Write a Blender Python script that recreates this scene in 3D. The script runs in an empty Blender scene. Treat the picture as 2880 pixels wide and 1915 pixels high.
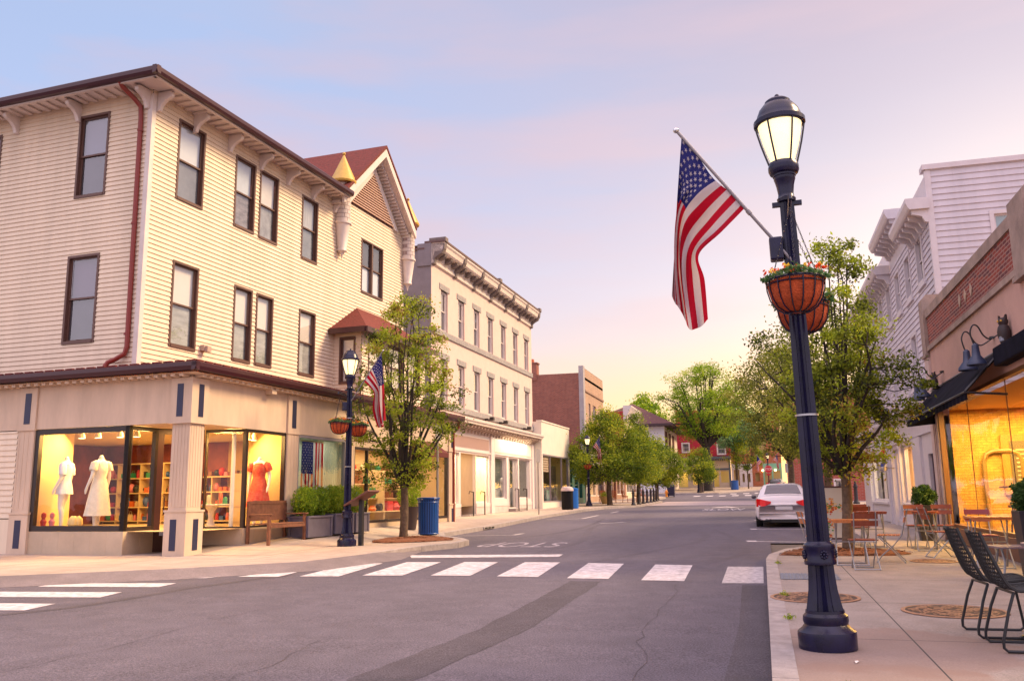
import bpy, math, random
import numpy as np
from mathutils import Vector, Matrix
R = math.radians
random.seed(7)
rng = np.random.default_rng(7)
scene = bpy.context.scene
col = scene.collection

# ------------------------------------------------------------------ camera
ZC = 1.33
CAM_R = ((0.96202, 0.06027, -0.26624), (0.27268, -0.16644, 0.94760), (-0.01279, 0.98421, 0.17655))
cam_d = bpy.data.cameras.new('camera')
cam = bpy.data.objects.new('camera', cam_d)
col.objects.link(cam)
cam_d.sensor_width = 36.0
cam_d.lens = 36.0 * 2450.0 / 2880.0
cam_d.clip_start = 0.1
cam_d.clip_end = 3000.0
cam.matrix_world = Matrix((
    (CAM_R[0][0], CAM_R[0][1], -CAM_R[0][2], 0.0),
    (CAM_R[1][0], CAM_R[1][1], -CAM_R[1][2], 0.0),
    (CAM_R[2][0], CAM_R[2][1], -CAM_R[2][2], ZC),
    (0, 0, 0, 1)))
scene.camera = cam

# ------------------------------------------------------------------ sky
SUN_AZ = 62.0      # degrees from the street axis towards the right
SUN_EL = 40.0
world = bpy.data.worlds.new('World')
scene.world = world
world.use_nodes = True
nt = world.node_tree
nt.nodes.clear()
N = nt.nodes.new
L = nt.links.new
wo = N('ShaderNodeOutputWorld')
sky = N('ShaderNodeTexSky')
sky.sky_type = 'NISHITA'
sky.sun_disc = False
sky.sun_elevation = R(6)
sky.sun_rotation = R(20)
bg1 = N('ShaderNodeBackground')
L(sky.outputs[0], bg1.inputs[0])
bg1.inputs[1].default_value = 0.05
geo = N('ShaderNodeTexCoord')
sep = N('ShaderNodeSeparateXYZ')
L(geo.outputs['Generated'], sep.inputs[0])


def ramp(stops, src, mode='LINEAR'):
    r = N('ShaderNodeValToRGB')
    r.color_ramp.interpolation = mode
    el = r.color_ramp.elements
    while len(el) > 1:
        el.remove(el[0])
    el[0].position = stops[0][0]
    el[0].color = (*stops[0][1], 1)
    for p, c in stops[1:]:
        e = el.new(p)
        e.color = (*c, 1)
    L(src, r.inputs[0])
    return r.outputs[0]


def srgb(r, g, b):
    f = lambda v: (v / 255.0) / 12.92 if v / 255.0 <= 0.04045 else ((v / 255.0 + 0.055) / 1.055) ** 2.4
    return (f(r), f(g), f(b))


# wispy streaks push the elevation lookup up and down a little
mp = N('ShaderNodeMapping')
L(geo.outputs['Generated'], mp.inputs[0])
mp.inputs['Scale'].default_value = (1.2, 1.2, 5.0)
mp.inputs['Rotation'].default_value = (0.25, 0.12, 0.4)
ns = N('ShaderNodeTexNoise')
ns.inputs['Scale'].default_value = 2.2
ns.inputs['Detail'].default_value = 4
ns.inputs['Roughness'].default_value = 0.5
L(mp.outputs[0], ns.inputs['Vector'])
mm = N('ShaderNodeMath')
mm.operation = 'MULTIPLY_ADD'
L(ns.outputs[0], mm.inputs[0])
mm.inputs[1].default_value = 0.10
mm.inputs[2].default_value = -0.05
ad = N('ShaderNodeMath')
L(sep.outputs['Z'], ad.inputs[0])
L(mm.outputs[0], ad.inputs[1])
left_sky = ramp([(0.0, srgb(255, 214, 178)), (0.12, srgb(240, 205, 205)), (0.22, srgb(222, 208, 232)), (0.34, srgb(190, 204, 246)),
                 (0.46, srgb(182, 199, 241)), (0.58, srgb(190, 198, 232)), (1.0, srgb(240, 214, 205))], ad.outputs[0])
right_sky = ramp([(0.0, srgb(255, 186, 96)), (0.06, srgb(255, 198, 116)), (0.11, srgb(254, 202, 152)), (0.165, srgb(241, 203, 196)), (0.22, srgb(218, 206, 226)),
                  (0.31, srgb(206, 196, 219)), (0.41, srgb(199, 186, 210)), (0.55, srgb(203, 178, 197)), (1.0, srgb(240, 214, 205))], ad.outputs[0])
# azimuth: 0 over the left-hand roofs, 1 over the right-hand side
az = N('ShaderNodeVectorMath')
az.operation = 'DOT_PRODUCT'
L(geo.outputs['Generated'], az.inputs[0])
az.inputs[1].default_value = (0.88, 0.32, 0.0)
azr = N('ShaderNodeMapRange')
L(az.outputs['Value'], azr.inputs[0])
azr.inputs[1].default_value = -0.22
azr.inputs[2].default_value = 0.36
mx = N('ShaderNodeMix')
mx.data_type = 'RGBA'
L(azr.outputs[0], mx.inputs[0])
L(left_sky, mx.inputs[6])
L(right_sky, mx.inputs[7])
# pale sheets of cirrus
ns2 = N('ShaderNodeTexNoise')
ns2.inputs['Scale'].default_value = 1.7
ns2.inputs['Detail'].default_value = 6
mp2 = N('ShaderNodeMapping')
L(geo.outputs['Generated'], mp2.inputs[0])
mp2.inputs['Scale'].default_value = (1.0, 2.0, 6.0)
mp2.inputs['Rotation'].default_value = (0.35, 0.3, 0.0)
L(mp2.outputs[0], ns2.inputs['Vector'])
cr = N('ShaderNodeMapRange')
L(ns2.outputs[0], cr.inputs[0])
cr.inputs[1].default_value = 0.44
cr.inputs[2].default_value = 0.66
cr.inputs[4].default_value = 0.75
mx2 = N('ShaderNodeMix')
mx2.data_type = 'RGBA'
L(cr.outputs[0], mx2.inputs[0])
L(mx.outputs[2], mx2.inputs[6])
mx2.inputs[7].default_value = (*srgb(228, 194, 206), 1)
# unseen sky behind the camera, brightened as added fill light
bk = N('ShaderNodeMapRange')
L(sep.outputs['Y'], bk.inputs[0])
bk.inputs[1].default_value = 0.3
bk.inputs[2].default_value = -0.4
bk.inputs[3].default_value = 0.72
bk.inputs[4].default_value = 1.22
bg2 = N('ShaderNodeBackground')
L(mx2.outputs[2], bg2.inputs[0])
zen = N('ShaderNodeMapRange')  # overhead sky above the view, boosted as extra fill
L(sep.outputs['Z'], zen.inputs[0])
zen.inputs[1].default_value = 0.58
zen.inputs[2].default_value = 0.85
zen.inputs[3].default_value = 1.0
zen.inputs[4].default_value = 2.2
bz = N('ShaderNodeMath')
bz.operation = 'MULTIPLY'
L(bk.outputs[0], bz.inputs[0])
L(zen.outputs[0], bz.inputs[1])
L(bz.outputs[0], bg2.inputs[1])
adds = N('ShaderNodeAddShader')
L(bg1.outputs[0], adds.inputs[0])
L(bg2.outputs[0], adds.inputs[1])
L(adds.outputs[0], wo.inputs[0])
# pale lilac tint added to the unseen sky behind the camera, colours the fill
bkc = N('ShaderNodeMix')
bkc.data_type = 'RGBA'
bkf = N('ShaderNodeMapRange')
L(sep.outputs['Y'], bkf.inputs[0])
bkf.inputs[1].default_value = 0.2
bkf.inputs[2].default_value = -0.3
L(bkf.outputs[0], bkc.inputs[0])
L(mx2.outputs[2], bkc.inputs[6])
bkc.inputs[7].default_value = (*srgb(230, 212, 228), 1)
L(bkc.outputs[2], bg2.inputs[0])

# ------------------------------------------------------------------ sun: one very soft warm glow
sd = bpy.data.lights.new('sun', 'SUN')
sd.energy = 5.0
sd.angle = R(18)
sd.color = (1.0, 0.71, 0.40)
so = bpy.data.objects.new('sun', sd)
col.objects.link(so)
dirv = Vector((math.sin(R(SUN_AZ)) * math.cos(R(SUN_EL)), math.cos(R(SUN_AZ)) * math.cos(R(SUN_EL)), math.sin(R(SUN_EL))))
so.rotation_euler = dirv.to_track_quat('Z', 'Y').to_euler()
so.location = (0, 0, 30)

vs = scene.view_settings
vs.view_transform = 'Standard'
vs.look = 'None'
vs.exposure = 0.28
vs.gamma = 1.0
scene.render.engine = 'CYCLES'
scene.cycles.use_denoising = True
scene.cycles.max_bounces = 8
scene.cycles.transparent_max_bounces = 24
scene.cycles.sample_clamp_indirect = 4.0
scene.cycles.caustics_reflective = False
scene.cycles.caustics_refractive = False

# ------------------------------------------------------------------ helpers: materials
_mats = {}


def mat(name, c, rough=0.6, metal=0.0, var=0.0, scale=6.0, bump=0.0, bscale=40.0, spec=0.5, emit=None, estr=0.0, var2=None, stretch=None):
    if name in _mats:
        return _mats[name]
    m = bpy.data.materials.new(name)
    m.use_nodes = True
    t = m.node_tree
    p = t.nodes['Principled BSDF']
    p.inputs['Base Color'].default_value = (*c, 1)
    p.inputs['Roughness'].default_value = rough
    p.inputs['Metallic'].default_value = metal
    p.inputs['Specular IOR Level'].default_value = spec
    if emit:
        p.inputs['Emission Color'].default_value = (*emit, 1)
        p.inputs['Emission Strength'].default_value = estr
    if var or bump:
        tc = t.nodes.new('ShaderNodeTexCoord')
    if var:
        n = t.nodes.new('ShaderNodeTexNoise')
        n.inputs['Scale'].default_value = scale
        n.inputs['Detail'].default_value = 6
        n.inputs['Roughness'].default_value = 0.65
        if stretch:
            ms = t.nodes.new('ShaderNodeMapping')
            ms.inputs['Scale'].default_value = stretch
            t.links.new(tc.outputs['Object'], ms.inputs[0])
            t.links.new(ms.outputs[0], n.inputs['Vector'])
        else:
            t.links.new(tc.outputs['Object'], n.inputs['Vector'])
        r = t.nodes.new('ShaderNodeValToRGB')
        lo = var2 if var2 else tuple(max(0, v * (1 - var)) for v in c)
        hi = tuple(min(1, v * (1 + var * 0.6)) for v in c)
        r.color_ramp.elements[0].position = 0.3
        r.color_ramp.elements[1].position = 0.7
        r.color_ramp.elements[0].color = (*lo, 1)
        r.color_ramp.elements[1].color = (*hi, 1)
        t.links.new(n.outputs[0], r.inputs[0])
        t.links.new(r.outputs[0], p.inputs['Base Color'])
    if bump:
        n2 = t.nodes.new('ShaderNodeTexNoise')
        n2.inputs['Scale'].default_value = bscale
        n2.inputs['Detail'].default_value = 4
        t.links.new(tc.outputs['Object'], n2.inputs['Vector'])
        b = t.nodes.new('ShaderNodeBump')
        b.inputs['Strength'].default_value = bump
        b.inputs['Distance'].default_value = 0.02
        t.links.new(n2.outputs[0], b.inputs['Height'])
        t.links.new(b.outputs[0], p.inputs['Normal'])
    _mats[name] = m
    return m


def emat(name, c, s):
    return mat(name, (0.8, 0.8, 0.8), emit=c, estr=s)


def glass(name, tint=(1, 1, 1), refl=0.06):
    """Thin window pane: see-through with a sky reflection that grows towards grazing angles."""
    if name in _mats:
        return _mats[name]
    m = bpy.data.materials.new(name)
    m.use_nodes = True
    t = m.node_tree
    t.nodes.clear()
    o = t.nodes.new('ShaderNodeOutputMaterial')
    tr = t.nodes.new('ShaderNodeBsdfTransparent')
    tr.inputs[0].default_value = (*tint, 1)
    gl = t.nodes.new('ShaderNodeBsdfGlossy')
    gl.inputs['Roughness'].default_value = 0.02
    tcg = t.nodes.new('ShaderNodeTexCoord')
    ng = t.nodes.new('ShaderNodeTexNoise')
    ng.inputs['Scale'].default_value = 1.6
    t.links.new(tcg.outputs['Object'], ng.inputs['Vector'])
    bg_ = t.nodes.new('ShaderNodeBump')
    bg_.inputs['Strength'].default_value = 0.12
    bg_.inputs['Distance'].default_value = 0.05
    t.links.new(ng.outputs[0], bg_.inputs['Height'])
    t.links.new(bg_.outputs[0], gl.inputs['Normal'])
    lw = t.nodes.new('ShaderNodeLayerWeight')
    lw.inputs[0].default_value = 0.5
    pw_ = t.nodes.new('ShaderNodeMath')
    pw_.operation = 'POWER'
    pw_.inputs[1].default_value = 4.0
    t.links.new(lw.outputs['Facing'], pw_.inputs[0])
    mu = t.nodes.new('ShaderNodeMath')
    mu.operation = 'MULTIPLY_ADD'
    mu.inputs[1].default_value = 0.9 - refl
    mu.inputs[2].default_value = refl
    t.links.new(pw_.outputs[0], mu.inputs[0])
    mi = t.nodes.new('ShaderNodeMixShader')
    t.links.new(mu.outputs[0], mi.inputs[0])
    t.links.new(tr.outputs[0], mi.inputs[1])
    t.links.new(gl.outputs[0], mi.inputs[2])
    t.links.new(mi.outputs[0], o.inputs[0])
    _mats[name] = m
    return m


def brick_mat(name, c1, c2, mortar, bw=0.21, bh=0.068, axis='X', mort=0.012, dark=0.0, nz=1.3, nstr=0.5):
    """Running-bond brickwork; axis is the wall's own horizontal axis in object space."""
    if name in _mats:
        return _mats[name]
    m = bpy.data.materials.new(name)
    m.use_nodes = True
    t = m.node_tree
    p = t.nodes['Principled BSDF']
    p.inputs['Roughness'].default_value = 0.85
    tc = t.nodes.new('ShaderNodeTexCoord')
    s = t.nodes.new('ShaderNodeSeparateXYZ')
    t.links.new(tc.outputs['Object'], s.inputs[0])
    cb = t.nodes.new('ShaderNodeCombineXYZ')
    t.links.new(s.outputs[axis], cb.inputs[0])
    t.links.new(s.outputs['Z'], cb.inputs[1])
    b = t.nodes.new('ShaderNodeTexBrick')
    t.links.new(cb.outputs[0], b.inputs['Vector'])
    b.inputs['Color1'].default_value = (*c1, 1)
    b.inputs['Color2'].default_value = (*c2, 1)
    b.inputs['Mortar'].default_value = (*mortar, 1)
    b.inputs['Scale'].default_value = 1.0
    b.inputs['Brick Width'].default_value = bw
    b.inputs['Row Height'].default_value = bh
    b.inputs['Mortar Size'].default_value = mort
    b.inputs['Bias'].default_value = dark
    n = t.nodes.new('ShaderNodeTexNoise')
    n.inputs['Scale'].default_value = nz
    n.inputs['Detail'].default_value = 5
    t.links.new(tc.outputs['Object'], n.inputs['Vector'])
    mxn = t.nodes.new('ShaderNodeMix')
    mxn.data_type = 'RGBA'
    mxn.blend_type = 'MULTIPLY'
    mxn.inputs[0].default_value = nstr
    t.links.new(b.outputs[0], mxn.inputs[6])
    cr_ = t.nodes.new('ShaderNodeValToRGB')
    cr_.color_ramp.elements[0].color = (0.45, 0.42, 0.42, 1)
    cr_.color_ramp.elements[1].color = (1.25, 1.2, 1.15, 1)
    t.links.new(n.outputs[0], cr_.inputs[0])
    t.links.new(cr_.outputs[0], mxn.inputs[7])
    t.links.new(mxn.outputs[2], p.inputs['Base Color'])
    bp = t.nodes.new('ShaderNodeBump')
    bp.invert = True
    bp.inputs['Distance'].default_value = 0.01
    bp.inputs['Strength'].default_value = 0.6
    t.links.new(b.outputs['Fac'], bp.inputs['Height'])
    t.links.new(bp.outputs[0], p.inputs['Normal'])
    _mats[name] = m
    return m


# ------------------------------------------------------------------ helpers: meshes
class MB:
    """Collects faces and links them as one mesh object."""

    def __init__(self, pt=None):
        self.v, self.f, self.mi, self.cur, self.pt = [], [], [], 0, pt
        self.M = None

    def add(self, pts, faces):
        k = len(self.v)
        for p in pts:
            if self.pt:
                p = self.pt(*p)
            if self.M is not None:
                p = self.M @ Vector(p)
            self.v.append(tuple(p))
        for f in faces:
            self.f.append([k + i for i in f])
            self.mi.append(self.cur)

    def m(self, i):
        self.cur = i
        return self

    def box(self, x0, x1, y0, y1, z0, z1):
        self.add([(x0, y0, z0), (x1, y0, z0), (x1, y1, z0), (x0, y1, z0), (x0, y0, z1), (x1, y0, z1), (x1, y1, z1), (x0, y1, z1)],
                 [(0, 3, 2, 1), (4, 5, 6, 7), (0, 1, 5, 4), (1, 2, 6, 5), (2, 3, 7, 6), (3, 0, 4, 7)])
        return self

    def quad(self, a, b, c, d):
        self.add([a, b, c, d], [(0, 1, 2, 3)])
        return self

    def poly(self, pts):
        self.add(pts, [tuple(range(len(pts)))])
        return self

    def prism(self, pts, d):
        """Extrude the polygon pts (3-D) by the vector d."""
        n = len(pts)
        q = [tuple(a + b for a, b in zip(p, d)) for p in pts]
        self.add(list(pts) + q, [tuple(range(n - 1, -1, -1)), tuple(range(n, 2 * n))] +
                 [(i, (i + 1) % n, n + (i + 1) % n, n + i) for i in range(n)])
        return self

    def tube(self, pts, r, n=6, caps=True):
        pts = [Vector(p) for p in pts]
        rs = r if isinstance(r, (list, tuple)) else [r] * len(pts)
        ring, prev = [], None
        for i, p in enumerate(pts):
            d = (pts[min(i + 1, len(pts) - 1)] - pts[max(i - 1, 0)]).normalized()
            if prev is None:
                u = d.cross(Vector((0, 0, 1)))
                if u.length < 1e-3:
                    u = d.cross(Vector((1, 0, 0)))
            else:
                u = prev - d * prev.dot(d)
            u.normalize()
            prev = u
            w = d.cross(u)
            ring.append([tuple(p + (u * math.cos(2 * math.pi * k / n) + w * math.sin(2 * math.pi * k / n)) * rs[i]) for k in range(n)])
        vs_ = [q for rg in ring for q in rg]
        fs = []
        for i in range(len(pts) - 1):
            for k in range(n):
                fs.append((i * n + k, i * n + (k + 1) % n, (i + 1) * n + (k + 1) % n, (i + 1) * n + k))
        if caps:
            fs.append(tuple(range(n - 1, -1, -1)))
            fs.append(tuple(range((len(pts) - 1) * n, len(pts) * n)))
        self.add(vs_, fs)
        return self

    def lathe(self, prof, n=16, c=(0, 0, 0), flute=None, cap=True, sx=1.0, sy=1.0):
        vs_, fs = [], []
        for (r, z) in prof:
            for k in range(n):
                a = 2 * math.pi * k / n
                rr = r * (flute(k, z) if flute else 1.0)
                vs_.append((c[0] + rr * math.cos(a) * sx, c[1] + rr * math.sin(a) * sy, c[2] + z))
        for i in range(len(prof) - 1):
            for k in range(n):
                fs.append((i * n + k, i * n + (k + 1) % n, (i + 1) * n + (k + 1) % n, (i + 1) * n + k))
        if cap:
            fs.append(tuple(range(n - 1, -1, -1)))
            fs.append(tuple(range((len(prof) - 1) * n, len(prof) * n)))
        self.add(vs_, fs)
        return self

    def ball(self, c, r, n=10, sz=1.0):
        pr = [(max(1e-4, r * math.sin(math.pi * i / 6)), -r * sz * math.cos(math.pi * i / 6)) for i in range(7)]
        return self.lathe(pr, n, c)

    def build(self, name, mats, parent=None, smooth=False, bevel=0.0):
        me = bpy.data.meshes.new(name)
        me.from_pydata(self.v, [], self.f)
        mats = mats if isinstance(mats, (list, tuple)) else [mats]
        for m_ in mats:
            me.materials.append(m_)
        if len(mats) > 1:
            me.polygons.foreach_set('material_index', self.mi)
        if smooth:
            me.polygons.foreach_set('use_smooth', [True] * len(me.polygons))
            if smooth != 'all':
                me.set_sharp_from_angle(angle=R(38))
        me.update()
        o = bpy.data.objects.new(name, me)
        col.objects.link(o)
        if parent is not None:
            o.parent = parent
        if bevel:
            bv = o.modifiers.new('bevel', 'BEVEL')
            bv.width = bevel
            bv.segments = 2
            bv.limit_method = 'ANGLE'
        return o


def cat1(p, u):
    n = len(p) - 1
    x = min(max(u * n, 0), n - 1e-6)
    i = int(x)
    f = x - i
    q = [p[max(0, i - 1)], p[i], p[i + 1], p[min(n, i + 2)]]
    return tuple(0.5 * (2 * q[1][k] + (q[2][k] - q[0][k]) * f + (2 * q[0][k] - 5 * q[1][k] + 4 * q[2][k] - q[3][k]) * f * f + (3 * q[1][k] - q[0][k] - 3 * q[2][k] + q[3][k]) * f ** 3) for k in range(len(q[1])))


def tag(o, label=None, cat=None, group=None, kind=None):
    if label:
        o['label'] = label
    if cat:
        o['category'] = cat
    if group:
        o['group'] = group
    if kind:
        o['kind'] = kind
    return o


def thing(name, label, cat, loc=(0, 0, 0), rz=0.0, group=None):
    o = bpy.data.objects.new(name, None)
    o.empty_display_size = 0.2
    col.objects.link(o)
    o.location = loc
    o.rotation_euler = (0, 0, rz)
    return tag(o, label, cat, group)


def copy_tree(o, parent=None, loc=None, rz=None, label=None, scale=None):
    c = o.copy()
    col.objects.link(c)
    if parent is not None:
        c.parent = parent
    for ch in [x for x in bpy.data.objects if x.parent == o]:
        copy_tree(ch, c)
    if loc is not None:
        c.location = loc
    if rz is not None:
        c.rotation_euler = (c.rotation_euler[0], c.rotation_euler[1], rz)
    if label:
        c['label'] = label
    if scale:
        c.scale = (scale,) * 3
    return c


def point_light(name, loc, watts, c, parent=None, r=0.08):
    d = bpy.data.lights.new(name, 'POINT')
    d.energy = watts
    d.color = c
    d.shadow_soft_size = r
    o = bpy.data.objects.new(name, d)
    col.objects.link(o)
    o.location = loc
    if parent is not None:
        o.parent = parent
    return o


def area_light(name, loc, watts, c, sx, sy, parent=None, rot=(0, 0, 0)):
    d = bpy.data.lights.new(name, 'AREA')
    d.energy = watts
    d.color = c
    d.shape = 'RECTANGLE'
    d.size = sx
    d.size_y = sy
    o = bpy.data.objects.new(name, d)
    col.objects.link(o)
    o.location = loc
    o.rotation_euler = rot
    if parent is not None:
        o.parent = parent
    return o


# ------------------------------------------------------------------ terrain profile: the street climbs away from the camera
SL = 0.0108


def gz(y):
    if y < 95:
        return SL * y
    return 1.026 + 0.033 * (min(y, 150) - 95)


KERB = 0.12


def sz(y):
    return gz(y) + KERB


BREAKS = (95.0, 150.0)


def split_y(pts):
    """Cut a polygon (x,y) along the lines where the slope changes."""
    polys = [pts]
    for yb in BREAKS:
        out = []
        for p in polys:
            for side in (1, -1):
                q = []
                for i in range(len(p)):
                    a, b = p[i], p[(i + 1) % len(p)]
                    da, db = (a[1] - yb) * side, (b[1] - yb) * side
                    if da >= 0:
                        q.append(a)
                    if (da > 0 and db < 0) or (da < 0 and db > 0):
                        t_ = da / (da - db)
                        q.append((a[0] + (b[0] - a[0]) * t_, a[1] + (b[1] - a[1]) * t_))
                if len(q) > 2:
                    out.append(q)
        polys = out
    return polys


def tri_poly(b, pts, h):
    """Lay a (possibly concave) polygon on the sloping ground at height h."""
    from mathutils.geometry import tessellate_polygon
    for q in split_y(pts):
        vs_ = [(p[0], p[1], gz(p[1]) + h) for p in q]
        tris = tessellate_polygon([[Vector((p[0], p[1], 0)) for p in q]])
        b.add(vs_, [tuple(t_) for t_ in tris])


def flat(b, pts, h):
    b.add([(p[0], p[1], gz(p[1]) + h) for p in pts], [tuple(range(len(pts)))])

# ================================================================== SETTING: ground, road, pavements
def ground_mat(name, base, lo, speck, bump, joint=None, stain=None, sc=0.35):
    m = bpy.data.materials.new(name)
    m.use_nodes = True
    t = m.node_tree
    p = t.nodes['Principled BSDF']
    p.inputs['Roughness'].default_value = 0.78
    p.inputs['Specular IOR Level'].default_value = 0.35
    tc = t.nodes.new('ShaderNodeTexCoord')

    def noise(s, d=6, src=None, rgh=0.6):
        n = t.nodes.new('ShaderNodeTexNoise')
        n.inputs['Scale'].default_value = s
        n.inputs['Detail'].default_value = d
        n.inputs['Roughness'].default_value = rgh
        t.links.new(src or tc.outputs['Object'], n.inputs['Vector'])
        return n.outputs[0]

    def cramp(src, a, b, ca, cb_):
        r = t.nodes.new('ShaderNodeValToRGB')
        r.color_ramp.elements[0].position = a
        r.color_ramp.elements[1].position = b
        r.color_ramp.elements[0].color = (*ca, 1)
        r.color_ramp.elements[1].color = (*cb_, 1)
        t.links.new(src, r.inputs[0])
        return r.outputs[0]

    def mix(f, a, b, mode='MIX'):
        q = t.nodes.new('ShaderNodeMix')
        q.data_type = 'RGBA'
        q.blend_type = mode
        if isinstance(f, float):
            q.inputs[0].default_value = f
        else:
            t.links.new(f, q.inputs[0])
        for i, s_ in ((6, a), (7, b)):
            if isinstance(s_, tuple):
                q.inputs[i].default_value = (*s_, 1)
            else:
                t.links.new(s_, q.inputs[i])
        return q.outputs[2]

    # long streaks along the driving direction
    mp_ = t.nodes.new('ShaderNodeMapping')
    mp_.inputs['Scale'].default_value = (1.0, 0.16, 1.0)
    t.links.new(tc.outputs['Object'], mp_.inputs[0])
    big = cramp(noise(sc, 7, mp_.outputs[0]), 0.32, 0.68, lo, base)
    fine = cramp(noise(70, 3), 0.35, 0.7, (1 - speck,) * 3, (1 + speck * 0.6,) * 3)
    c = mix(1.0, big, fine, 'MULTIPLY')
    mid = cramp(noise(3.0, 5), 0.35, 0.7, (0.86, 0.86, 0.86), (1.08, 1.08, 1.08))
    c = mix(1.0, c, mid, 'MULTIPLY')
    if stain:
        for (sx, sy, rad, colr) in stain:
            vm = t.nodes.new('ShaderNodeVectorMath')
            vm.operation = 'DISTANCE'
            mz = t.nodes.new('ShaderNodeVectorMath')
            mz.operation = 'MULTIPLY'
            mz.inputs[1].default_value = (1, 1, 0)
            t.links.new(tc.outputs['Object'], mz.inputs[0])
            t.links.new(mz.outputs[0], vm.inputs[0])
            vm.inputs[1].default_value = (sx, sy, 0)
            a_ = t.nodes.new('ShaderNodeMath')
            a_.operation = 'MULTIPLY_ADD'
            t.links.new(noise(2.6, 5), a_.inputs[0])
            a_.inputs[1].default_value = -1.1 * rad
            t.links.new(vm.outputs['Value'], a_.inputs[2])
            f_ = t.nodes.new('ShaderNodeMapRange')
            t.links.new(a_.outputs[0], f_.inputs[0])
            f_.inputs[1].default_value = rad * 0.5
            f_.inputs[2].default_value = rad * 0.35
            f_.inputs[4].default_value = 0.6
            c = mix(f_.outputs[0], c, colr)
    if joint:
        s = t.nodes.new('ShaderNodeSeparateXYZ')
        t.links.new(tc.outputs['Object'], s.inputs[0])
        fac = None
        for ax, per, off in joint:
            a_ = t.nodes.new('ShaderNodeMath')
            a_.operation = 'ADD'
            t.links.new(s.outputs[ax], a_.inputs[0])
            a_.inputs[1].default_value = -off + 100 * per
            b_ = t.nodes.new('ShaderNodeMath')
            b_.operation = 'PINGPONG'
            t.links.new(a_.outputs[0], b_.inputs[0])
            b_.inputs[1].default_value = per / 2
            d_ = t.nodes.new('ShaderNodeMath')
            d_.operation = 'LESS_THAN'
            t.links.new(b_.outputs[0], d_.inputs[0])
            d_.inputs[1].default_value = 0.006
            if fac is None:
                fac = d_.outputs[0]
            else:
                e_ = t.nodes.new('ShaderNodeMath')
                e_.operation = 'MAXIMUM'
                t.links.new(fac, e_.inputs[0])
                t.links.new(d_.outputs[0], e_.inputs[1])
                fac = e_.outputs[0]
        c = mix(fac, c, (0.05, 0.045, 0.045))
    t.links.new(c, p.inputs['Base Color'])
    b = t.nodes.new('ShaderNodeBump')
    b.inputs['Strength'].default_value = bump
    b.inputs['Distance'].default_value = 0.01
    t.links.new(noise(110, 2), b.inputs['Height'])
    t.links.new(b.outputs[0], p.inputs['Normal'])
    _mats[name] = m
    return m


M_asph = ground_mat('asphalt', (0.158, 0.138, 0.176), (0.108, 0.094, 0.122), 0.55, 0.8)
M_patch = ground_mat('dark_asphalt', (0.112, 0.096, 0.118), (0.078, 0.066, 0.082), 0.55, 0.8, sc=1.2)
M_conc = ground_mat('concrete', (0.37, 0.31, 0.285), (0.275, 0.23, 0.215), 0.25, 0.25, joint=[('Y', 2.25, 7.6), ('X', 3.4, 1.05)],
                    stain=[(0.85, 7.2, 1.0, (0.24, 0.155, 0.13)), (0.75, 5.9, 0.75, (0.25, 0.165, 0.135))], sc=0.9)
M_concL = ground_mat('concrete_left', (0.47, 0.375, 0.315), (0.37, 0.295, 0.255), 0.16, 0.25, joint=[('Y', 1.8, 16.2), ('X', 1.9, -9.0)], sc=0.8)
M_soil = ground_mat('ground_soil', (0.16, 0.13, 0.11), (0.11, 0.09, 0.08), 0.2, 0.3)
M_paint = mat('road_paint', (0.58, 0.53, 0.56), 0.7, var=0.42, scale=9, var2=(0.30, 0.265, 0.285))
M_paint_old = mat('worn_road_paint', (0.46, 0.42, 0.43), 0.75, var=0.5, scale=14, var2=(0.22, 0.19, 0.21))
M_granite = mat('granite_kerb', (0.36, 0.31, 0.30), 0.8, var=0.3, scale=5, bump=0.4, bscale=60)

LK = [(-90, 3.0), (-40, 7.6), (-14, 10.5), (-11.3, 11.1), (-9.3, 12.5), (-7.75, 14.0), (-7.35, 16), (-7.15, 18), (-6.72, 19.2), (-6.78, 20.1),
      (-7.2, 20.9), (-8.0, 21.8), (-8.6, 23.3), (-8.65, 28.7), (-9.2, 38), (-9.3, 46), (-9.0, 51.5), (-8.0, 54), (-7.45, 56), (-7.5, 69),
      (-8.6, 72.5), (-9.3, 80), (-9.5, 91), (-10.4, 95.5), (-13, 97.3), (-60, 98.5)]
RK = [(0, -12), (0, 6.0), (0, 15.2), (0.06, 16.2), (0.35, 17.5), (1.0, 18.7), (1.75, 19.5), (2.1, 20.8), (2.1, 36), (1.8, 39.5), (2.3, 41.6), (4, 42.6), (60, 43.5)]
FK = [(-60, 103.5), (-9, 103.9), (-4.9, 105), (-0.5, 115.7), (1.5, 125), (3.2, 150), (3.2, 175)]
BK = [(60, 52.6), (2.6, 52.6), (0.9, 53.6), (0.4, 55.5), (0.3, 99), (4.6, 115), (9, 140), (10, 175)]

b = MB()
xs_ = [-1500, 1500]
ys_ = [-400, 95, 150, 2500]
for i in range(3):
    b.quad((-1500, ys_[i], gz(ys_[i]) - 0.03), (1500, ys_[i], gz(ys_[i]) - 0.03), (1500, ys_[i + 1], gz(ys_[i + 1]) - 0.03), (-1500, ys_[i + 1], gz(ys_[i + 1]) - 0.03))
ground = b.build('ground', M_soil)
tag(ground, 'bare flat ground reaching out behind the buildings', kind='structure')

b = MB()
tri_poly(b, [(-90, -14), (0.1, -14), (0.1, 21), (2.3, 21), (2.3, 40), (60, 43), (60, 53), (0.5, 53.8), (0.5, 96), (12, 150), (12, 175), (3, 175), (-1, 119), (-5, 105.6), (-60, 104), (-60, 98), (-9.2, 98), (-9.2, 22), (-9.2, 13), (-90, 3)], 0.0)
road = b.build('road', M_asph)
tag(road, 'grey asphalt street curving away between the shops', kind='structure')


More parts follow.
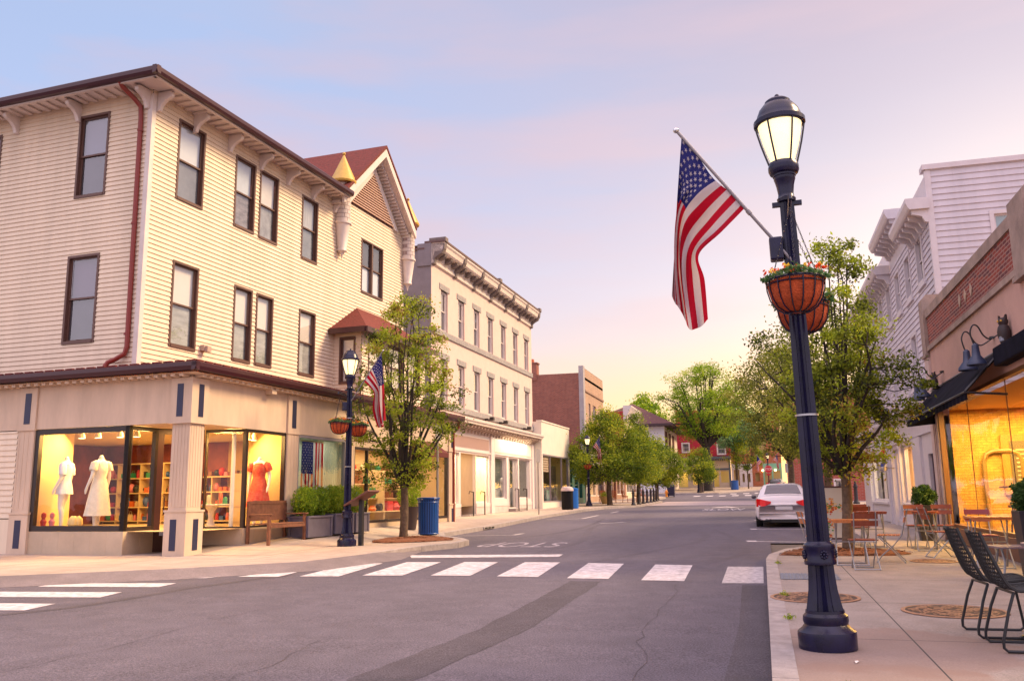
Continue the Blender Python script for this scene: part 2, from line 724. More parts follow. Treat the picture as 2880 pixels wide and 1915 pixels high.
def slab(name, kerb, rest, m, label, h=KERB):
    poly = kerb + rest
    b_ = MB()
    tri_poly(b_, poly, h)
    o = b_.build(name, m)
    tag(o, label, kind='structure')
    return o


slab('pavement', LK, [(-60, 98.5), (-60, 60), (-90, 60)], M_concL, 'pale concrete pavement along the corner shop and the left-hand shopfronts')
slab('pavement', RK, [(60, -12)], M_conc, 'concrete pavement with cafe tables, manhole covers and the near lamp post')
slab('pavement', FK, [(-60, 175)], M_concL, 'far pavement curving in front of the red building')
slab('pavement', BK, [(60, 175)], M_concL, 'pavement in front of the brick building across the side street')


def kerb(name, path, m, label, w=0.15, h=KERB + 0.004, flip=1, step=1.6):
    """Granite blocks laid end to end along the edge of a pavement."""
    pts = []
    for a, c in zip(path[:-1], path[1:]):
        d = math.dist(a, c)
        k = max(1, int(round(d / step)))
        for i in range(k):
            pts.append((a[0] + (c[0] - a[0]) * i / k, a[1] + (c[1] - a[1]) * i / k))
    pts.append(path[-1])
    b_ = MB()
    nrm = []
    for i in range(len(pts)):
        a, c = pts[max(0, i - 1)], pts[min(len(pts) - 1, i + 1)]
        dx, dy = c[0] - a[0], c[1] - a[1]
        l_ = math.hypot(dx, dy) or 1
        nrm.append((-dy / l_ * flip, dx / l_ * flip))
    for i in range(len(pts) - 1):
        a, c = pts[i], pts[i + 1]
        f0, f1 = 0.004, 0.996
        q = [(a[0] + (c[0] - a[0]) * f, a[1] + (c[1] - a[1]) * f) for f in (f0, f1)]
        jit = random.uniform(-0.003, 0.004)
        n0, n1 = nrm[i], nrm[i + 1]
        o0, o1 = (q[0][0] - n0[0] * 0.012, q[0][1] - n0[1] * 0.012), (q[1][0] - n1[0] * 0.012, q[1][1] - n1[1] * 0.012)
        i0, i1 = (q[0][0] + n0[0] * w, q[0][1] + n0[1] * w), (q[1][0] + n1[0] * w, q[1][1] + n1[1] * w)
        ring = [o0, o1, i1, i0]
        lo = [(p[0], p[1], gz(p[1]) - 0.02) for p in ring]
        hi = [(p[0], p[1], gz(p[1]) + h + jit) for p in ring]
        b_.add(lo + hi, [(4, 5, 6, 7), (0, 1, 5, 4), (1, 2, 6, 5), (2, 3, 7, 6), (3, 0, 4, 7)])
    o = b_.build(name, m)
    tag(o, label, kind='structure')
    return o


kerb('kerb', LK[6:], M_granite, 'granite kerb of the left-hand pavement', flip=1)
ap = []
for i in range(1, 8):
    a_, c_ = LK[i - 1], LK[i + 1]
    dx, dy = c_[0] - a_[0], c_[1] - a_[1]
    l_ = math.hypot(dx, dy)
    w_ = 0.62 if 2 <= i <= 6 else (0.45 if i == 1 else 0.02)
    ap.append((LK[i], (LK[i][0] + dy / l_ * w_, LK[i][1] - dx / l_ * w_)))
b = MB()
for (i0, o0), (i1, o1) in zip(ap[:-1], ap[1:]):
    b.quad((*i0, sz(i0[1]) + 0.001), (*i1, sz(i1[1]) + 0.001), (*o1, gz(o1[1]) + 0.003), (*o0, gz(o0[1]) + 0.003))
o = b.build('pavement', ground_mat('apron_asphalt', (0.25, 0.205, 0.215), (0.18, 0.148, 0.158), 0.3, 0.5, sc=0.8), None, smooth='all')
tag(o, 'dropped apron where the crossing meets the corner shop pavement', kind='structure')
kerb('kerb', RK, M_granite, 'pale granite kerb beside the near lamp post', flip=-1)
kerb('kerb', FK, M_granite, 'granite kerb of the far pavement', flip=1)
kerb('kerb', BK, M_granite, 'granite kerb across the side street', flip=1)

# ---- painted markings, each a sheet a few mm above the asphalt, children of the road
MH = 0.005
cross = [
    [(-0.62, 15.05), (-0.06, 15.08), (-0.06, 12.62), (-0.61, 12.56)],
    [(-1.83, 15.35), (-1.2, 15.25), (-1.13, 12.77), (-1.74, 12.82)],
    [(-3.02, 15.53), (-2.38, 15.44), (-2.23, 12.93), (-2.85, 12.96)],
    [(-4.2, 15.62), (-3.55, 15.62), (-3.32, 13.08), (-3.97, 13.1)],
    [(-5.33, 15.55), (-4.69, 15.57), (-4.41, 13.14), (-5.05, 13.11)],
    [(-6.41, 15.42), (-5.75, 15.45), (-5.5, 13.05), (-6.15, 12.98)],
    [(-7.35, 15.06), (-6.76, 15.13), (-6.47, 12.81), (-7.11, 12.73)],
    [(-7.72, 13.9), (-7.6, 14.1), (-7.43, 12.63), (-8.12, 12.55)],
    [(-8.55, 13.0), (-8.2, 13.3), (-8.5, 12.3), (-10.1, 11.8), (-10.0, 12.0)],
    [(-10.45, 11.3), (-8.5, 11.56), (-8.42, 11.06), (-10.35, 10.85)],
    [(-10.6, 10.2), (-8.52, 10.42), (-8.4, 9.86), (-10.5, 9.62)],
    [(-10.7, 9.0), (-8.5, 9.22), (-8.4, 8.63), (-10.6, 8.4)],
]
for i, q in enumerate(cross):
    b = MB()
    flat(b, q, MH)
    b.build('crossing_stripe', M_paint_old if i == 0 else M_paint, road)
b = MB()
flat(b, [(-7.0, 17.0), (-3.9, 17.45), (-3.85, 16.85), (-6.7, 16.35)], MH)
b.build('stop_line', M_paint, road)
b = MB()
for q in ([(-0.44, 27.6), (-0.38, 27.2), (-0.2, 27.2), (-0.25, 27.6)], [(-0.22, 27.3), (-0.22, 27.2), (2.05, 26.9), (2.05, 27.0)],
          [(-0.46, 21.9), (-0.4, 21.5), (-0.18, 21.5), (-0.22, 21.9)], [(-0.2, 21.7), (-0.2, 21.58), (2.05, 20.95), (2.05, 21.07)],
          [(-0.35, 34.0), (-0.35, 33.8), (2.05, 33.7), (2.05, 33.85)]):
    flat(b, q, MH)
b.build('parking_bay_line', M_paint, road)
b = MB()
for q in ([(-8.4, 24.0), (-8.4, 23.88), (-6.85, 24.3), (-6.85, 24.42)], [(-6.95, 24.3), (-6.8, 24.3), (-6.75, 25.2), (-6.9, 25.2)],
          [(-8.7, 36.0), (-8.7, 35.85), (-7.3, 36.5), (-7.3, 36.7)], [(-7.4, 36.5), (-7.25, 36.5), (-7.3, 40.6), (-7.45, 40.6)],
          [(-7.45, 44.2), (-7.3, 44.2), (-7.3, 46.5), (-7.45, 46.5)], [(-5.75, 31.7), (-5.65, 31.6), (-4.9, 32.9), (-5.05, 32.95)]):
    flat(b, q, MH)
b.build('parking_bay_line', M_paint_old, road)
b = MB()
flat(b, [(-7.4, 59.0), (0.3, 59.0), (0.3, 72), (-7.5, 72)], MH)
b.build('brick_crossing', mat('crossing_brick', (0.40, 0.32, 0.32), 0.85, var=0.3, scale=7), road)
b = MB()
for x0, y0 in [(-7.3 + i * 1.35, 97.4 + 0.18 * i) for i in range(7)] + [(-3.6, 103.8), (-2.2, 104.5), (-0.9, 105.2)]:
    flat(b, [(x0, y0), (x0 + 0.7, y0 + 0.1), (x0 + 0.75, y0 + 2.2), (x0 + 0.05, y0 + 2.1)], MH)
b.build('far_crossing_stripe', M_paint, road)
b = MB()
flat(b, [(-2.95, 52.4), (-2.15, 54.9), (-1.35, 52.4), (-1.75, 52.4), (-2.15, 53.7), (-2.55, 52.4)], MH)
b.build('chevron', M_paint, road)
# darker repair strips and cracks
def cat0(p, u):
    x = min(u * (len(p) - 1), len(p) - 1 - 1e-6)
    i = int(x)
    return tuple(a + (c - a) * (x - i) for a, c in zip(p[i], p[i + 1]))


crk = random.Random(8)
for (x, y, dx, dy, n) in ((-5.2, 12.4, -0.03, -0.35, 24), (-1.2, 12.3, 0.02, -0.30, 26), (-6.3, 9.2, 0.4, -0.02, 22), (-4.0, 22.0, 0.05, 0.5, 30), (-3.9, 7.4, 0.02, -0.2, 14), (-7.4, 16.5, 0.25, 0.35, 16)):
    b = MB()
    for k in range(n):
        nx, ny = x + dx + crk.uniform(-0.07, 0.07), y + dy + crk.uniform(-0.07, 0.07)
        w = crk.uniform(0.0015, 0.0045)
        flat(b, [(x - w, y - w), (nx - w, ny), (nx + w, ny + w), (x + w, y)], 0.0032)
        x, y = nx, ny
    b.build('crack', mat('crack_tar', (0.055, 0.045, 0.055), 0.8), road)
b = MB()
lf = [(-2.72, 12.6), (-2.69, 8.24), (-2.93, 5.9), (-3.15, 4.0)]
rt = [(-2.27, 12.6), (-2.22, 8.3), (-2.45, 6.0), (-2.70, 4.0)]
ragged = random.Random(3)
E1, E2 = [], []
for k in range(60):
    u = k / 59
    E1.append(tuple(c + ragged.uniform(-0.018, 0.018) for c in cat0(lf, u)))
    E2.append(tuple(c + ragged.uniform(-0.018, 0.018) for c in cat0(rt, u)))
for k in range(59):
    flat(b, [E1[k], E1[k + 1], E2[k + 1], E2[k]], 0.0025)
b.build('asphalt_patch', M_patch, road)
b = MB()
flat(b, [(-0.34, 12.4), (-0.012, 12.4), (-0.012, -10), (-0.36, -10), (-0.34, 6), (-0.29, 9)], 0.0025)
b.build('asphalt_patch', M_patch, road)
b = MB()
sm = [(-8.9, 7.4), (-8.4, 8.4), (-8.1, 9.0), (-8.0, 9.9), (-7.95, 11.0), (-7.7, 12.3), (-7.45, 12.9)]
for a, c in zip(sm[:-1], sm[1:]):
    flat(b, [a, c, (c[0] + 0.16, c[1] - 0.02), (a[0] + 0.16, a[1] - 0.02)], 0.0025)
b.build('asphalt_patch', M_patch, road)
# curved tyre scrub left by turning cars
M_tyre = ground_mat('tyre_scrub', (0.132, 0.114, 0.142), (0.100, 0.086, 0.108), 0.5, 0.6, sc=0.9)
for arc in ([(-3.0, 15.7), (-2.3, 18.5), (-1.6, 22), (-1.9, 26), (-3.6, 29), (-6.0, 31)], [(-4.6, 17.8), (-4.4, 21), (-5.0, 25), (-5.6, 30), (-5.3, 37)],
            [(-6.9, 21.5), (-6.0, 25), (-5.9, 30), (-6.6, 38)], [(-1.0, 15.6), (-0.5, 18.3), (-0.8, 22.5), (-1.6, 28)]):
    b = MB()
    pts = []
    for k in range(len(arc) - 1):
        p0, p1, p2, p3 = arc[max(k - 1, 0)], arc[k], arc[k + 1], arc[min(k + 2, len(arc) - 1)]
        for s in range(6):
            u = s / 6
            pts.append(tuple(0.5 * ((2 * p1[i]) + (-p0[i] + p2[i]) * u + (2 * p0[i] - 5 * p1[i] + 4 * p2[i] - p3[i]) * u * u + (-p0[i] + 3 * p1[i] - 3 * p2[i] + p3[i]) * u ** 3) for i in range(2)))
    n_ = len(pts)
    for k in range(n_ - 1):
        w0, w1 = [0.22 * math.sin(math.pi * (0.06 + 0.88 * j / n_)) for j in (k, k + 1)]
        flat(b, [pts[k], pts[k + 1], (pts[k + 1][0] + w1, pts[k + 1][1]), (pts[k][0] + w0, pts[k][1])], 0.0018)
    b.build('tyre_mark', M_tyre, road)


def text(body, name, size, m, parent, loc, rot, sx=1.0, sy=1.0, ext=0.0, align='CENTER', label=None):
    c = bpy.data.curves.new(name, 'FONT')
    c.body = body
    c.size = size
    c.align_x = align
    c.align_y = 'CENTER'
    c.extrude = ext
    c.materials.append(m)
    tmp = bpy.data.objects.new(name, c)
    col.objects.link(tmp)
    bpy.context.view_layer.update()
    me = bpy.data.meshes.new_from_object(tmp.evaluated_get(bpy.context.evaluated_depsgraph_get()))
    bpy.data.objects.remove(tmp)
    o = bpy.data.objects.new(name, me)
    col.objects.link(o)
    o.parent = parent
    o.location = loc
    o.rotation_euler = rot
    o.scale = (sx, sy, 1)
    return o


slope = math.atan(SL)
text('STOP', 'stop_lettering', 1.0, mat('faded_road_paint', (0.34, 0.30, 0.34), 0.8, var=0.7, scale=5, var2=(0.15, 0.13, 0.16)), road, (-5.5, 20.4, gz(20.4) + MH), (-slope, 0, math.pi), 0.82, 2.3)
text('SLOW', 'slow_lettering', 1.0, M_paint, road, (-2.05, 48.6, gz(48.6) + MH), (slope, 0, 0), 0.78, 4.6)

# ---- planting beds, stuff
M_mulch = mat('bark_mulch', (0.22, 0.075, 0.03), 0.95, var=0.6, scale=30, bump=1.0, bscale=70)


def bed(outline, name, label, hump=0.05):
    cx_, cy_ = sum(p[0] for p in outline) / len(outline), sum(p[1] for p in outline) / len(outline)
    b_ = MB()
    rings = [(1.0, 0.006), (0.85, hump * 0.7), (0.5, hump), (0.05, hump * 1.1)]
    pts, n_ = [], len(outline)
    for s, h in rings:
        for p in outline:
            x, y = cx_ + (p[0] - cx_) * s, cy_ + (p[1] - cy_) * s
            pts.append((x, y, sz(y) + h + random.uniform(-0.008, 0.012)))
    b_.add(pts, [(r * n_ + i, r * n_ + (i + 1) % n_, (r + 1) * n_ + (i + 1) % n_, (r + 1) * n_ + i) for r in range(len(rings) - 1) for i in range(n_)])
    # loose bark chips
    for k in range(700):
        a = random.random() * 6.283
        s = math.sqrt(random.random()) * 1.0
        i = int(a / 6.283 * n_) % n_
        p = outline[i]
        q_ = outline[(i + 1) % n_]
        f_ = random.random()
        ex, ey = p[0] + (q_[0] - p[0]) * f_, p[1] + (q_[1] - p[1]) * f_
        x, y = cx_ + (ex - cx_) * s, cy_ + (ey - cy_) * s
        z = sz(y) + hump * (1.15 - s * 0.95) + 0.008
        t_ = random.random() * 6.28
        l_, w_ = random.uniform(0.02, 0.05), random.uniform(0.006, 0.014)
        dx, dy = math.cos(t_) * l_, math.sin(t_) * l_
        ex, ey = -math.sin(t_) * w_, math.cos(t_) * w_
        b_.quad((x - dx - ex, y - dy - ey, z), (x + dx - ex, y + dy - ey, z + random.uniform(-0.01, 0.02)), (x + dx + ex, y + dy + ey, z + 0.01), (x - dx + ex, y - dy + ey, z + 0.006))
    o = b_.build(name, M_mulch)
    tag(o, label, 'mulch', kind='stuff')


bed([(0.2, 15.95), (0.5, 15.85), (1.3, 15.85), (2.0, 15.95), (2.35, 16.3), (2.25, 17.0), (1.7, 17.6), (1.1, 17.7), (0.6, 17.3), (0.3, 16.6)], 'mulch_bed', 'brown bark mulch round the tree behind the near lamp post')
bed([(-8.75, 19.0), (-8.3, 18.85), (-7.6, 19.3), (-7.15, 20.0), (-7.3, 20.5), (-7.9, 21.2), (-8.4, 21.75), (-8.9, 21.3), (-9.1, 20.4), (-9.0, 19.5)], 'mulch_bed', 'brown bark mulch round the tree beside the blue bin')

# the left pavement rises a little towards the shop doors
LIFT = lambda x, y: 0.22 * min(1, max(0, (-9.2 - x) / 1.5)) * min(1, max(0, (y - 15.3) / 3.5)) * min(1, max(0, (34.0 - y) / 6.5))
b = MB()
nx_, ny_ = 6, 16
gx = [-9.2 - 2.6 * i / nx_ for i in range(nx_ + 1)]
gy = [15.2 + 18.9 * j / ny_ for j in range(ny_ + 1)]
b.add([(x, y, sz(y) + 0.004 + LIFT(x, y)) for y in gy for x in gx],
      [(j * (nx_ + 1) + i, j * (nx_ + 1) + i + 1, (j + 1) * (nx_ + 1) + i + 1, (j + 1) * (nx_ + 1) + i) for j in range(ny_) for i in range(nx_)])
o = b.build('pavement', M_concL, None, smooth='all')
tag(o, 'pavement ramp rising to the doors of the corner building', kind='structure')


def hgt(x, y):
    return sz(y) + (LIFT(x, y) if x < -9.2 and 15.2 < y < 34.1 else 0.0)

# ================================================================== BUILDINGS: shared pieces
M_cream = mat('cream_clapboard', (0.74, 0.605, 0.455), 0.6, var=0.13, scale=2.2, stretch=(1, 1, 0.10))
M_trimw = mat('white_trim', (0.68, 0.59, 0.54), 0.5, var=0.1, scale=3)
M_brown = mat('brown_gutter', (0.050, 0.012, 0.018), 0.3)
M_winfr = mat('brown_window_frame', (0.115, 0.055, 0.040), 0.45)
M_blind = mat('roller_blind', (0.72, 0.78, 0.84), 0.8)
M_blindw = mat('warm_roller_blind', (0.86, 0.80, 0.72), 0.8)
M_screen = mat('insect_screen', (0.21, 0.23, 0.26), 0.8, var=0.3, scale=2.5)
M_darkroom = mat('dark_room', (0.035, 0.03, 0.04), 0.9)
M_glass = glass('window_glass', refl=0.22)
M_shopglass = glass('shop_glass', refl=0.05)
M_red_shingle = mat('red_shingle', (0.15, 0.020, 0.014), 0.85, var=0.35, scale=9, bump=0.8, bscale=14)
M_downp = mat('red_downpipe', (0.22, 0.024, 0.015), 0.35)
M_beige = mat('beige_stucco', (0.61, 0.46, 0.34), 0.8, var=0.16, scale=2.4, stretch=(1, 1, 0.25), bump=0.15, bscale=80)
M_navy = mat('navy_panel', (0.018, 0.02, 0.06), 0.4)
M_tile = mat('beige_tile', (0.52, 0.40, 0.28), 0.55, var=0.15, scale=2)
M_shopfr = mat('dark_shop_frame', (0.022, 0.012, 0.010), 0.4)
M_doorfr = mat('maroon_door_frame', (0.055, 0.014, 0.012), 0.4)


def siding(b, pt, z0, z1, lim, holes, pitch=0.108, lap=0.021):
    """Lapped boards as real wedges; lim(z) -> (a0,a1); holes = (a0,a1,z0,z1)."""
    zs_ = set([z0, z1])
    k = z0
    while k < z1 - 1e-6:
        zs_.add(round(k, 5))
        k += pitch
    for h in holes:
        for zz in h[2:4]:
            if z0 < zz < z1:
                zs_.add(zz)
    zs_ = sorted(zs_)

    def off(z, up):
        f = ((z - z0) / pitch) % 1.0
        if up and (f < 1e-4 or f > 1 - 1e-4):
            f = 1.0
        elif f > 1 - 1e-4:
            f = 0.0
        return lap * (1 - f)

    for za, zb in zip(zs_[:-1], zs_[1:]):
        if zb - za < 1e-5:
            continue
        la, lb = lim(za), lim(zb)
        cuts = sorted([h for h in holes if h[2] < (za + zb) / 2 < h[3]], key=lambda h: h[0])
        segs, s = [], None
        edge = [(la[0], lb[0])]
        for h in cuts:
            edge += [(h[0], h[0]), (h[1], h[1])]
        edge.append((la[1], lb[1]))
        oa, ob = off(za, False), off(zb, True)
        for i in range(0, len(edge), 2):
            (a0, b0), (a1, b1) = edge[i], edge[i + 1]
            if a1 - a0 < 1e-4 and b1 - b0 < 1e-4:
                continue
            b.add([pt(a0, oa, za), pt(a1, oa, za), pt(b1, ob, zb), pt(b0, ob, zb), pt(a0, 0, za), pt(a1, 0, za)],
                  [(0, 1, 2, 3), (4, 5, 1, 0)] if oa > lap * 0.98 else [(0, 1, 2, 3)])


def wall_holes(b, pt, a0, a1, z0, z1, holes, depth=0.15):
    """Flat wall with rectangular openings and their reveals."""
    As = sorted(set([a0, a1] + [h[i] for h in holes for i in (0, 1)]))
    Zs = sorted(set([z0, z1] + [h[i] for h in holes for i in (2, 3)]))
    for p, q in zip(As[:-1], As[1:]):
        for r_, s in zip(Zs[:-1], Zs[1:]):
            if any(h[0] < (p + q) / 2 < h[1] and h[2] < (r_ + s) / 2 < h[3] for h in holes):
                continue
            b.quad(pt(p, 0, r_), pt(q, 0, r_), pt(q, 0, s), pt(p, 0, s))
    for h in holes:
        reveal(b, pt, h, depth)


def reveal(b, pt, h, depth, out=0.0):
    p, q, r_, s = h
    for (x0, y0), (x1, y1) in (((p, r_), (q, r_)), ((q, r_), (q, s)), ((q, s), (p, s)), ((p, s), (p, r_))):
        b.quad(pt(x0, out, y0), pt(x1, out, y1), pt(x1, -depth, y1), pt(x0, -depth, y0))


def pbox(b, pt, a0, a1, o0, o1, z0, z1):
    c = [pt(a, o, z) for z in (z0, z1) for a, o in ((a0, o0), (a1, o0), (a1, o1), (a0, o1))]
    b.add(c, [(0, 3, 2, 1), (4, 5, 6, 7), (0, 1, 5, 4), (1, 2, 6, 5), (2, 3, 7, 6), (3, 0, 4, 7)])


def sash_window(parent, pt, a0, a1, z0, z1, mfr, fw=0.055, out=0.03, deep=0.09, mull=None, top=None, bot=None, sill=0.0, label=None, msill=None):
    """Double-hung window: casing, two sashes, panes, blind or screen behind."""
    top = top or M_blind
    bot = bot or M_screen
    b = MB()
    pbox(b, pt, a0, a0 + fw, -deep, out, z0, z1)
    pbox(b, pt, a1 - fw, a1, -deep, out, z0, z1)
    pbox(b, pt, a0 + fw, a1 - fw, -deep, out, z1 - fw, z1)
    pbox(b, pt, a0 + fw, a1 - fw, -deep, out + 0.012, z0, z0 + fw * 1.2)
    zm = (z0 + z1) / 2
    s = 0.04
    i0, i1, j0, j1 = a0 + fw, a1 - fw, z0 + fw * 1.2, z1 - fw
    for (k0, k1, o) in ((zm, j1, -0.03), (j0, zm + s, -0.055)):
        pbox(b, pt, i0, i0 + s, o - 0.03, o, k0, k1)
        pbox(b, pt, i1 - s, i1, o - 0.03, o, k0, k1)
        pbox(b, pt, i0 + s, i1 - s, o - 0.03, o, k0, k0 + s)
        pbox(b, pt, i0 + s, i1 - s, o - 0.03, o, k1 - s, k1)
    if mull:
        pbox(b, pt, mull - 0.04, mull + 0.04, -deep + 0.002, out - 0.005, z0 + fw, z1 - fw)
    if sill:
        b.m(1)
        pbox(b, pt, a0 - 0.06, a1 + 0.06, -deep, out + sill, z0 - 0.07, z0 - 0.002)
    w = b.build('window', [mfr, msill or mfr], parent)
    if label:
        w['label'] = label
    b = MB()
    b.quad(pt(i0 + s, -0.045, zm + s), pt(i1 - s, -0.045, zm + s), pt(i1 - s, -0.045, j1 - s), pt(i0 + s, -0.045, j1 - s))
    b.quad(pt(i0 + s, -0.07, j0 + s), pt(i1 - s, -0.07, j0 + s), pt(i1 - s, -0.07, zm), pt(i0 + s, -0.07, zm))
    b.build('pane', M_glass, w)
    b = MB()
    b.quad(pt(i0, -0.105, zm), pt(i1, -0.105, zm), pt(i1, -0.105, j1), pt(i0, -0.105, j1))
    b.m(1).quad(pt(i0, -0.1, j0), pt(i1, -0.1, j0), pt(i1, -0.1, zm), pt(i0, -0.1, zm))
    b.build('blind', [top, bot], w)
    return w


def shop_window(parent, pt, a0, a1, z0, z1, mfr, fw=0.09, mw=0.025, deep=0.1, mulls=(), name='shop_window', glassm=None, fw_top=None):
    b = MB()
    ft = fw_top or fw
    pbox(b, pt, a0, a0 + fw, -deep, 0.0, z0, z1)
    pbox(b, pt, a1 - fw, a1, -deep, 0.0, z0, z1)
    pbox(b, pt, a0 + fw, a1 - fw, -deep, 0.002, z0, z0 + fw)
    pbox(b, pt, a0 + fw, a1 - fw, -deep, 0.002, z1 - ft, z1)
    for m_ in mulls:
        pbox(b, pt, m_ - mw, m_ + mw, -deep + 0.01 if mw > 0.02 else -0.056, -0.005 if mw > 0.02 else -0.044, z0 + fw, z1 - ft)
    w = b.build(name, mfr, parent)
    b = MB()
    b.quad(pt(a0 + fw, -deep / 2, z0 + fw), pt(a1 - fw, -deep / 2, z0 + fw), pt(a1 - fw, -deep / 2, z1 - ft), pt(a0 + fw, -deep / 2, z1 - ft))
    b.build('pane', glassm or M_shopglass, w)
    return w


def room(parent, pts, mats, name='interior'):
    """pts: list of (quad, material index) in the parent's frame."""
    b = MB()
    for q, k in pts:
        b.m(k).quad(*q)
    return b.build(name, mats, parent)


def seg_pt(p, q):
    l_ = math.hypot(q[0] - p[0], q[1] - p[1])
    d = ((q[0] - p[0]) / l_, (q[1] - p[1]) / l_)
    n = (d[1], -d[0])
    return (lambda a, o, z: (p[0] + d[0] * a + n[0] * o, p[1] + d[1] * a + n[1] * o, z)), l_


# ================================================================== CORNER BUILDING (cream clapboard, left)
cb = thing('corner_building', 'cream clapboard corner building with brown eaves, turrets and lit dress shop windows', 'building', (-10.90, 14.99, 0), R(86.542))
ps = lambda a, o, z: (a, 2.0 - o, z)      # upper street wall
pl = lambda a, o, z: (0.6 - o, a, z)      # upper wall facing the photographer
W_ST = [(1.48, 2.44, 8.30, 10.28), (3.64, 4.51, 8.27, 10.2), (4.70, 5.57, 8.25, 10.19), (6.76, 7.63, 8.22, 10.15),
        (1.53, 2.44, 4.80, 6.83), (3.80, 4.57, 4.80, 6.76), (4.74, 5.51, 4.81, 6.75), (6.77, 7.64, 4.82, 6.73), (10.31, 11.83, 7.99, 9.83)]
W_LF = [(3.19, 4.09, 8.24, 10.27), (3.2, 4.12, 4.82, 6.87), (6.5, 7.4, 8.22, 10.2), (6.5, 7.4, 4.82, 6.87)]
GC = 11.0
b = MB()


def gable_lim(z):
    if z <= 10.75:
        return (0.6, 13.45)
    f = (z - 10.75) / (12.87 - 10.75)
    return (8.6 + (GC - 8.6) * f, 13.4 + (GC - 13.4) * f)


siding(b, ps, 4.0, 10.7, lambda z: (0.6, 13.45), W_ST)
siding(b, ps, 10.7, 12.87, lambda z: gable_lim(max(z, 10.7501)), [])
siding(b, pl, 4.0, 10.7, lambda z: (2.0, 14.0), W_LF)
for h in W_ST:
    reveal(b, ps, h, 0.1)
for h in W_LF:
    reveal(b, pl, h, 0.1)
b.quad((13.45, 2.0, 0), (13.45, 12, 0), (13.45, 12, 10.6), (13.45, 2.0, 10.6))
b.build('wall', M_cream, cb)
b = MB()
pbox(b, ps, 0.575, 0.70, -0.02, 0.027, 4.0, 10.5)
pbox(b, pl, 2.002, 2.10, -0.02, 0.027, 4.0, 10.5)
b.build('corner_trim', M_trimw, cb)
M_curt = [M_blind, mat('cool_blind', (0.62, 0.70, 0.78), 0.8, var=0.2, scale=1.2), mat('creamy_blind', (0.80, 0.77, 0.72), 0.8, var=0.12, scale=2), mat('grey_curtain', (0.5, 0.52, 0.54), 0.8, var=0.3, scale=5, stretch=(6, 6, 0.3))]
M_low = [M_screen, mat('moire_screen', (0.27, 0.25, 0.27), 0.8, var=0.6, scale=3, stretch=(1.5, 1.5, 4)), mat('lace_screen', (0.33, 0.34, 0.35), 0.8, var=0.5, scale=4), M_screen]
for i, h in enumerate(W_ST):
    up = i < 4
    if i == 8:
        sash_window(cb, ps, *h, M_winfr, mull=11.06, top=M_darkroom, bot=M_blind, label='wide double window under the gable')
    else:
        sash_window(cb, ps, *h, M_winfr, top=M_curt[i] if up else M_blindw, bot=M_low[i] if up else mat('pale_screen', (0.40, 0.43, 0.43), 0.8, var=0.4, scale=3, stretch=(1, 1, 3)))
for i, h in enumerate(W_LF):
    sash_window(cb, pl, *h, M_winfr, top=mat('grey_blind', (0.22, 0.22, 0.30), 0.8) if i == 0 else mat('plum_blind', (0.15, 0.11, 0.165), 0.8), bot=mat('dark_screen', (0.075, 0.07, 0.09), 0.8, var=0.3, scale=3))

# eaves
b = MB()
b.poly([(-0.02, 1.38, 10.61), (8.5, 1.38, 10.61), (8.5, 2.0, 10.61), (0.6, 2.0, 10.61), (0.6, 14, 10.61), (-0.02, 14, 10.61)])
for k in range(28):            # vented soffit ribs
    a = 0.75 + k * 0.285
    pbox(b, ps, a, a + 0.12, 0.02, 0.55, 10.565, 10.60)
for k in range(40):
    a = 2.15 + k * 0.285
    pbox(b, pl, a, a + 0.12, 0.02, 0.55, 10.565, 10.60)
pbox(b, ps, 0.0, 8.5, 0.52, 0.60, 10.54, 10.62)
pbox(b, pl, 1.42, 14, 0.52, 0.60, 10.54, 10.62)
b.build('soffit', M_trimw, cb)
b = MB()
gp = [(0.60, 10.57), (0.69, 10.58), (0.725, 10.64), (0.725, 10.73), (0.70, 10.755), (0.60, 10.755)]
b.prism([ps(-0.13, o, z) for o, z in gp], (8.66, 0, 0))
b.prism([pl(1.27, o, z) for o, z in gp], (0, 12.8, 0))
b.build('gutter', M_brown, cb)
b = MB()
b.poly([(-0.1, 1.3, 10.75), (8.5, 1.3, 10.75), (8.5, 7.5, 11.9), (4.5, 7.5, 11.9), (3.2, 7.8, 11.95)])
b.poly([(-0.1, 1.3, 10.75), (3.2, 7.8, 11.95), (3.2, 14, 11.95), (-0.1, 14, 10.75)])
b.poly([(3.2, 7.8, 11.95), (4.5, 7.5, 11.9), (13.4, 7.5, 11.9), (13.4, 14, 11.9), (3.2, 14, 11.95)])
b.build('roof', mat('grey_roofing', (0.12, 0.10, 0.11), 0.9, var=0.2), cb)
brk = [(0.0, 10.58), (0.30, 10.58), (0.39, 10.565), (0.43, 10.51), (0.41, 10.44), (0.34, 10.40), (0.25, 10.37), (0.18, 10.32), (0.13, 10.26), (0.10, 10.19), (0.09, 10.14), (0.0, 10.12)]
for a in (0.72, 1.97, 3.3, 4.64, 5.92, 7.23, 8.5):
    b = MB()
    b.prism([ps(a, o, z) for o, z in brk], (0.105, 0, 0))
    b.build('bracket', M_trimw, cb, bevel=0.012)
for a in (2.05, 4.06, 5.98, 7.9):
    b = MB()
    b.prism([pl(a, o, z) for o, z in brk], (0, 0.105, 0))
    b.build('bracket', M_trimw, cb, bevel=0.012)
b = MB()
b.tube([(0.0, 2.42, 10.62), (0.1, 2.4, 10.5), (0.42, 2.34, 10.34), (0.53, 2.27, 10.2), (0.535, 2.25, 9.9), (0.535, 2.22, 4.65), (0.52, 2.26, 4.48), (0.45, 2.45, 4.36), (0.4, 2.58, 4.30), (0.36, 2.62, 4.2)], 0.055, 8)
for z in (9.6, 7.4, 4.9):
    b.tube([(0.535, 2.245, z), (0.535, 2.243, z + 0.05)], 0.066, 8)
b.build('downpipe', M_downp, cb, smooth=True)
b = MB()
pbox(b, ps, 2.62, 2.78, 0, 0.12, 4.86, 5.0)
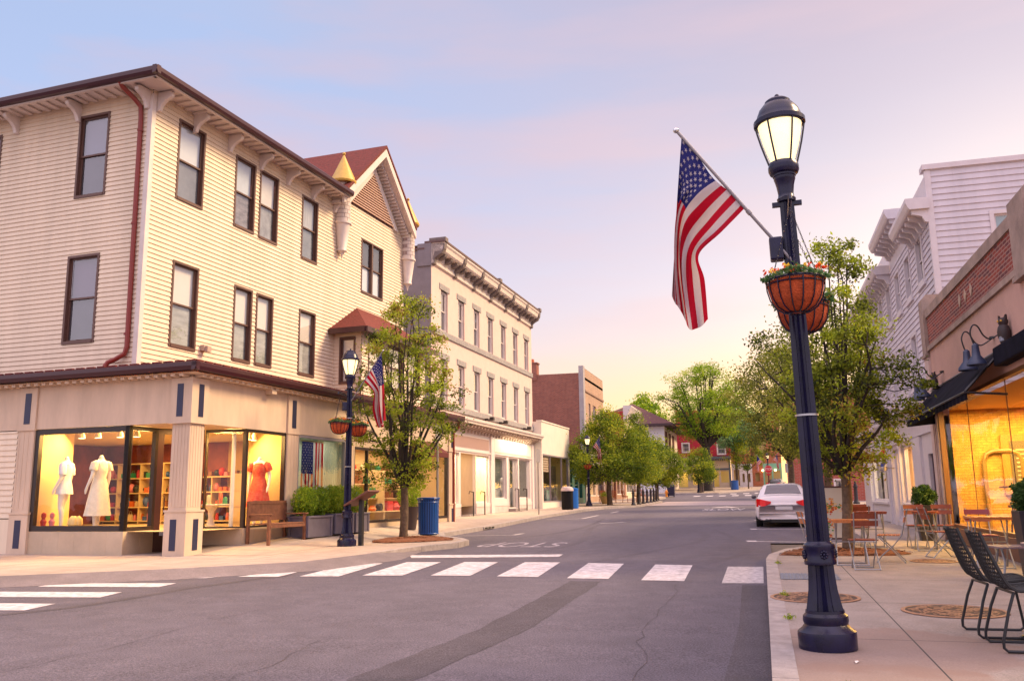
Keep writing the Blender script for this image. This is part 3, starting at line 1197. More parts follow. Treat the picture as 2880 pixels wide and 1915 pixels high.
pbox(b, ps, 2.66, 2.8, 0.12, 0.2, 4.84, 4.97)
b.build('vent', mat('beige_vent', (0.45, 0.33, 0.27), 0.6), cb)

# gable roof, barge boards and louvre
b = MB()
for s in (-1, 1):
    e = GC + (2.42 if s > 0 else -2.75)
    dz_ = 0.07
    zt, ze = 13.15, (10.92 if s > 0 else 10.62)
    b.prism([(GC, 1.45, zt), (e, 1.45, ze), (e, 1.45, ze + dz_ + 0.03), (GC, 1.45, zt + dz_ + 0.03)], (0, 9.0, 0))
b.build('gable_roof', M_red_shingle, cb)
b = MB()
for s in (-1, 1):
    e = GC + (2.40 if s > 0 else -2.72)
    zr = 0.27 if s > 0 else 0.0
    b.prism([(GC, 1.47, 13.12), (e, 1.47, 10.61 + zr), (e, 1.47, 10.33 + zr), (GC, 1.47, 12.84)], (0, 0.08, 0))
    b.prism([(GC, 1.553, 12.90), (e - s * 0.15, 1.553, 10.60 + zr), (e - s * 0.15, 1.553, 10.54 + zr), (GC, 1.553, 12.84)], (0, 0.44, 0))
    for k in range(24):          # dentil row on the raked soffit
        f = (k + 0.7) / 25
        x = GC + (e - GC) * f
        z = 12.84 + (10.35 + zr - 12.84) * f
        b.box(x - 0.035, x + 0.035, 1.7, 1.98, z - 0.10, z + 0.02)
    e2_ = GC + s * 1.85
    b.prism([(GC, 1.92, 12.60), (e2_, 1.92, 10.74), (e2_ - s * 0.28, 1.92, 10.74), (GC, 1.92, 12.28)], (0, 0.06, 0))
b.build('barge_board', M_trimw, cb)
b = MB()
b.prism([(GC - 1.55, 1.955, 10.78), (GC + 1.5, 1.955, 10.78), (GC, 1.955, 12.27)], (0, 0.03, 0))
b.m(1)
for k in range(16):
    z = 10.82 + k * 0.09
    f = (z - 10.78) / 1.49
    x0, x1 = GC - 1.55 * (1 - f) + 0.03, GC + 1.5 * (1 - f) - 0.03
    b.box(x0, x1, 1.905, 1.945, z, z + 0.036)
b.build('louvre', [mat('louvre_dark', (0.10, 0.035, 0.03), 0.8), mat('louvre_slat', (0.58, 0.38, 0.30), 0.6)], cb)
M_turret = brick_mat('turret_stone', (0.62, 0.55, 0.52), (0.70, 0.62, 0.58), (0.33, 0.25, 0.24), 0.17, 0.13, 'X', 0.010)
M_gold = mat('gold_cone', (0.60, 0.36, 0.06), 0.38, var=0.15, scale=8)
for u in (8.85, 13.5):
    c = (u, 1.86, 0)
    b = MB()
    b.lathe([(0.25, 9.88), (0.25, 11.2), (0.27, 11.22)], 18, c)
    t_ = b.build('turret', M_turret, cb, smooth=True)
    b = MB()
    b.lathe([(0.41, 11.16), (0.43, 11.22), (0.30, 11.50), (0.14, 11.86), (0.028, 12.12), (0.02, 12.14)], 18, c)
    b.ball((u, 1.86, 12.18), 0.055)
    b.build('cone_roof', M_gold, t_, smooth=True)
    b = MB()
    b.lathe([(0.015, 8.72), (0.04, 8.86), (0.10, 8.93), (0.16, 8.96), (0.15, 9.02), (0.14, 9.04), (0.24, 9.76), (0.25, 9.8), (0.29, 9.83), (0.29, 9.89), (0.255, 9.9)], 18, c,
            flute=lambda k, z: 0.96 + 0.04 * (k % 2) if 9.05 < z < 9.75 else 1.0)
    b.build('corbel', M_trimw, t_, smooth=True)

# bay window at first-floor level
b = MB()
py_ = lambda a, o, z: (a, 1.05 - o, z)
pbl = lambda a, o, z: (8.75 - o, a, z)
BW = [(9.15, 10.15, 4.75, 6.2), (10.45, 11.55, 4.75, 6.2), (11.85, 12.85, 4.75, 6.2)]
siding(b, py_, 4.1, 6.4, lambda z: (8.75, 13.25), BW)
siding(b, pbl, 4.1, 6.4, lambda z: (1.05, 2.0), [(1.25, 1.8, 4.75, 6.2)])
b.quad((13.25, 1.05, 4.1), (13.25, 2, 4.1), (13.25, 2, 6.4), (13.25, 1.05, 6.4))
bay = b.build('bay_window', M_cream, cb)
for h in BW:
    sash_window(bay, py_, *h, M_winfr, top=M_blindw, bot=M_blindw)
sash_window(bay, pbl, 1.25, 1.8, 4.75, 6.2, M_winfr, top=M_blindw, bot=M_blindw)
b = MB()
b.poly([(8.4, 0.7, 6.42), (13.6, 0.7, 6.42), (11.9, 2.0, 7.42), (10.1, 2.0, 7.42)])
b.poly([(8.4, 0.7, 6.42), (10.1, 2.0, 7.42), (8.4, 2.0, 6.42)])
b.poly([(13.6, 0.7, 6.42), (13.6, 2.0, 6.42), (11.9, 2.0, 7.42)])
b.build('roof', M_red_shingle, bay)
b = MB()
b.box(8.4, 13.6, 0.66, 0.74, 6.26, 6.42)
b.box(8.36, 8.44, 0.74, 2.0, 6.26, 6.42)
b.box(8.44, 13.6, 0.74, 2.0, 6.38, 6.40)
b.build('gutter', M_brown, bay)

# ---- canopy, fascia and pilasters of the ground floor
pf = lambda a, o, z: (a, 0.0 - o, z)      # ground-floor street plane
pw = lambda a, o, z: (0.0 - o, a, z)      # ground-floor plane facing the photographer
b = MB()
ga = 3.87
gp = [(0.26, ga), (0.34, ga + 0.02), (0.37, ga + 0.09), (0.37, ga + 0.165), (0.35, ga + 0.18), (0.26, ga + 0.18)]
b.prism([pf(-0.37, o, z) for o, z in gp], (13.9, 0, 0))
b.prism([pw(-0.37, o, z) for o, z in gp], (0, 14.4, 0))
b.build('canopy_gutter', M_brown, cb)
b = MB()
b.poly([(-0.33, -0.33, 4.06), (13.5, -0.33, 4.06), (13.5, 2.02, 4.20), (0.58, 2.02, 4.20)])
b.poly([(-0.33, -0.33, 4.06), (0.58, 2.02, 4.20), (0.58, 14, 4.24), (-0.33, 14, 4.06)])
for k in range(50):
    a = -0.3 + k * 0.28
    b.box(a, a + 0.2, -0.335, -0.28, 4.055, 4.085)
    b.box(-0.335, -0.28, a, a + 0.2, 4.055, 4.085)
b.build('canopy_roof', M_red_shingle, cb)
b = MB()
b.poly([(-0.28, -0.28, 3.85), (13.5, -0.28, 3.85), (13.5, 0, 3.84), (0, 0, 3.84), (0, 14, 3.84), (-0.28, 14, 3.85)])
for k in range(64):
    a = 0.05 + k * 0.21
    pbox(b, pf, a, a + 0.1, 0.012, 0.22, 3.79, 3.845)
    pbox(b, pw, a, a + 0.1, 0.012, 0.22, 3.79, 3.845)
b.build('canopy_soffit', M_beige, cb)
b = MB()
pbox(b, pf, 0.0, 13.4, -0.14, 0.0, 2.88, 3.86)
pbox(b, pw, 0.14, 14, -0.14, 0.0, 2.88, 3.86)
b.build('fascia', M_beige, cb)
for a in (2.45, 6.6):
    b = MB()
    pbox(b, pf, a, a + 0.18, 0.003, 0.2, 3.70, 3.80)
    b.build('canopy_lamp', M_beige, cb)


def pilaster(pt, a0, a1, base=True, shaft=True, g0=0.15):
    b_ = MB()
    pbox(b_, pt, a0, a1, 0.004, 0.045, 2.90, 3.78)
    pbox(b_, pt, a0 - 0.015, a1 + 0.015, 0.0, 0.055, 2.86, 2.90)
    if base:
        pbox(b_, pt, a0 - 0.02, a1 + 0.02, -0.1, 0.06, g0, 1.10)
        pbox(b_, pt, a0 - 0.035, a1 + 0.035, -0.1, 0.075, 1.10, 1.14)
    if shaft:
        pbox(b_, pt, a0 + 0.01, a1 - 0.01, -0.1, 0.03, 1.14, 2.86)
        for k in range(4):
            q = a0 + 0.05 + (a1 - a0 - 0.1) * k / 3
            pbox(b_, pt, q - 0.018, q + 0.018, 0.03, 0.036, 1.2, 2.84)
    o = b_.build('pilaster', M_beige, cb)
    b_ = MB()
    m_ = (a0 + a1) / 2
    pbox(b_, pt, m_ - 0.085, m_ + 0.085, 0.046, 0.052, 3.0, 3.66)
    b_.build('inset_panel', M_navy, o)
    if base:
        b_ = MB()
        pbox(b_, pt, m_ - 0.085, m_ + 0.085, 0.061, 0.067, 0.40, 0.98)
        b_.build('inset_panel', M_navy, o)


b = MB()
b.box(-0.06, 0.46, -0.06, 0.46, 0.2, 1.12)
b.box(-0.075, 0.475, -0.075, 0.475, 1.12, 1.16)
b.box(-0.01, 0.42, -0.01, 0.42, 1.16, 2.87)
for k in range(5):
    q = 0.05 + 0.31 * k / 4
    b.box(q - 0.02, q + 0.02, -0.017, -0.01, 1.22, 2.84)
    b.box(-0.017, -0.01, q - 0.02, q + 0.02, 1.22, 2.84)
b.box(-0.05, 0.47, -0.05, 0.0, 2.90, 3.78)
b.box(-0.05, 0.0, 0.0, 0.47, 2.90, 3.78)
b.box(-0.065, 0.485, -0.065, 0.485, 2.862, 2.90)
pil = b.build('pillar', M_beige, cb)
for z0, z1, o in ((3.0, 3.66, 0.0505), (0.38, 0.98, 0.0605)):
    MB().box(0.16, 0.31, -o - 0.006, -o, z0, z1).build('inset_panel', M_navy, pil)
    MB().box(-o - 0.006, -o, 0.16, 0.31, z0, z1).build('inset_panel', M_navy, pil)
pilaster(pf, 3.36, 3.84)
pilaster(pw, 4.0, 4.48)
pilaster(pf, 6.15, 6.55, base=False)
pilaster(pf, 12.9, 13.4)

# siding bay left of the shop window
b = MB()
siding(b, pw, 1.02, 2.86, lambda z: (4.5, 14), [], pitch=0.12)
pbox(b, pw, 4.5, 14, -0.05, 0.01, 0.1, 1.0)
b.build('wall', M_cream, cb)

# kick plates below the windows
pA, lA = seg_pt((0.0, 1.5), (0.85, 1.5))
pB, lB = seg_pt((0.85, 1.5), (1.65, 0.95))
pC, lC = seg_pt((1.65, 0.95), (1.85, 0.0))
for pt, a0, a1 in ((pw, 1.5, 4.0), (pA, 0.1, lA), (pC, 0.0, lC - 0.05), (pf, 1.85, 3.36), (pf, 3.84, 6.15)):
    n_ = max(1, round((a1 - a0) / 0.42))
    b = MB()
    for k in range(n_):
        x0, x1 = a0 + (a1 - a0) * k / n_, a0 + (a1 - a0) * (k + 1) / n_
        pbox(b, pt, x0 + 0.002, x1 - 0.002, -0.12, 0.0, 0.1, 0.745)
    b.build('kick_plate', M_tile, cb)
shop_window(cb, pw, 1.5, 4.0, 0.75, 2.87, M_shopfr, fw=0.11)
shop_window(cb, pA, 0.0, lA, 0.75, 2.87, M_shopfr, fw=0.08)
shop_window(cb, pC, 0.02, lC, 0.75, 2.87, M_shopfr, fw=0.028, fw_top=0.06)
shop_window(cb, pf, 1.86, 3.35, 0.75, 2.87, M_shopfr, fw=0.035, fw_top=0.06)
shop_window(cb, pf, 3.86, 6.14, 0.60, 2.87, mat('grey_shop_frame', (0.25, 0.22, 0.24), 0.5), fw=0.06, glassm=glass('green_glass', (0.80, 0.92, 0.88), 0.08))
d = shop_window(cb, pB, 0.0, lB, 0.24, 2.87, M_doorfr, fw=0.12, name='door')
b = MB()
pbox(b, pB, 0.12, lB - 0.12, -0.05, 0.0, 0.24, 0.62)
b.tube([pB(0.17, 0.02, 1.05), pB(0.17, 0.06, 1.08), pB(0.17, 0.06, 1.42), pB(0.17, 0.02, 1.45)], 0.014, 6)
b.build('handle', M_doorfr, d)
b = MB()
b.poly([(0.02, 0.14, 2.885), (1.86, 0.14, 2.885), (1.66, 0.96, 2.885), (0.86, 1.5, 2.885), (0.02, 1.5, 2.885)])
b.build('entry_ceiling', M_beige, cb)

# interior of the dress shop
M_yel = mat('yellow_wall', (0.80, 0.62, 0.26), 0.7)
M_redw = mat('dark_red_wall', (0.24, 0.05, 0.028), 0.7, var=0.5, scale=2)
M_ceil = mat('shop_ceiling', (0.75, 0.62, 0.42), 0.8)
M_floor = mat('shop_floor', (0.45, 0.33, 0.2), 0.6)
U1, W1 = 5.6, 7.6
room(cb, [(((0.12, 0.05, 0.74), (U1, 0.05, 0.74), (U1, W1, 0.74), (0.12, W1, 0.74)), 3),
          (((0.02, 0.14, 2.9), (U1, 0.14, 2.9), (U1, W1, 2.9), (0.02, W1, 2.9)), 2),
          (((0.1, 4.12, 0.7), (1.15, 4.12, 0.7), (1.15, 4.12, 2.9), (0.1, 4.12, 2.9)), 0), (((1.15, 4.12, 0.7), (1.15, W1, 0.7), (1.15, W1, 2.9), (1.15, 4.12, 2.9)), 1),
          (((0.1, W1, 0.7), (U1, W1, 0.7), (U1, W1, 2.9), (0.1, W1, 2.9)), 1),
          (((U1, 1.25, 0.7), (U1, 3.3, 0.7), (U1, 3.3, 2.9), (U1, 1.25, 2.9)), 4), (((U1, 3.3, 0.7), (U1, W1, 0.7), (U1, W1, 2.9), (U1, 3.3, 2.9)), 1),
          (((3.42, 0.06, 0.7), (3.42, 1.2, 0.7), (3.42, 1.2, 2.9), (3.42, 0.06, 2.9)), 0),
          (((3.42, 1.2, 0.7), (U1, 1.2, 0.7), (U1, 1.2, 2.9), (3.42, 1.2, 2.9)), 0)],
     [M_yel, M_redw, M_ceil, M_floor, mat('mustard_wall', (0.45, 0.27, 0.08), 0.7, var=0.2, scale=1.5)])
WARM = (1.0, 0.58, 0.18)
area_light('shop_light', (0.9, 2.9, 2.83), 170, WARM, 0.4, 2.0, cb, rot=(0, R(42), 0))
area_light('shop_light', (3.4, 4.0, 2.85), 190, WARM, 2.5, 3.0, cb)
area_light('shop_light', (2.6, 0.75, 2.83), 105, WARM, 1.0, 0.4, cb, rot=(R(-40), 0, 0))
area_light('shop_light', (0.9, 0.7, 2.87), 40, WARM, 0.6, 0.6, cb)
for (u, w) in ((0.55, 3.3), (0.6, 2.9), (0.7, 2.4), (0.75, 2.0), (2.7, 0.55), (2.95, 0.6)):
    b = MB()
    b.lathe([(0.075, 2.70), (0.06, 2.78), (0.035, 2.84), (0.03, 2.89)], 10, (u, w, 0), cap=False)
    b.m(1).lathe([(0.07, 2.698), (0.001, 2.70)], 10, (u, w, 0), cap=False)
    b.build('spotlight', [M_ceil, emat('spot_glow', (1.0, 0.8, 0.45), 5.0)], cb)
for pos, z0 in ((pA(0.22, -0.25, 0)[:2], 0.74), ((1.98, 0.42), 0.74)):
    b = MB()
    b.tube([(pos[0], pos[1], z0), (pos[0], pos[1], 2.88)], 0.045, 10)
    b.build('column', mat('white_pole', (0.75, 0.72, 0.6), 0.5), cb, smooth=True)

# room behind the flag window and the next shop along
M_pale = mat('pale_room', (0.40, 0.44, 0.40), 0.8)
M_goods = mat('shop_wall_bright', (0.7, 0.5, 0.25), 0.8)
room(cb, [(((3.5, 1.15, 0.5), (6.12, 1.15, 0.5), (6.12, 1.15, 2.9), (3.5, 1.15, 2.9)), 0),
          (((6.12, 0.1, 0.5), (6.12, 1.15, 0.5), (6.12, 1.15, 2.9), (6.12, 0.1, 2.9)), 0),
          (((3.5, 0.1, 0.58), (6.12, 0.1, 0.58), (6.12, 1.15, 0.58), (3.5, 1.15, 0.58)), 0),
          (((3.5, 0.14, 2.89), (6.12, 0.14, 2.89), (6.12, 1.15, 2.89), (3.5, 1.15, 2.89)), 0),
          (((6.14, 2.2, 0.5), (13.4, 2.2, 0.5), (13.4, 2.2, 2.9), (6.14, 2.2, 2.9)), 1),
          (((13.38, 0.1, 0.5), (13.38, 2.2, 0.5), (13.38, 2.2, 2.9), (13.38, 0.1, 2.9)), 1),
          (((6.14, 0.1, 0.58), (13.4, 0.1, 0.58), (13.4, 2.2, 0.58), (6.14, 2.2, 0.58)), 1),
          (((6.14, 0.14, 2.89), (13.4, 0.14, 2.89), (13.4, 2.2, 2.89), (6.14, 2.2, 2.89)), 1)], [M_pale, M_goods])
area_light('shop_light', (5.0, 0.6, 2.85), 20, (1.0, 0.9, 0.7), 1.6, 0.5, cb)
area_light('shop_light', (9.7, 1.1, 2.85), 130, (1.0, 0.74, 0.42), 5.5, 1.0, cb)
shop_window(cb, pf, 6.56, 12.88, 0.68, 2.72, M_shopfr, fw=0.07, mulls=(7.35, 9.9))
b = MB()
pbox(b, pf, 6.55, 12.9, -0.14, -0.02, 2.72, 2.88)
b.build('lintel', M_tile, cb)
b = MB()
pbox(b, pf, 6.56, 12.88, -0.12, -0.01, 0.2, 0.68)
b.build('kick_plate', M_tile, cb)
b = MB()
b.prism([pf(10.1, 0, 3.1), pf(10.1, 0.5, 2.74), pf(10.1, 0.5, 2.6), pf(10.1, 0.47, 2.6), pf(10.1, 0, 2.75)], (1.7, 0, 0))
b.build('awning', mat('maroon_awning', (0.11, 0.02, 0.018), 0.9), cb)
b = MB()
b.tube([pf(13.25, 0.25, 3.9), pf(13.25, 0.25, 3.7), pf(13.25, 0.05, 3.5), pf(13.25, 0.05, 0.4)], 0.05, 8)
b.build('downpipe', M_downp, cb, smooth=True)

# ================================================================== THREE-STOREY WHITE BUILDING
pz = lambda a, o, z: (a, -o, z)
M_wb = mat('pink_white_brick', (0.66, 0.505, 0.445), 0.75, var=0.08, scale=2.5, bump=0.35, bscale=26)
M_greyp = mat('grey_painted_brick', (0.22, 0.195, 0.215), 0.8, var=0.15, scale=2, bump=0.4, bscale=22)
M_lint = mat('grey_stone_lintel', (0.34, 0.315, 0.31), 0.9, var=0.3, scale=9, bump=0.9, bscale=20)
M_corn = mat('grey_brown_cornice', (0.17, 0.135, 0.13), 0.7, var=0.2, scale=6)
M_browncap = mat('brown_cap', (0.13, 0.075, 0.07), 0.7)
M_white = mat('white_paint', (0.72, 0.63, 0.60), 0.5)
M_marble = mat('pinkish_marble', (0.64, 0.53, 0.50), 0.5, var=0.2, scale=3)
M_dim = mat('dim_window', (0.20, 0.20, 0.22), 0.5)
M_lit = mat('lit_wall', (0.85, 0.74, 0.48), 0.8)
wb = thing('white_building', 'three storey pale pink and white building with bracketed grey cornice', 'building', (-12.9, 33.45, 0), R(88.7))
LB = 15.4
u7 = [0.90, 3.03, 5.15, 7.22, 9.37, 11.55, 13.72]
HW = []
for u in u7:
    HW += [(u + 0.19, u + 1.0, 8.40, 10.20), (u + 0.19, u + 1.0, 5.30, 7.19)]
b = MB()
wall_holes(b, pz, 0, LB, 4.4, 11.2, HW, 0.16)
b.m(1)
b.quad((0, 0, 0), (0, 14, 0), (0, 14, 11.7), (0, 0, 11.7))
b.m(0)
b.quad((LB, 0, 0), (LB, 14, 0), (LB, 14, 11.7), (LB, 0, 11.7))
b.quad((0, 0, 11.2), (LB, 0, 11.2), (LB, 0, 12.0), (0, 0, 12.0))
b.quad((0, 0, 11.95), (LB, 0, 11.95), (LB, 14, 11.6), (0, 14, 11.6))
b.build('wall', [M_wb, M_greyp], wb)
for h in HW:
    pw2 = lambda a, o, z: (a, 0.075 - o, z)
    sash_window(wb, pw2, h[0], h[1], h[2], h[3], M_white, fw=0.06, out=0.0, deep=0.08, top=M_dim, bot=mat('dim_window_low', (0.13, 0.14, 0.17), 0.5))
for u in u7:
    for z in (10.2, 7.19):
        b = MB()
        pbox(b, pz, u, u + 1.19, -0.1, 0.035, z, z + 0.26)
        b.build('lintel', M_lint, wb, bevel=0.015)
for z in (8.39, 5.29):
    b = MB()
    k = 0
    while k < LB - 0.01:
        k1 = min(LB, k + 2.13)
        pbox(b, pz, k + 0.004, k1 - 0.004, -0.1, 0.07, z - 0.24, z)
        k = k1
    b.build('sill_course', M_lint, wb)
# main cornice
b = MB()
prof = [(0, 11.98), (0.60, 11.98), (0.60, 11.90), (0.54, 11.82), (0.50, 11.66), (0.44, 11.60), (0.14, 11.60), (0.10, 11.42), (0.06, 11.30), (0.10, 11.22), (0.10, 11.12), (0, 11.10)]
b.prism([pz(0, o, z) for o, z in prof], (LB, 0, 0))
c_ = b.build('cornice', M_trimw, wb)
b = MB()
pbox(b, pz, -0.05, LB + 0.05, -0.3, 0.63, 11.985, 12.07)
b.box(-0.06, 0.0, 0.3, 14, 11.72, 11.80)
b.build('cap', M_browncap, c_)
for k in range(7):
    x = 0.0 + k * (LB - 0.28) / 6
    b = MB()
    cp = [(0, 11.05), (0.12, 11.08), (0.13, 11.30), (0.30, 11.42), (0.47, 11.50), (0.52, 11.62), (0.57, 11.70), (0.60, 11.96), (0, 11.96)]
    b.prism([pz(x, o + 0.012, z) for o, z in cp], (0.28, 0, 0))
    if k in (0, 3, 6):
        pbox(b, pz, x - 0.03, x + 0.31, -0.1, 0.66, 12.0, 12.2)
    b.build('bracket', M_corn, c_, bevel=0.02)
for k in range(6):
    x0, x1 = 0.28 + k * (LB - 0.28) / 6, (k + 1) * (LB - 0.28) / 6
    for j in range(3):
        x = x0 + (x1 - x0) * (j + 0.5) / 3 - 0.13
        b = MB()
        b.prism([pz(x, o, z) for o, z in [(0.13, 11.36), (0.28, 11.40), (0.40, 11.50), (0.43, 11.60), (0.13, 11.60)]], (0.26, 0, 0))
        b.build('modillion', M_corn, c_, bevel=0.02)
b = MB()
b.box(-0.05, -0.002, 0.0, 0.62, 11.0, 11.98)
b.build('end_block', M_greyp, c_)
# storefront
b = MB()
prof = [(0, 4.86), (0.62, 4.80), (0.62, 4.70), (0.55, 4.64), (0.55, 4.58), (0.06, 4.56), (0.06, 4.26), (0, 4.26)]
b.prism([pz(0.02, o, z) for o, z in prof], (LB + 0.2, 0, 0))
sc = b.build('shop_cornice', M_trimw, wb)
for k in range(34):
    x = 0.1 + k * 0.455
    b = MB()
    b.prism([pz(x, o, z) for o, z in [(0.06, 4.22), (0.14, 4.24), (0.20, 4.36), (0.44, 4.44), (0.48, 4.56), (0.06, 4.56)]], (0.13, 0, 0))
    b.build('dentil', mat('tan_dentils', (0.42, 0.31, 0.26), 0.7), sc)
SW = [(1.35, 3.3, 1.08, 3.3), (3.5, 5.49, 0.5, 3.3), (5.52, 7.45, 1.08, 3.3), (8.17, 10.3, 1.24, 3.34), (10.65, 12.35, 0.72, 3.34), (12.55, 14.68, 1.24, 3.36)]
b = MB()
wall_holes(b, pz, 0, LB, 0.1, 4.4, SW, 0.16)
for a0, a1 in ((0.0, 0.5), (7.56, 8.08), (14.92, 15.4)):
    pbox(b, pz, a0, a1, 0.0, 0.09, 0.1, 4.26)
for a0, a1 in ((0.5, 3.5), (5.5, 7.56), (8.08, 10.6), (12.45, 14.92)):
    pbox(b, pz, a0 + 0.002, a1 - 0.002, 0.0, 0.03, 0.9, 1.06)
pbox(b, pz, 0.5, 7.56, 0.0, 0.05, 3.38, 3.46)
pbox(b, pz, 8.08, 14.92, 0.0, 0.05, 3.42, 3.5)
b.m(1)
for a0, a1 in ((0.5, 3.5), (5.5, 7.56), (8.08, 10.6), (12.45, 14.92)):
    pbox(b, pz, a0 + 0.004, a1 - 0.004, 0.0, 0.02, 0.1, 0.88)
b.build('shopfront', [M_white, M_marble], wb)
b = MB()
n_ = 60
for k in range(n_):
    x = 0.62 + 6.8 * k / n_
    pbox(b, pz, x, x + 0.065, 0.003, 0.03, 3.56, 4.06)
b.build('ribbed_sign_panel', mat('pink_ribs', (0.50, 0.34, 0.30), 0.6), wb)
b = MB()
pbox(b, pz, 8.25, 14.8, 0.003, 0.04, 3.54, 4.18)
b.build('sign_board', mat('cream_signboard', (0.80, 0.75, 0.62), 0.5, var=0.1, scale=2), wb)
area_light('sign_light', (11.6, -0.5, 4.30), 55, (1.0, 0.80, 0.5), 5.0, 0.1, wb, rot=(R(35), 0, 0))
M_poster = M_lit
for i, h in enumerate(SW):
    if i == 1:
        continue
    w = shop_window(wb, lambda a, o, z: (a, 0.12 - o, z), h[0], h[1], h[2], h[3], M_white if i != 4 else M_trimw, fw=0.07, name='door' if i == 4 else 'shop_window', mulls=() if i != 4 else (11.2, 12.0))
M_dark = mat('dim_shop', (0.13, 0.12, 0.11), 0.8, var=0.5, scale=1.5)
M_dim2 = mat('grey_green_curtain', (0.36, 0.39, 0.36), 0.8, var=0.25, scale=2)
room(wb, [(((1.2, 1.1, 0.6), (3.4, 1.1, 0.6), (3.4, 1.1, 3.4), (1.2, 1.1, 3.4)), 0),
          (((3.45, 0.05, 0.55), (3.45, 1.5, 0.55), (3.45, 1.5, 3.4), (3.45, 0.05, 3.4)), 0),
          (((3.45, 1.5, 0.55), (5.5, 1.5, 0.55), (5.5, 1.5, 3.4), (3.45, 1.5, 3.4)), 2),
          (((5.5, 0.05, 0.55), (5.5, 1.5, 0.55), (5.5, 1.5, 3.4), (5.5, 0.05, 3.4)), 2),
          (((5.52, 1.1, 0.6), (7.6, 1.1, 0.6), (7.6, 1.1, 3.4), (5.52, 1.1, 3.4)), 0),
          (((7.6, 0.2, 0.6), (7.6, 1.5, 0.6), (7.6, 1.5, 3.4), (7.6, 0.2, 3.4)), 0),
          (((1.2, 0.2, 0.95), (7.6, 0.2, 0.95), (7.6, 1.6, 0.95), (1.2, 1.6, 0.95)), 0),
          (((1.2, 0.2, 3.42), (7.6, 0.2, 3.42), (7.6, 1.6, 3.42), (1.2, 1.6, 3.42)), 0),
          (((8.1, 1.2, 0.6), (11.0, 1.2, 0.6), (11.0, 1.2, 3.4), (8.1, 1.2, 3.4)), 1),
          (((11.0, 1.6, 0.6), (15.3, 1.6, 0.6), (15.3, 1.6, 3.4), (11.0, 1.6, 3.4)), 3),
          (((15.3, 0.2, 0.6), (15.3, 1.6, 0.6), (15.3, 1.6, 3.4), (15.3, 0.2, 3.4)), 3),
          (((8.1, 0.2, 0.9), (15.3, 0.2, 0.9), (15.3, 1.6, 0.9), (8.1, 1.6, 0.9)), 1)],
     [M_lit, M_dark, M_beige, M_dim2])
area_light('shop_light', (2.3, 0.6, 3.35), 80, (1.0, 0.85, 0.45), 1.6, 0.5, wb)
area_light('shop_light', (6.5, 0.6, 3.35), 110, (1.0, 0.88, 0.5), 1.6, 0.5, wb)
area_light('shop_light', (4.5, 0.9, 3.35), 16, (1.0, 0.78, 0.45), 1.2, 0.8, wb)
area_light('shop_light', (11.5, 0.8, 3.35), 26, (1.0, 0.85, 0.65), 5, 0.5, wb)
for x, z in ((4.5, 0.46), (11.5, 0.62)):
    b = MB()
    b.box(x - 1.0, x + 1.0, -0.75, 0.02, 0.2, z)
    b.box(x - 1.0, x + 1.0, -0.42, 0.02, z, z + 0.12)
    b.build('doorstep', mat('doorstep_stone', (0.34, 0.28, 0.26), 0.85, var=0.2), wb, bevel=0.01)
for x, z in ((3.75, 0.58), (5.3, 0.58), (10.75, 0.74), (12.25, 0.74)):
    b = MB()
    b.tube([(x, -0.5, z - 0.3), (x, -0.5, z + 1.0)], 0.03, 6)
    b.tube([(x, -0.5, z + 0.98), (x, -0.32, z + 1.02), (x, -0.3, z + 0.9)], 0.022, 6)
    b.build('handrail', mat('dark_iron', (0.03, 0.02, 0.02), 0.5), wb, smooth=True)
b = MB()
b.tube([pz(3.4, 0.1, 4.98), pz(14.5, 0.1, 4.98)], 0.02, 5)
for x in (6.9, 9.1, 13.4):
    b.tube([pz(x, 0.1, 5.0), pz(x, 0.3, 5.05)], 0.03, 5)
    pbox(b, pz, x - 0.1, x + 0.12, 0.26, 0.45, 4.98, 5.14)
    pbox(b, pz, x - 0.35, x - 0.2, 0.1, 0.25, 4.95, 5.06)
b.build('floodlight_bar', mat('dark_iron', (0.03, 0.02, 0.02), 0.5), wb)

# ================================================================== LOW WHITE SHOP
ls = thing('low_shop', 'low white one storey shop with wide display window beside the white building', 'building', (-12.9, 33.45, 0), R(88.7))
po = lambda a, o, z: (a, -0.5 - o, z)
b = MB()
wall_holes(b, po, 15.44, 22.3, 0.2, 5.6, [(15.62, 21.9, 1.0, 3.75)], 0.15)
b.quad((15.44, -0.5, 0.2), (15.44, 3, 0.2), (15.44, 3, 5.6), (15.44, -0.5, 5.6))
b.quad((22.3, -0.5, 0.2), (22.3, 8, 0.2), (22.3, 8, 5.6), (22.3, -0.5, 5.6))
b.quad((15.44, -0.5, 5.4), (22.3, -0.5, 5.4), (22.3, 8, 5.4), (15.44, 8, 5.4))
pbox(b, po, 15.42, 22.32, -0.3, 0.04, 5.6, 5.68)
b.build('wall', mat('cream_white_paint', (0.76, 0.68, 0.58), 0.6, var=0.07, scale=1.5), ls)
shop_window(ls, po, 15.62, 21.9, 1.0, 3.75, mat('grey_shop_frame', (0.25, 0.22, 0.24), 0.5), fw=0.08, mulls=(17.4, 20.2))
room(ls, [(((15.5, 1.0, 0.9), (22.2, 1.0, 0.9), (22.2, 1.0, 3.8), (15.5, 1.0, 3.8)), 0),
          (((15.5, -0.4, 1.0), (22.2, -0.4, 1.0), (22.2, 1.0, 1.0), (15.5, 1.0, 1.0)), 0),
          (((22.2, -0.4, 0.9), (22.2, 1.0, 0.9), (22.2, 1.0, 3.8), (22.2, -0.4, 3.8)), 1)],
     [M_dark, M_yel])
area_light('shop_light', (18, 0.3, 3.7), 22, WARM, 3, 0.5, ls)
b = MB()
for k in range(7):
    pbox(b, po, 15.7, 17.3, -0.14, -0.11, 2.75 + k * 0.14, 2.86 + k * 0.14)
b.build('blind', M_beige, ls)
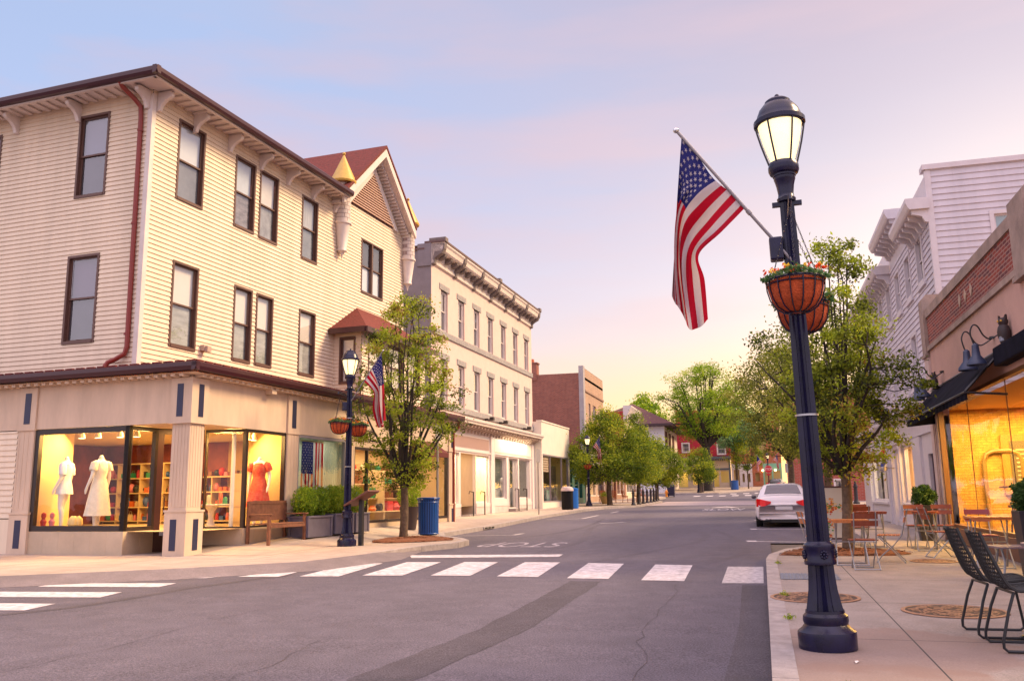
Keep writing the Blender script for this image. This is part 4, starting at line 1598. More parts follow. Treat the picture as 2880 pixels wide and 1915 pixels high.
for x, z0, z1, mm_ in ((16.6, 1.0, 2.0, mat('orange_cabinet', (0.5, 0.16, 0.05), 0.6)), (18.3, 1.0, 1.7, mat('teal_case', (0.10, 0.25, 0.22), 0.5)), (19.6, 1.0, 3.2, mat('dark_fridge', (0.05, 0.03, 0.03), 0.5))):
    b = MB()
    b.box(x, x + 1.0, 0.0, 0.6, z0, z1)
    b.build('counter', mm_, ls, bevel=0.03)

# ================================================================== GREEN SHOP AND BRICK BUILDING
gs = thing('green_shop', 'narrow shop with dark green wooden front and orange post', 'building', (-12.9, 56.0, 0), R(90))
b = MB()
wall_holes(b, pz, 0.4, 9.8, 0.3, 3.3, [(0.7, 2.6, 0.9, 2.9), (3.2, 5.2, 0.8, 2.9), (6.0, 7.1, 0.8, 2.8), (7.6, 8.8, 1.2, 2.8)], 0.2)
gsw = b.build('shopfront', mat('dark_green_paint', (0.02, 0.13, 0.10), 0.5), gs)
b = MB()
pbox(b, pz, 0.0, 0.4, -0.2, 0.1, 0.3, 3.4)
b.build('post', mat('orange_post', (0.55, 0.10, 0.04), 0.6), gs)
b = MB()
b.box(0.4, 9.8, 0.21, 0.25, 0.3, 3.2)
b.build('interior', M_dark, gs)
b = MB()
pbox(b, pz, 0.0, 10.0, -4, 0.5, 3.4, 3.75)
pbox(b, pz, 0.0, 10.0, -4, 0.2, 3.75, 4.1)
b.build('cornice', mat('dark_brown_cornice', (0.08, 0.035, 0.03), 0.7), gs)
b = MB()
for h in ((3.25, 5.15, 0.85, 2.85), (6.05, 7.05, 0.85, 2.75)):
    for k in range(4):
        z = h[2] + (h[3] - h[2]) * k / 3
        pbox(b, pz, h[0], h[1], -0.1, -0.05, z - 0.03, z + 0.03)
b.build('glazing_bars', mat('pale_green_paint', (0.12, 0.25, 0.20), 0.5), gs)

M_brk = brick_mat('red_brick_side', (0.30, 0.085, 0.055), (0.20, 0.05, 0.035), (0.34, 0.22, 0.18), 0.22, 0.078, 'X', 0.010)
M_tanb = brick_mat('tan_brick_front', (0.48, 0.32, 0.22), (0.42, 0.27, 0.19), (0.42, 0.31, 0.24), 0.22, 0.078, 'Y', 0.008)
M_concg = mat('grey_concrete', (0.36, 0.33, 0.34), 0.85, var=0.15, scale=2)
bb = thing('brick_building', 'two storey brown brick building with tan front and side chimney', 'building', (-12.9, 66.0, 0))
b = MB()
b.box(-14, 0, 0, 0.25, 0.3, 10.75)
b.box(-14, -0.0, 0.25, 9, 10.3, 10.5)
b.build('wall', M_brk, bb)
b = MB()
pf2 = lambda a, o, z: (o, a, z)
wall_holes(b, pf2, 0.6, 9.0, 0.3, 11.2, [(2.2, 3.0, 6.2, 8.6), (4.0, 5.4, 6.2, 8.6), (1.2, 4.4, 1.3, 3.2), (4.9, 8.6, 1.3, 3.2)], 0.25)
pbox(b, pf2, 0.6, 9.0, -0.35, 0.0, 11.18, 11.2)
b.build('front_wall', M_tanb, bb)
b = MB()
pbox(b, pf2, 0.6, 9.0, 0.002, 0.09, 9.36, 9.5)
b.build('string_course', mat('brown_course', (0.30, 0.19, 0.14), 0.8), bb)
b = MB()
b.box(-0.3, 0.06, -0.06, 0.6, 4.6, 11.3)
b.box(-0.3, 0.06, -0.06, 0.6, 0.3, 3.2)
b.box(-0.3, 0.08, 0.0, 9.0, 3.3, 4.6)
b.build('corner_pier', M_concg, bb)
for h in ((2.2, 3.0, 6.2, 8.6), (4.0, 5.4, 6.2, 8.6)):
    sash_window(bb, lambda a, o, z: (o - 0.15, a, z), *h, M_white, fw=0.09, top=M_dim, bot=M_dim)
for h in ((1.2, 4.4, 1.3, 3.2), (4.9, 8.6, 1.3, 3.2)):
    shop_window(bb, lambda a, o, z: (o, a, z), *h, M_trimw)
b = MB()
b.box(-0.6, -0.55, 1.0, 8.8, 1.2, 3.25)
b.build('interior', mat('lit_curtain', (0.7, 0.5, 0.25), 0.8), bb)
area_light('shop_light', (-0.3, 3, 3.2), 30, (1, 0.8, 0.45), 0.3, 3, bb)
b = MB()
b.box(-4.55, -3.65, -0.05, 0.7, 10.3, 11.65)
b.box(-4.62, -3.58, -0.1, 0.75, 11.65, 11.75)
b.m(1).lathe([(0.2, 11.75), (0.17, 12.05)], 10, (-4.1, 0.3, 0))
b.build('chimney', [M_brk, mat('chimney_pot', (0.45, 0.12, 0.06), 0.8)], bb)

# ================================================================== buildings further along the left side
cf = thing('cafe_building', 'low brown cafe front behind the bollards and wicker chairs', 'building', (-12.9, 75.2, 0))
b = MB()
wall_holes(b, lambda a, o, z: (o, a, z), 0, 11.2, 0.6, 6.0, [(0.5, 3.4, 1.3, 3.4), (4.0, 5.4, 1.0, 3.4), (6.0, 10.6, 1.4, 3.4)], 0.25)
b.quad((0, 0, 0.6), (-8, 0, 0.6), (-8, 0, 6), (0, 0, 6))
b.quad((0, 0, 6), (0, 11.2, 6), (-8, 11.2, 6), (-8, 0, 6))
b.build('front_wall', mat('brown_cafe_wall', (0.30, 0.17, 0.12), 0.8), cf)
for h in ((0.5, 3.4, 1.3, 3.4), (6.0, 10.6, 1.4, 3.4)):
    shop_window(cf, lambda a, o, z: (o - 0.05, a, z), *h, M_white, mulls=((h[0] + h[1]) / 2,))
shop_window(cf, lambda a, o, z: (o - 0.05, a, z), 4.0, 5.4, 1.0, 3.4, mat('maroon_cafe_door', (0.12, 0.02, 0.02), 0.5), fw=0.14, name='door')
MB().box(-0.9, -0.8, 0.2, 11, 0.9, 3.6).build('interior', mat('cafe_back_wall', (0.55, 0.32, 0.16), 0.8), cf)
area_light('shop_light', (-0.4, 5.5, 3.5), 70, (1, 0.75, 0.4), 0.4, 9, cf)

M_redside = mat('red_painted_wall', (0.34, 0.028, 0.022), 0.75, var=0.25, scale=2)
rb = thing('cream_building', 'cream fronted two storey building with heavy cornice and red side wall', 'building', (-12.9, 86.5, 0))
b = MB()
b.box(-12, 0, 0, 0.2, 0.8, 9.6)
b.box(-12, -0.5, 0.2, 8, 9.2, 9.3)
b.build('side_wall', M_redside, rb)
b = MB()
wall_holes(b, pf2, 0.2, 8.2, 0.8, 9.2, [(1.0, 2.2, 6.0, 8.2), (3.4, 4.6, 6.0, 8.2), (5.8, 7.0, 6.0, 8.2), (0.6, 7.6, 1.6, 3.8)], 0.3)
b.build('front_wall', mat('cream_painted_front', (0.66, 0.55, 0.40), 0.7), rb)
b = MB()
b.prism([(0, 0.0, 8.6), (0.15, 0, 8.7), (0.7, 0, 9.8), (0.85, 0, 10.05), (0.8, 0, 10.15), (0, 0, 10.15)], (0, 8.3, 0))
b.build('cornice', mat('pale_cornice', (0.60, 0.54, 0.52), 0.7), rb)
for h in ((1.0, 2.2, 6.0, 8.2), (3.4, 4.6, 6.0, 8.2), (5.8, 7.0, 6.0, 8.2)):
    sash_window(rb, lambda a, o, z: (o - 0.15, a, z), *h, M_white, fw=0.1, top=M_dim, bot=M_dim)
b = MB()
b.box(-0.45, -0.4, 0.5, 7.8, 1.5, 3.9)
b.build('interior', M_dark, rb)
shop_window(rb, pf2, 0.6, 7.6, 1.6, 3.8, M_white, mulls=(2.6, 5.2))

hh = thing('hipped_house', 'cream house with brown hipped roof and dark shutters', 'house', (-11.3, 109.5, 0))
b = MB()
wall_holes(b, pf2, 0, 17, 1.6, 9.9, [(1.2, 3.4, 6.6, 9.3), (6.0, 8.0, 6.6, 9.3), (10.5, 12.5, 6.6, 9.3), (1, 6, 2.3, 4.6), (8, 15, 2.3, 4.6)], 0.3)
b.m(1)
wall_holes(b, lambda a, o, z: (-a, -o, z), 0, 9, 1.6, 9.9, [(1.8, 4.2, 6.9, 9.4), (5.4, 8.0, 6.9, 9.4)], 0.3)
b.build('wall', [mat('cream_house_wall', (0.70, 0.60, 0.50), 0.7), mat('white_house_wall', (0.68, 0.66, 0.70), 0.7)], hh)
b = MB()
b.poly([(1.2, -1.4, 10.0), (1.2, 18, 10.0), (-4.5, 10, 13.2), (-4.5, 5.0, 13.2)])
b.poly([(1.2, -1.4, 10.0), (-4.5, 5.0, 13.2), (-11, -1.4, 10.0)])
b.poly([(-11, -1.4, 10.0), (-4.5, 5.0, 13.2), (-4.5, 10, 13.2), (-11, 18, 10)])
b.poly([(-11, 18, 10), (-4.5, 10, 13.2), (1.2, 18, 10)])
b.m(1)
b.box(-11, 1.2, -1.45, 18, 9.75, 9.99)
b.build('roof', [mat('brown_shingle', (0.115, 0.045, 0.045), 0.85, var=0.2, scale=4), mat('dark_eave', (0.05, 0.025, 0.03), 0.7)], hh)
for a0, a1 in ((0.6, 2.9), (5.2, 7.6), (9.7, 12.1)):
    b = MB()
    for k in range(3):
        pbox(b, pf2, a0 + k * 0.9, a0 + k * 0.9 + 0.75, 0.0, 0.06, 6.6, 9.2)
    b.build('shutter', mat('brown_shutter', (0.10, 0.04, 0.035), 0.7), hh)
for a0, a1 in ((1.8, 4.2), (5.4, 8.0)):
    sash_window(hh, lambda a, o, z: (-a, -o + 0.12, z), a0, a1, 6.9, 9.4, M_white, fw=0.12, top=M_dim, bot=M_dim)
shop_window(hh, pf2, 1, 6, 2.3, 4.6, M_white, mulls=(3.5,))
shop_window(hh, pf2, 8, 15, 2.3, 4.6, M_white, mulls=(10, 13))
b = MB()
b.box(-0.6, -0.5, 0.4, 16.5, 2.0, 4.8)
b.build('interior', M_lit, hh)
area_light('shop_light', (-0.25, 8, 4.6), 60, WARM, 0.3, 12, hh)

# red building closing the view, orange brick corner and the shops beyond
pn = lambda a, o, z: (a, -o, z)
rd = thing('red_building', 'red upper storeys over tan and grey shopfronts closing the street', 'building', (-11.2, 130.0, 0))
b = MB()
HR = [(0.2, 1.4, 7.3, 8.8), (5.2, 6.5, 6.9, 8.5)]
wall_holes(b, pn, -0.5, 7.0, 6.7, 13.5, HR, 0.2)
b.quad((7.0, 0, 6.7), (7.0, 8, 6.7), (7.0, 8, 13.5), (7.0, 0, 13.5))
b.build('upper_wall', mat('crimson_wall', (0.42, 0.016, 0.035), 0.75, var=0.12, scale=1), rd)
for h in HR:
    sash_window(rd, pn, *h, M_white, fw=0.16, out=0.08, top=M_dim, bot=M_dim)
b = MB()
HS = [(-0.3, 0.9, 2.4, 4.6), (1.6, 4.4, 2.7, 4.3), (4.6, 5.3, 2.4, 4.6), (5.6, 6.7, 3.0, 4.6)]
wall_holes(b, pn, -0.5, 7.0, 1.9, 6.7, HS, 0.25)
b.build('shopfront', mat('tan_shopfront', (0.58, 0.45, 0.33), 0.7), rd)
b = MB()
pbox(b, pn, 4.0, 7.1, 0, 0.6, 6.3, 6.7)
for k in range(10):
    pbox(b, pn, 4.05 + k * 0.3, 4.2 + k * 0.3, 0.05, 0.5, 6.1, 6.3)
pbox(b, pn, 4.4, 4.6, 0.0, 0.1, 2.0, 6.1)
pbox(b, pn, 6.75, 7.0, 0.0, 0.1, 2.0, 6.1)
pbox(b, pn, 4.6, 6.75, 0.0, 0.08, 4.75, 5.0)
b.build('cornice', mat('slate_grey_paint', (0.10, 0.115, 0.14), 0.6), rd)
b = MB()
b.box(-0.5, 7.0, 0.9, 1.0, 2.0, 5)
b.build('interior', mat('bright_shop_wall', (0.8, 0.62, 0.2), 0.8), rd)
area_light('shop_light', (2.4, 0.4, 4.7), 60, (1, 0.75, 0.25), 4, 0.5, rd)
ob = thing('orange_building', 'orange brick corner building with white shopfronts at the street end', 'building', (-4.15, 131.5, 0))
M_orb = brick_mat('orange_brick', (0.50, 0.13, 0.035), (0.40, 0.09, 0.03), (0.4, 0.2, 0.12), 0.5, 0.2, 'X', 0.03)
b = MB()
wall_holes(b, pn, 0, 7.0, 5.6, 11.5, [(1.2, 2.2, 7.0, 9.0), (4.0, 5.0, 7.0, 9.0)], 0.2)
b.build('upper_wall', M_orb, ob)
b = MB()
wall_holes(b, pn, 0, 2.9, 2.0, 5.6, [(0.3, 1.1, 2.5, 4.8), (1.5, 1.8, 3.0, 4.2), (2.3, 2.6, 3.0, 4.2)], 0.2)
b.build('shopfront', M_white, ob)
b = MB()
wall_holes(b, pn, 2.9, 4.4, 2.0, 5.6, [(3.3, 3.9, 3.1, 4.3)], 0.2)
b.build('lower_wall', M_orb, ob)
b = MB()
wall_holes(b, pn, 4.4, 7.0, 2.0, 5.6, [(4.6, 5.6, 2.4, 4.6), (5.8, 6.8, 2.4, 4.6)], 0.2)
b.build('shopfront', mat('mint_shopfront', (0.20, 0.42, 0.28), 0.7), ob)
b = MB()
b.box(0, 7, 0.5, 0.6, 2, 11)
b.build('interior', mat('warm_shop_wall', (0.55, 0.38, 0.15), 0.8), ob)
for x, z in ((4.35, 4.6), (6.1, 4.6)):
    b = MB()
    b.ball((x, -0.25, z), 0.16, 8)
    b.build('wall_lamp', emat('wall_lamp_glow', (1.0, 0.6, 0.25), 6.0), ob)

# brick building across the side street on the right
rbk = thing('red_brick_building', 'red brick building with white window across the side street', 'building', (2.6, 62.5, 0))
M_rb2 = brick_mat('bright_red_brick', (0.46, 0.085, 0.05), (0.36, 0.06, 0.04), (0.42, 0.22, 0.17), 0.30, 0.10, 'X', 0.014)
HB = [(2.0, 2.95, 0.85, 2.25), (4.25, 5.6, 1.85, 3.5), (0.5, 1.2, 4.6, 6.2), (3.0, 4.0, 4.6, 6.2)]
b = MB()
wall_holes(b, pn, -0.6, 14, 0.5, 8.2, HB, 0.2)
b.quad((-0.6, 0, 0.5), (-0.6, 12, 0.5), (-0.6, 12, 8.2), (-0.6, 0, 8.2))
b.build('wall', M_rb2, rbk)
for i, h in enumerate(HB):
    sash_window(rbk, pn, *h, M_white, fw=0.1, out=0.05, top=M_dim, bot=mat('red_blind', (0.25, 0.04, 0.04), 0.7), sill=0.05, msill=M_white)
b = MB()
pbox(b, pn, -0.8, 14, -0.2, 0.2, 8.2, 8.5)
b.build('parapet', M_concg, rbk)
b = MB()
pbox(b, pn, -0.6, 14, 0.0, 0.03, 0.5, 0.8)
b.build('plinth', M_concg, rbk)

# ================================================================== RIGHT SIDE: white clapboard house over shops
wh = thing('white_house', 'white clapboard building with bracketed cornices above small lit shops', 'building', (0, 0, 0))
ph = lambda a, o, z: (4.05 - o, a, z)
pq = lambda a, o, z: (a, 21.0 - o, z)
M_wclap = mat('white_clapboard', (0.57, 0.53, 0.585), 0.55, var=0.14, scale=2.2, stretch=(1, 1, 0.1))
M_wtr = mat('white_house_trim', (0.60, 0.55, 0.58), 0.5, var=0.08)
HWN = []
for k in range(6):
    a0 = 22.1 + k * 1.8
    HWN += [(a0, a0 + 0.9, 6.25, 7.5), (a0, a0 + 0.9, 3.95, 5.4)]
b = MB()
siding(b, ph, 3.2, 7.8, lambda z: (21.0, 35.0), HWN, pitch=0.145, lap=0.022)
SWN = [(5.27, 6.6, 6.55, 7.52)]
siding(b, pq, 2.8, 8.7, lambda z: (4.05, 18.0), SWN, pitch=0.145, lap=0.022)
for h in HWN:
    reveal(b, ph, h, 0.1)
for h in SWN:
    reveal(b, pq, h, 0.1)
b.quad((4.05, 35, 0.3), (12, 35, 0.3), (12, 35, 7.8), (4.05, 35, 7.8))
b.build('wall', M_wclap, wh)
b = MB()
pbox(b, ph, 20.975, 21.09, -0.02, 0.028, 2.9, 8.6)
pbox(b, pq, 4.052, 4.15, -0.02, 0.028, 2.9, 8.6)
pbox(b, pq, 3.98, 18, -0.3, 0.06, 8.62, 8.74)
b.build('corner_trim', M_wtr, wh)
for h in HWN:
    sash_window(wh, ph, *h, M_wtr, fw=0.09, out=0.035, top=mat('lilac_blind', (0.55, 0.54, 0.58), 0.8), bot=mat('dark_lower_sash', (0.06, 0.035, 0.045), 0.6), sill=0.03)
for h in SWN:
    sash_window(wh, pq, *h, M_wtr, fw=0.09, out=0.035, top=mat('teal_blind', (0.16, 0.30, 0.33), 0.7), bot=mat('teal_blind', (0.16, 0.30, 0.33), 0.7))
for (a0, a1, zt, op) in ((20.9, 23.65, 7.95, 0.5), (23.75, 27.25, 8.62, 0.55), (27.35, 35.1, 7.99, 0.5)):
    b = MB()
    b.prism([ph(a0, o, z) for o, z in [(0.0, zt), (op, zt), (op, zt - 0.1), (op - 0.05, zt - 0.22), (op - 0.08, zt - 0.26), (0.0, zt - 0.26)]], (0, a1 - a0, 0))
    if zt > 8.2:
        pbox(b, ph, a0, a1, -0.4, 0.0, 7.5, zt)
    else:
        pbox(b, ph, a0 + 0.1, a1 - 0.1, -0.3, -0.02, zt, zt + 0.62)
    c_ = b.build('cornice', M_wtr, wh)
    k = a0 + 0.08
    while k < a1 - 0.12:
        b = MB()
        b.prism([ph(k, o, z) for o, z in [(0, zt - 0.26), (op - 0.12, zt - 0.26), (op - 0.14, zt - 0.36), (0.16, zt - 0.42), (0.1, zt - 0.55), (0, zt - 0.58)]], (0, 0.1, 0))
        b.build('bracket', M_wtr, c_)
        k += 0.46
# ground-floor shopfronts
pg = lambda a, o, z: (3.65 - o, a, z)
SF = [(28.3, 32.6, 1.05, 2.45), (23.5, 25.6, 1.05, 2.55), (25.75, 27.1, 0.55, 2.5), (20.85, 21.65, 0.45, 2.16)]
b = MB()
wall_holes(b, pg, 20.75, 35, 0.1, 3.15, SF, 0.18)
b.quad((3.65, 35, 0.1), (4.05, 35, 0.1), (4.05, 35, 3.15), (3.65, 35, 3.15))
for a0, a1 in ((28.0, 28.3), (27.1, 27.35), (25.55, 25.75), (22.3, 23.4), (32.6, 32.9)):
    pbox(b, pg, a0, a1, 0.0, 0.06, 0.1, 2.6)
pbox(b, pg, 20.75, 35, 0.0, 0.05, 2.62, 2.66)
for a0, a1 in ((28.5, 32.4), (23.6, 25.4)):
    pbox(b, pg, a0, a1, 0.0, 0.03, 0.45, 0.9)
    pbox(b, pg, a0 - 0.1, a1 + 0.1, 0.0, 0.09, 0.97, 1.04)
b.m(0)
b.prism([pg(20.75, o, z) for o, z in [(-0.4, 3.40), (0.22, 3.34), (0.22, 3.26), (0.1, 3.18), (0.0, 3.14), (-0.4, 3.14)]], (0, 14.25, 0))
b.build('shopfront', M_wtr, wh)
for i, h in enumerate(SF):
    if i < 2:
        shop_window(wh, lambda a, o, z: (3.72 - o, a, z), *h, M_wtr, fw=0.07, mulls=((30.2,) if i == 0 else ()))
    else:
        shop_window(wh, lambda a, o, z: (3.72 - o, a, z), *h, mat('plum_door', (0.05, 0.02, 0.05), 0.4) if i == 3 else M_wtr, fw=0.1, name='door')
room(wh, [(((3.9, 35, 0.4), (6, 35, 0.4), (6, 35, 3), (3.9, 35, 3)), 0), (((6, 20.8, 0.4), (6, 35, 0.4), (6, 35, 3), (6, 20.8, 3)), 0),
          (((3.8, 27.3, 0.4), (6, 27.3, 0.4), (6, 27.3, 3), (3.8, 27.3, 3)), 1), (((3.8, 22.2, 0.4), (6, 22.2, 0.4), (6, 22.2, 3), (3.8, 22.2, 3)), 1),
          (((3.75, 20.8, 0.98), (6, 20.8, 0.98), (6, 35, 0.98), (3.75, 35, 0.98)), 0), (((3.75, 20.8, 3.0), (6, 20.8, 3.0), (6, 35, 3.0), (3.75, 35, 3.0)), 0)],
     [mat('peach_wall', (0.75, 0.62, 0.42), 0.8), mat('amber_wall', (0.75, 0.48, 0.2), 0.8)])
area_light('shop_light', (4.8, 31, 2.95), 90, (1, 0.85, 0.55), 1.2, 3, wh)
area_light('shop_light', (4.6, 24.6, 2.95), 110, (1, 0.62, 0.22), 1.0, 1.6, wh)

# ================================================================== RESTAURANT
rs = thing('restaurant', 'single storey pink stucco restaurant with brick parapet, black awning and amber windows', 'building', (0, 0, 0))
M_stucco = mat('pink_stucco', (0.55, 0.34, 0.28), 0.85, var=0.12, scale=1.6, bump=0.25, bscale=50)
M_cap = mat('stained_concrete', (0.34, 0.25, 0.21), 0.9, var=0.35, scale=2.2, bump=0.3, bscale=30)
M_pbrick = brick_mat('parapet_brick', (0.30, 0.045, 0.028), (0.07, 0.02, 0.035), (0.36, 0.22, 0.18), 0.20, 0.062, 'Y', 0.009, -0.2)
M_awn = mat('black_awning_cloth', (0.010, 0.010, 0.020), 0.9, var=0.4, scale=3, spec=0.08)
b = MB()
wall_holes(b, pg, 8.0, 20.3, 0.2, 4.30, [(8.5, 20.12, 0.62, 3.08)], 0.2)
b.build('wall', M_stucco, rs)
b = MB()
pbox(b, pg, 8.0, 20.3, -0.25, 0.0, 4.40, 5.02)
b.build('brick_band', M_pbrick, rs)
b = MB()
pbox(b, pg, 8.0, 20.3, -0.25, 0.05, 4.30, 4.40)
pbox(b, pg, 8.0, 20.3, -0.27, 0.03, 5.02, 5.21)
b.build('coping', M_cap, rs)
b = MB()
for k, y in enumerate((16.15, 16.6, 17.05)):
    b.prism([pg(y, 0.004, 4.60), pg(y + 0.09, 0.004, 4.72), pg(y, 0.004, 4.84), pg(y - 0.09, 0.004, 4.72)], (-0.012, 0, 0))
b.build('diamond_tile', mat('tan_tile', (0.45, 0.32, 0.24), 0.8), rs)
for (a0, a1, zt) in ((20.3, 20.72, 5.55), (12.6, 13.35, 5.42)):
    b = MB()
    pbox(b, pg, a0, a1, -0.3, 0.07, 4.25, zt - 0.1)
    b.prism([pg(a0, o, z) for o, z in [(-0.3, zt - 0.1), (0.07, zt - 0.1), (-0.02, zt), (-0.3, zt)]], (0, a1 - a0, 0))
    pbox(b, pg, a0 - 0.02, a1 + 0.02, -0.3, 0.1, 4.18, 4.25)
    b.build('pier', M_cap, rs)
b = MB()
pbox(b, pg, 20.3, 20.72, -0.3, 0.05, 0.2, 4.18)
pbox(b, pg, 20.36, 20.66, 0.05, 0.07, 0.5, 3.2)
pbox(b, pg, 20.12, 20.30, -0.2, 0.03, 0.2, 2.9)
b.build('pilaster', mat('pale_pilaster', (0.60, 0.46, 0.42), 0.7, var=0.15, scale=3), rs)
b = MB()
pbox(b, pg, 8.0, 20.12, -0.2, 0.06, 0.2, 0.62)
b.build('window_ledge', mat('brown_ledge', (0.18, 0.09, 0.06), 0.7), rs)
w = shop_window(rs, pg, 8.5, 20.12, 0.62, 3.08, mat('amber_wood_frame', (0.16, 0.07, 0.025), 0.5), fw=0.06, mw=0.009, mulls=(12.1, 14.93, 17.6), glassm=glass('amber_shop_glass', (1, 1, 1), 0.05))
M_bw = brick_mat('interior_brick', (0.74, 0.42, 0.09), (0.62, 0.33, 0.06), (0.52, 0.27, 0.06), 0.17, 0.055, 'X', 0.007, 0.0, 7.0, 0.95)
room(rs, [(((3.86, 20.05, 0.3), (8, 20.05, 0.3), (8, 20.05, 3.3), (3.86, 20.05, 3.3)), 0), (((8, 8, 0.3), (8, 20.05, 0.3), (8, 20.05, 3.3), (8, 8, 3.3)), 0),
          (((3.86, 8, 0.32), (8, 8, 0.32), (8, 20.05, 0.32), (3.86, 20.05, 0.32)), 1), (((3.86, 8, 3.0), (8, 8, 3.0), (8, 20.05, 3.0), (3.86, 20.05, 3.0)), 2),
          (((3.86, 8, 0.3), (8, 8, 0.3), (8, 8, 3.3), (3.86, 8, 3.3)), 2)], [M_bw, mat('brown_floor', (0.14, 0.07, 0.035), 0.5), mat('amber_ceiling', (0.7, 0.42, 0.14), 0.8)])
AMB = (1.0, 0.60, 0.17)
area_light('shop_light', (5.0, 18.6, 2.95), 400, AMB, 2.4, 1.6, rs)
area_light('shop_light', (5.2, 14.5, 2.95), 170, AMB, 2.0, 3.0, rs)
b = MB()
b.box(4.75, 5.75, 19.98, 20.03, 1.25, 2.45)
fr = b.build('framed_menu', mat('gold_frame', (0.40, 0.20, 0.04), 0.4), rs)
b = MB()
b.box(4.9, 5.6, 19.96, 19.979, 1.38, 2.32)
for k in range(9):
    b.m(1).box(5.0, 5.0 + 0.2 + 0.28 * ((k * 7) % 5) / 4, 19.954, 19.959, 1.45 + k * 0.085, 1.475 + k * 0.085)
b.build('board', [mat('menu_board', (0.14, 0.10, 0.05), 0.6), mat('menu_writing', (0.6, 0.45, 0.25), 0.7)], fr)
# furniture seen through the amber glass
for (x, y, h_, lb) in ((4.55, 18.3, 1.08, 'dark bar table standing inside the amber window'), (5.3, 16.4, 1.08, 'second bar table deeper inside the amber window')):
    t = thing('bar_table', lb, 'table', (x, y, 0.33))
    b = MB()
    b.lathe([(0.30, h_ - 0.03), (0.31, h_ - 0.015), (0.30, h_)], 20)
    b.build('tabletop', mat('bar_wood', (0.20, 0.09, 0.03), 0.4), t)
    b = MB()
    b.lathe([(0.2, 0), (0.19, 0.02), (0.03, 0.05), (0.03, h_ - 0.03)], 14)
    b.build('pedestal', mat('bar_iron', (0.03, 0.02, 0.015), 0.4), t)
for (x, y, lb) in ((4.35, 17.6, 'dark bar stool in front of the inner bar table'), (4.95, 18.9, 'dark bar stool behind the inner bar table'), (5.0, 17.0, 'dark bar stool deep inside the amber window')):
    t = thing('bar_stool', lb, 'stool', (x, y, 0.33))
    b = MB()
    b.lathe([(0.15, 0.70), (0.17, 0.73), (0.15, 0.75)], 14)
    b.build('seat', mat('bar_wood', (0.20, 0.09, 0.03), 0.4), t)
    for q in range(4):
        a = q * math.pi / 2 + 0.78
        MB().tube([(0.1 * math.cos(a), 0.1 * math.sin(a), 0.70), (0.2 * math.cos(a), 0.2 * math.sin(a), 0)], 0.014, 6).build('leg', mat('bar_iron', (0.03, 0.02, 0.015), 0.4), t)
t = thing('wall_pipe', 'dark arched pipe running up the lit brick wall inside the restaurant', 'pipe', (4.4, 19.97, 0.33))
b = MB()
b.tube([(0, 0, 0), (0, 0, 1.6), (0.06, 0, 1.74), (0.2, 0, 1.8), (0.5, 0, 1.8), (0.64, 0, 1.74), (0.7, 0, 1.6), (0.7, 0, 1.1)], 0.045, 8)
b.build('pipe', mat('bar_brass', (0.30, 0.17, 0.05), 0.4), t, smooth=True)
# awning
b = MB()
X0, X1, zt, zo, zv = 3.63, 3.06, 3.44, 2.83, 2.69
y0, y1 = 14.5, 20.28
n_ = 7
for k in range(n_):
    ya, yb = y0 + (y1 - y0) * k / n_, y0 + (y1 - y0) * (k + 1) / n_
    ym = (ya + yb) / 2
    for (p, q) in ((ya, ym), (ym, yb)):
        sg = lambda y: 0.012 if y == ym else 0.0
        b.quad((X0, p, zt), (X0, q, zt), (X1, q, zo - sg(q)), (X1, p, zo - sg(p)))
        b.quad((X0, p, zt - 0.012), (X0, q, zt - 0.012), (X1, q, zo - sg(q) - 0.012), (X1, p, zo - sg(p) - 0.012))
m_ = 40
for k in range(m_):
    ya, yb = y0 + (y1 - y0) * k / m_, y0 + (y1 - y0) * (k + 1) / m_
    b.quad((X1 - 0.002, ya, zo), (X1 - 0.002, yb, zo), (X1 + 0.02 * (k % 2) - 0.01, yb, zv), (X1 + 0.02 * ((k + 1) % 2) - 0.01, ya, zv))
b.poly([(X0, y1, zt), (X1, y1, zo), (X1, y1, zv), (X0, y1, zv + 0.05)])
aw = b.build('awning', M_awn, rs)
b = MB()
b.tube([(3.62, 14.52, 2.75), (3.05, 14.52, 2.80)], 0.02, 6)
b.tube([(3.62, 14.53, 3.42), (3.05, 14.53, 2.82)], 0.022, 6)
b.tube([(3.05, 14.52, 2.81), (3.05, 20.27, 2.81)], 0.02, 6)
b.tube([(3.63, 14.5, 3.45), (3.63, 20.28, 3.45)], 0.025, 6)
b.build('frame', mat('black_awning_frame', (0.015, 0.012, 0.015), 0.4), aw)
MB().box(3.46, 3.65, 11.9, 14.45, 3.16, 3.44).build('housing', M_awn, aw, bevel=0.02)
# gooseneck lamps above the awning
for y in (19.75, 19.1, 15.05, 14.45):
    b = MB()
    pth = [(3.64, y, 3.70), (3.45, y, 3.66), (3.25, y, 3.64), (3.08, y, 3.72), (2.95, y, 3.86), (2.82, y, 3.88), (2.73, y, 3.78), (2.76, y, 3.66), (2.82, y, 3.55)]
    pth = [(3.64 - (3.64 - p[0]) * 0.5, p[1], p[2] - 0.07 * min(1, (3.64 - p[0]) * 2)) for p in pth]
    b.tube([cat1(pth, k / 32) for k in range(33)], 0.012, 6)
    b.lathe([(0.05, -0.015), (0.05, 0.015)], 10, (3.63, y, 3.70))
    g_ = b.build('gooseneck_lamp', mat('black_lamp_arm', (0.012, 0.012, 0.016), 0.4), rs, smooth=True)
    b = MB()
    b.lathe([(0.145, 3.27), (0.14, 3.31), (0.065, 3.41), (0.055, 3.50), (0.05, 3.57), (0.02, 3.60)], 14, (3.235, y, -0.07), cap=False)
    b.build('lamp_shade', mat('blue_grey_shade', (0.035, 0.048, 0.10), 0.4), g_, smooth=True)


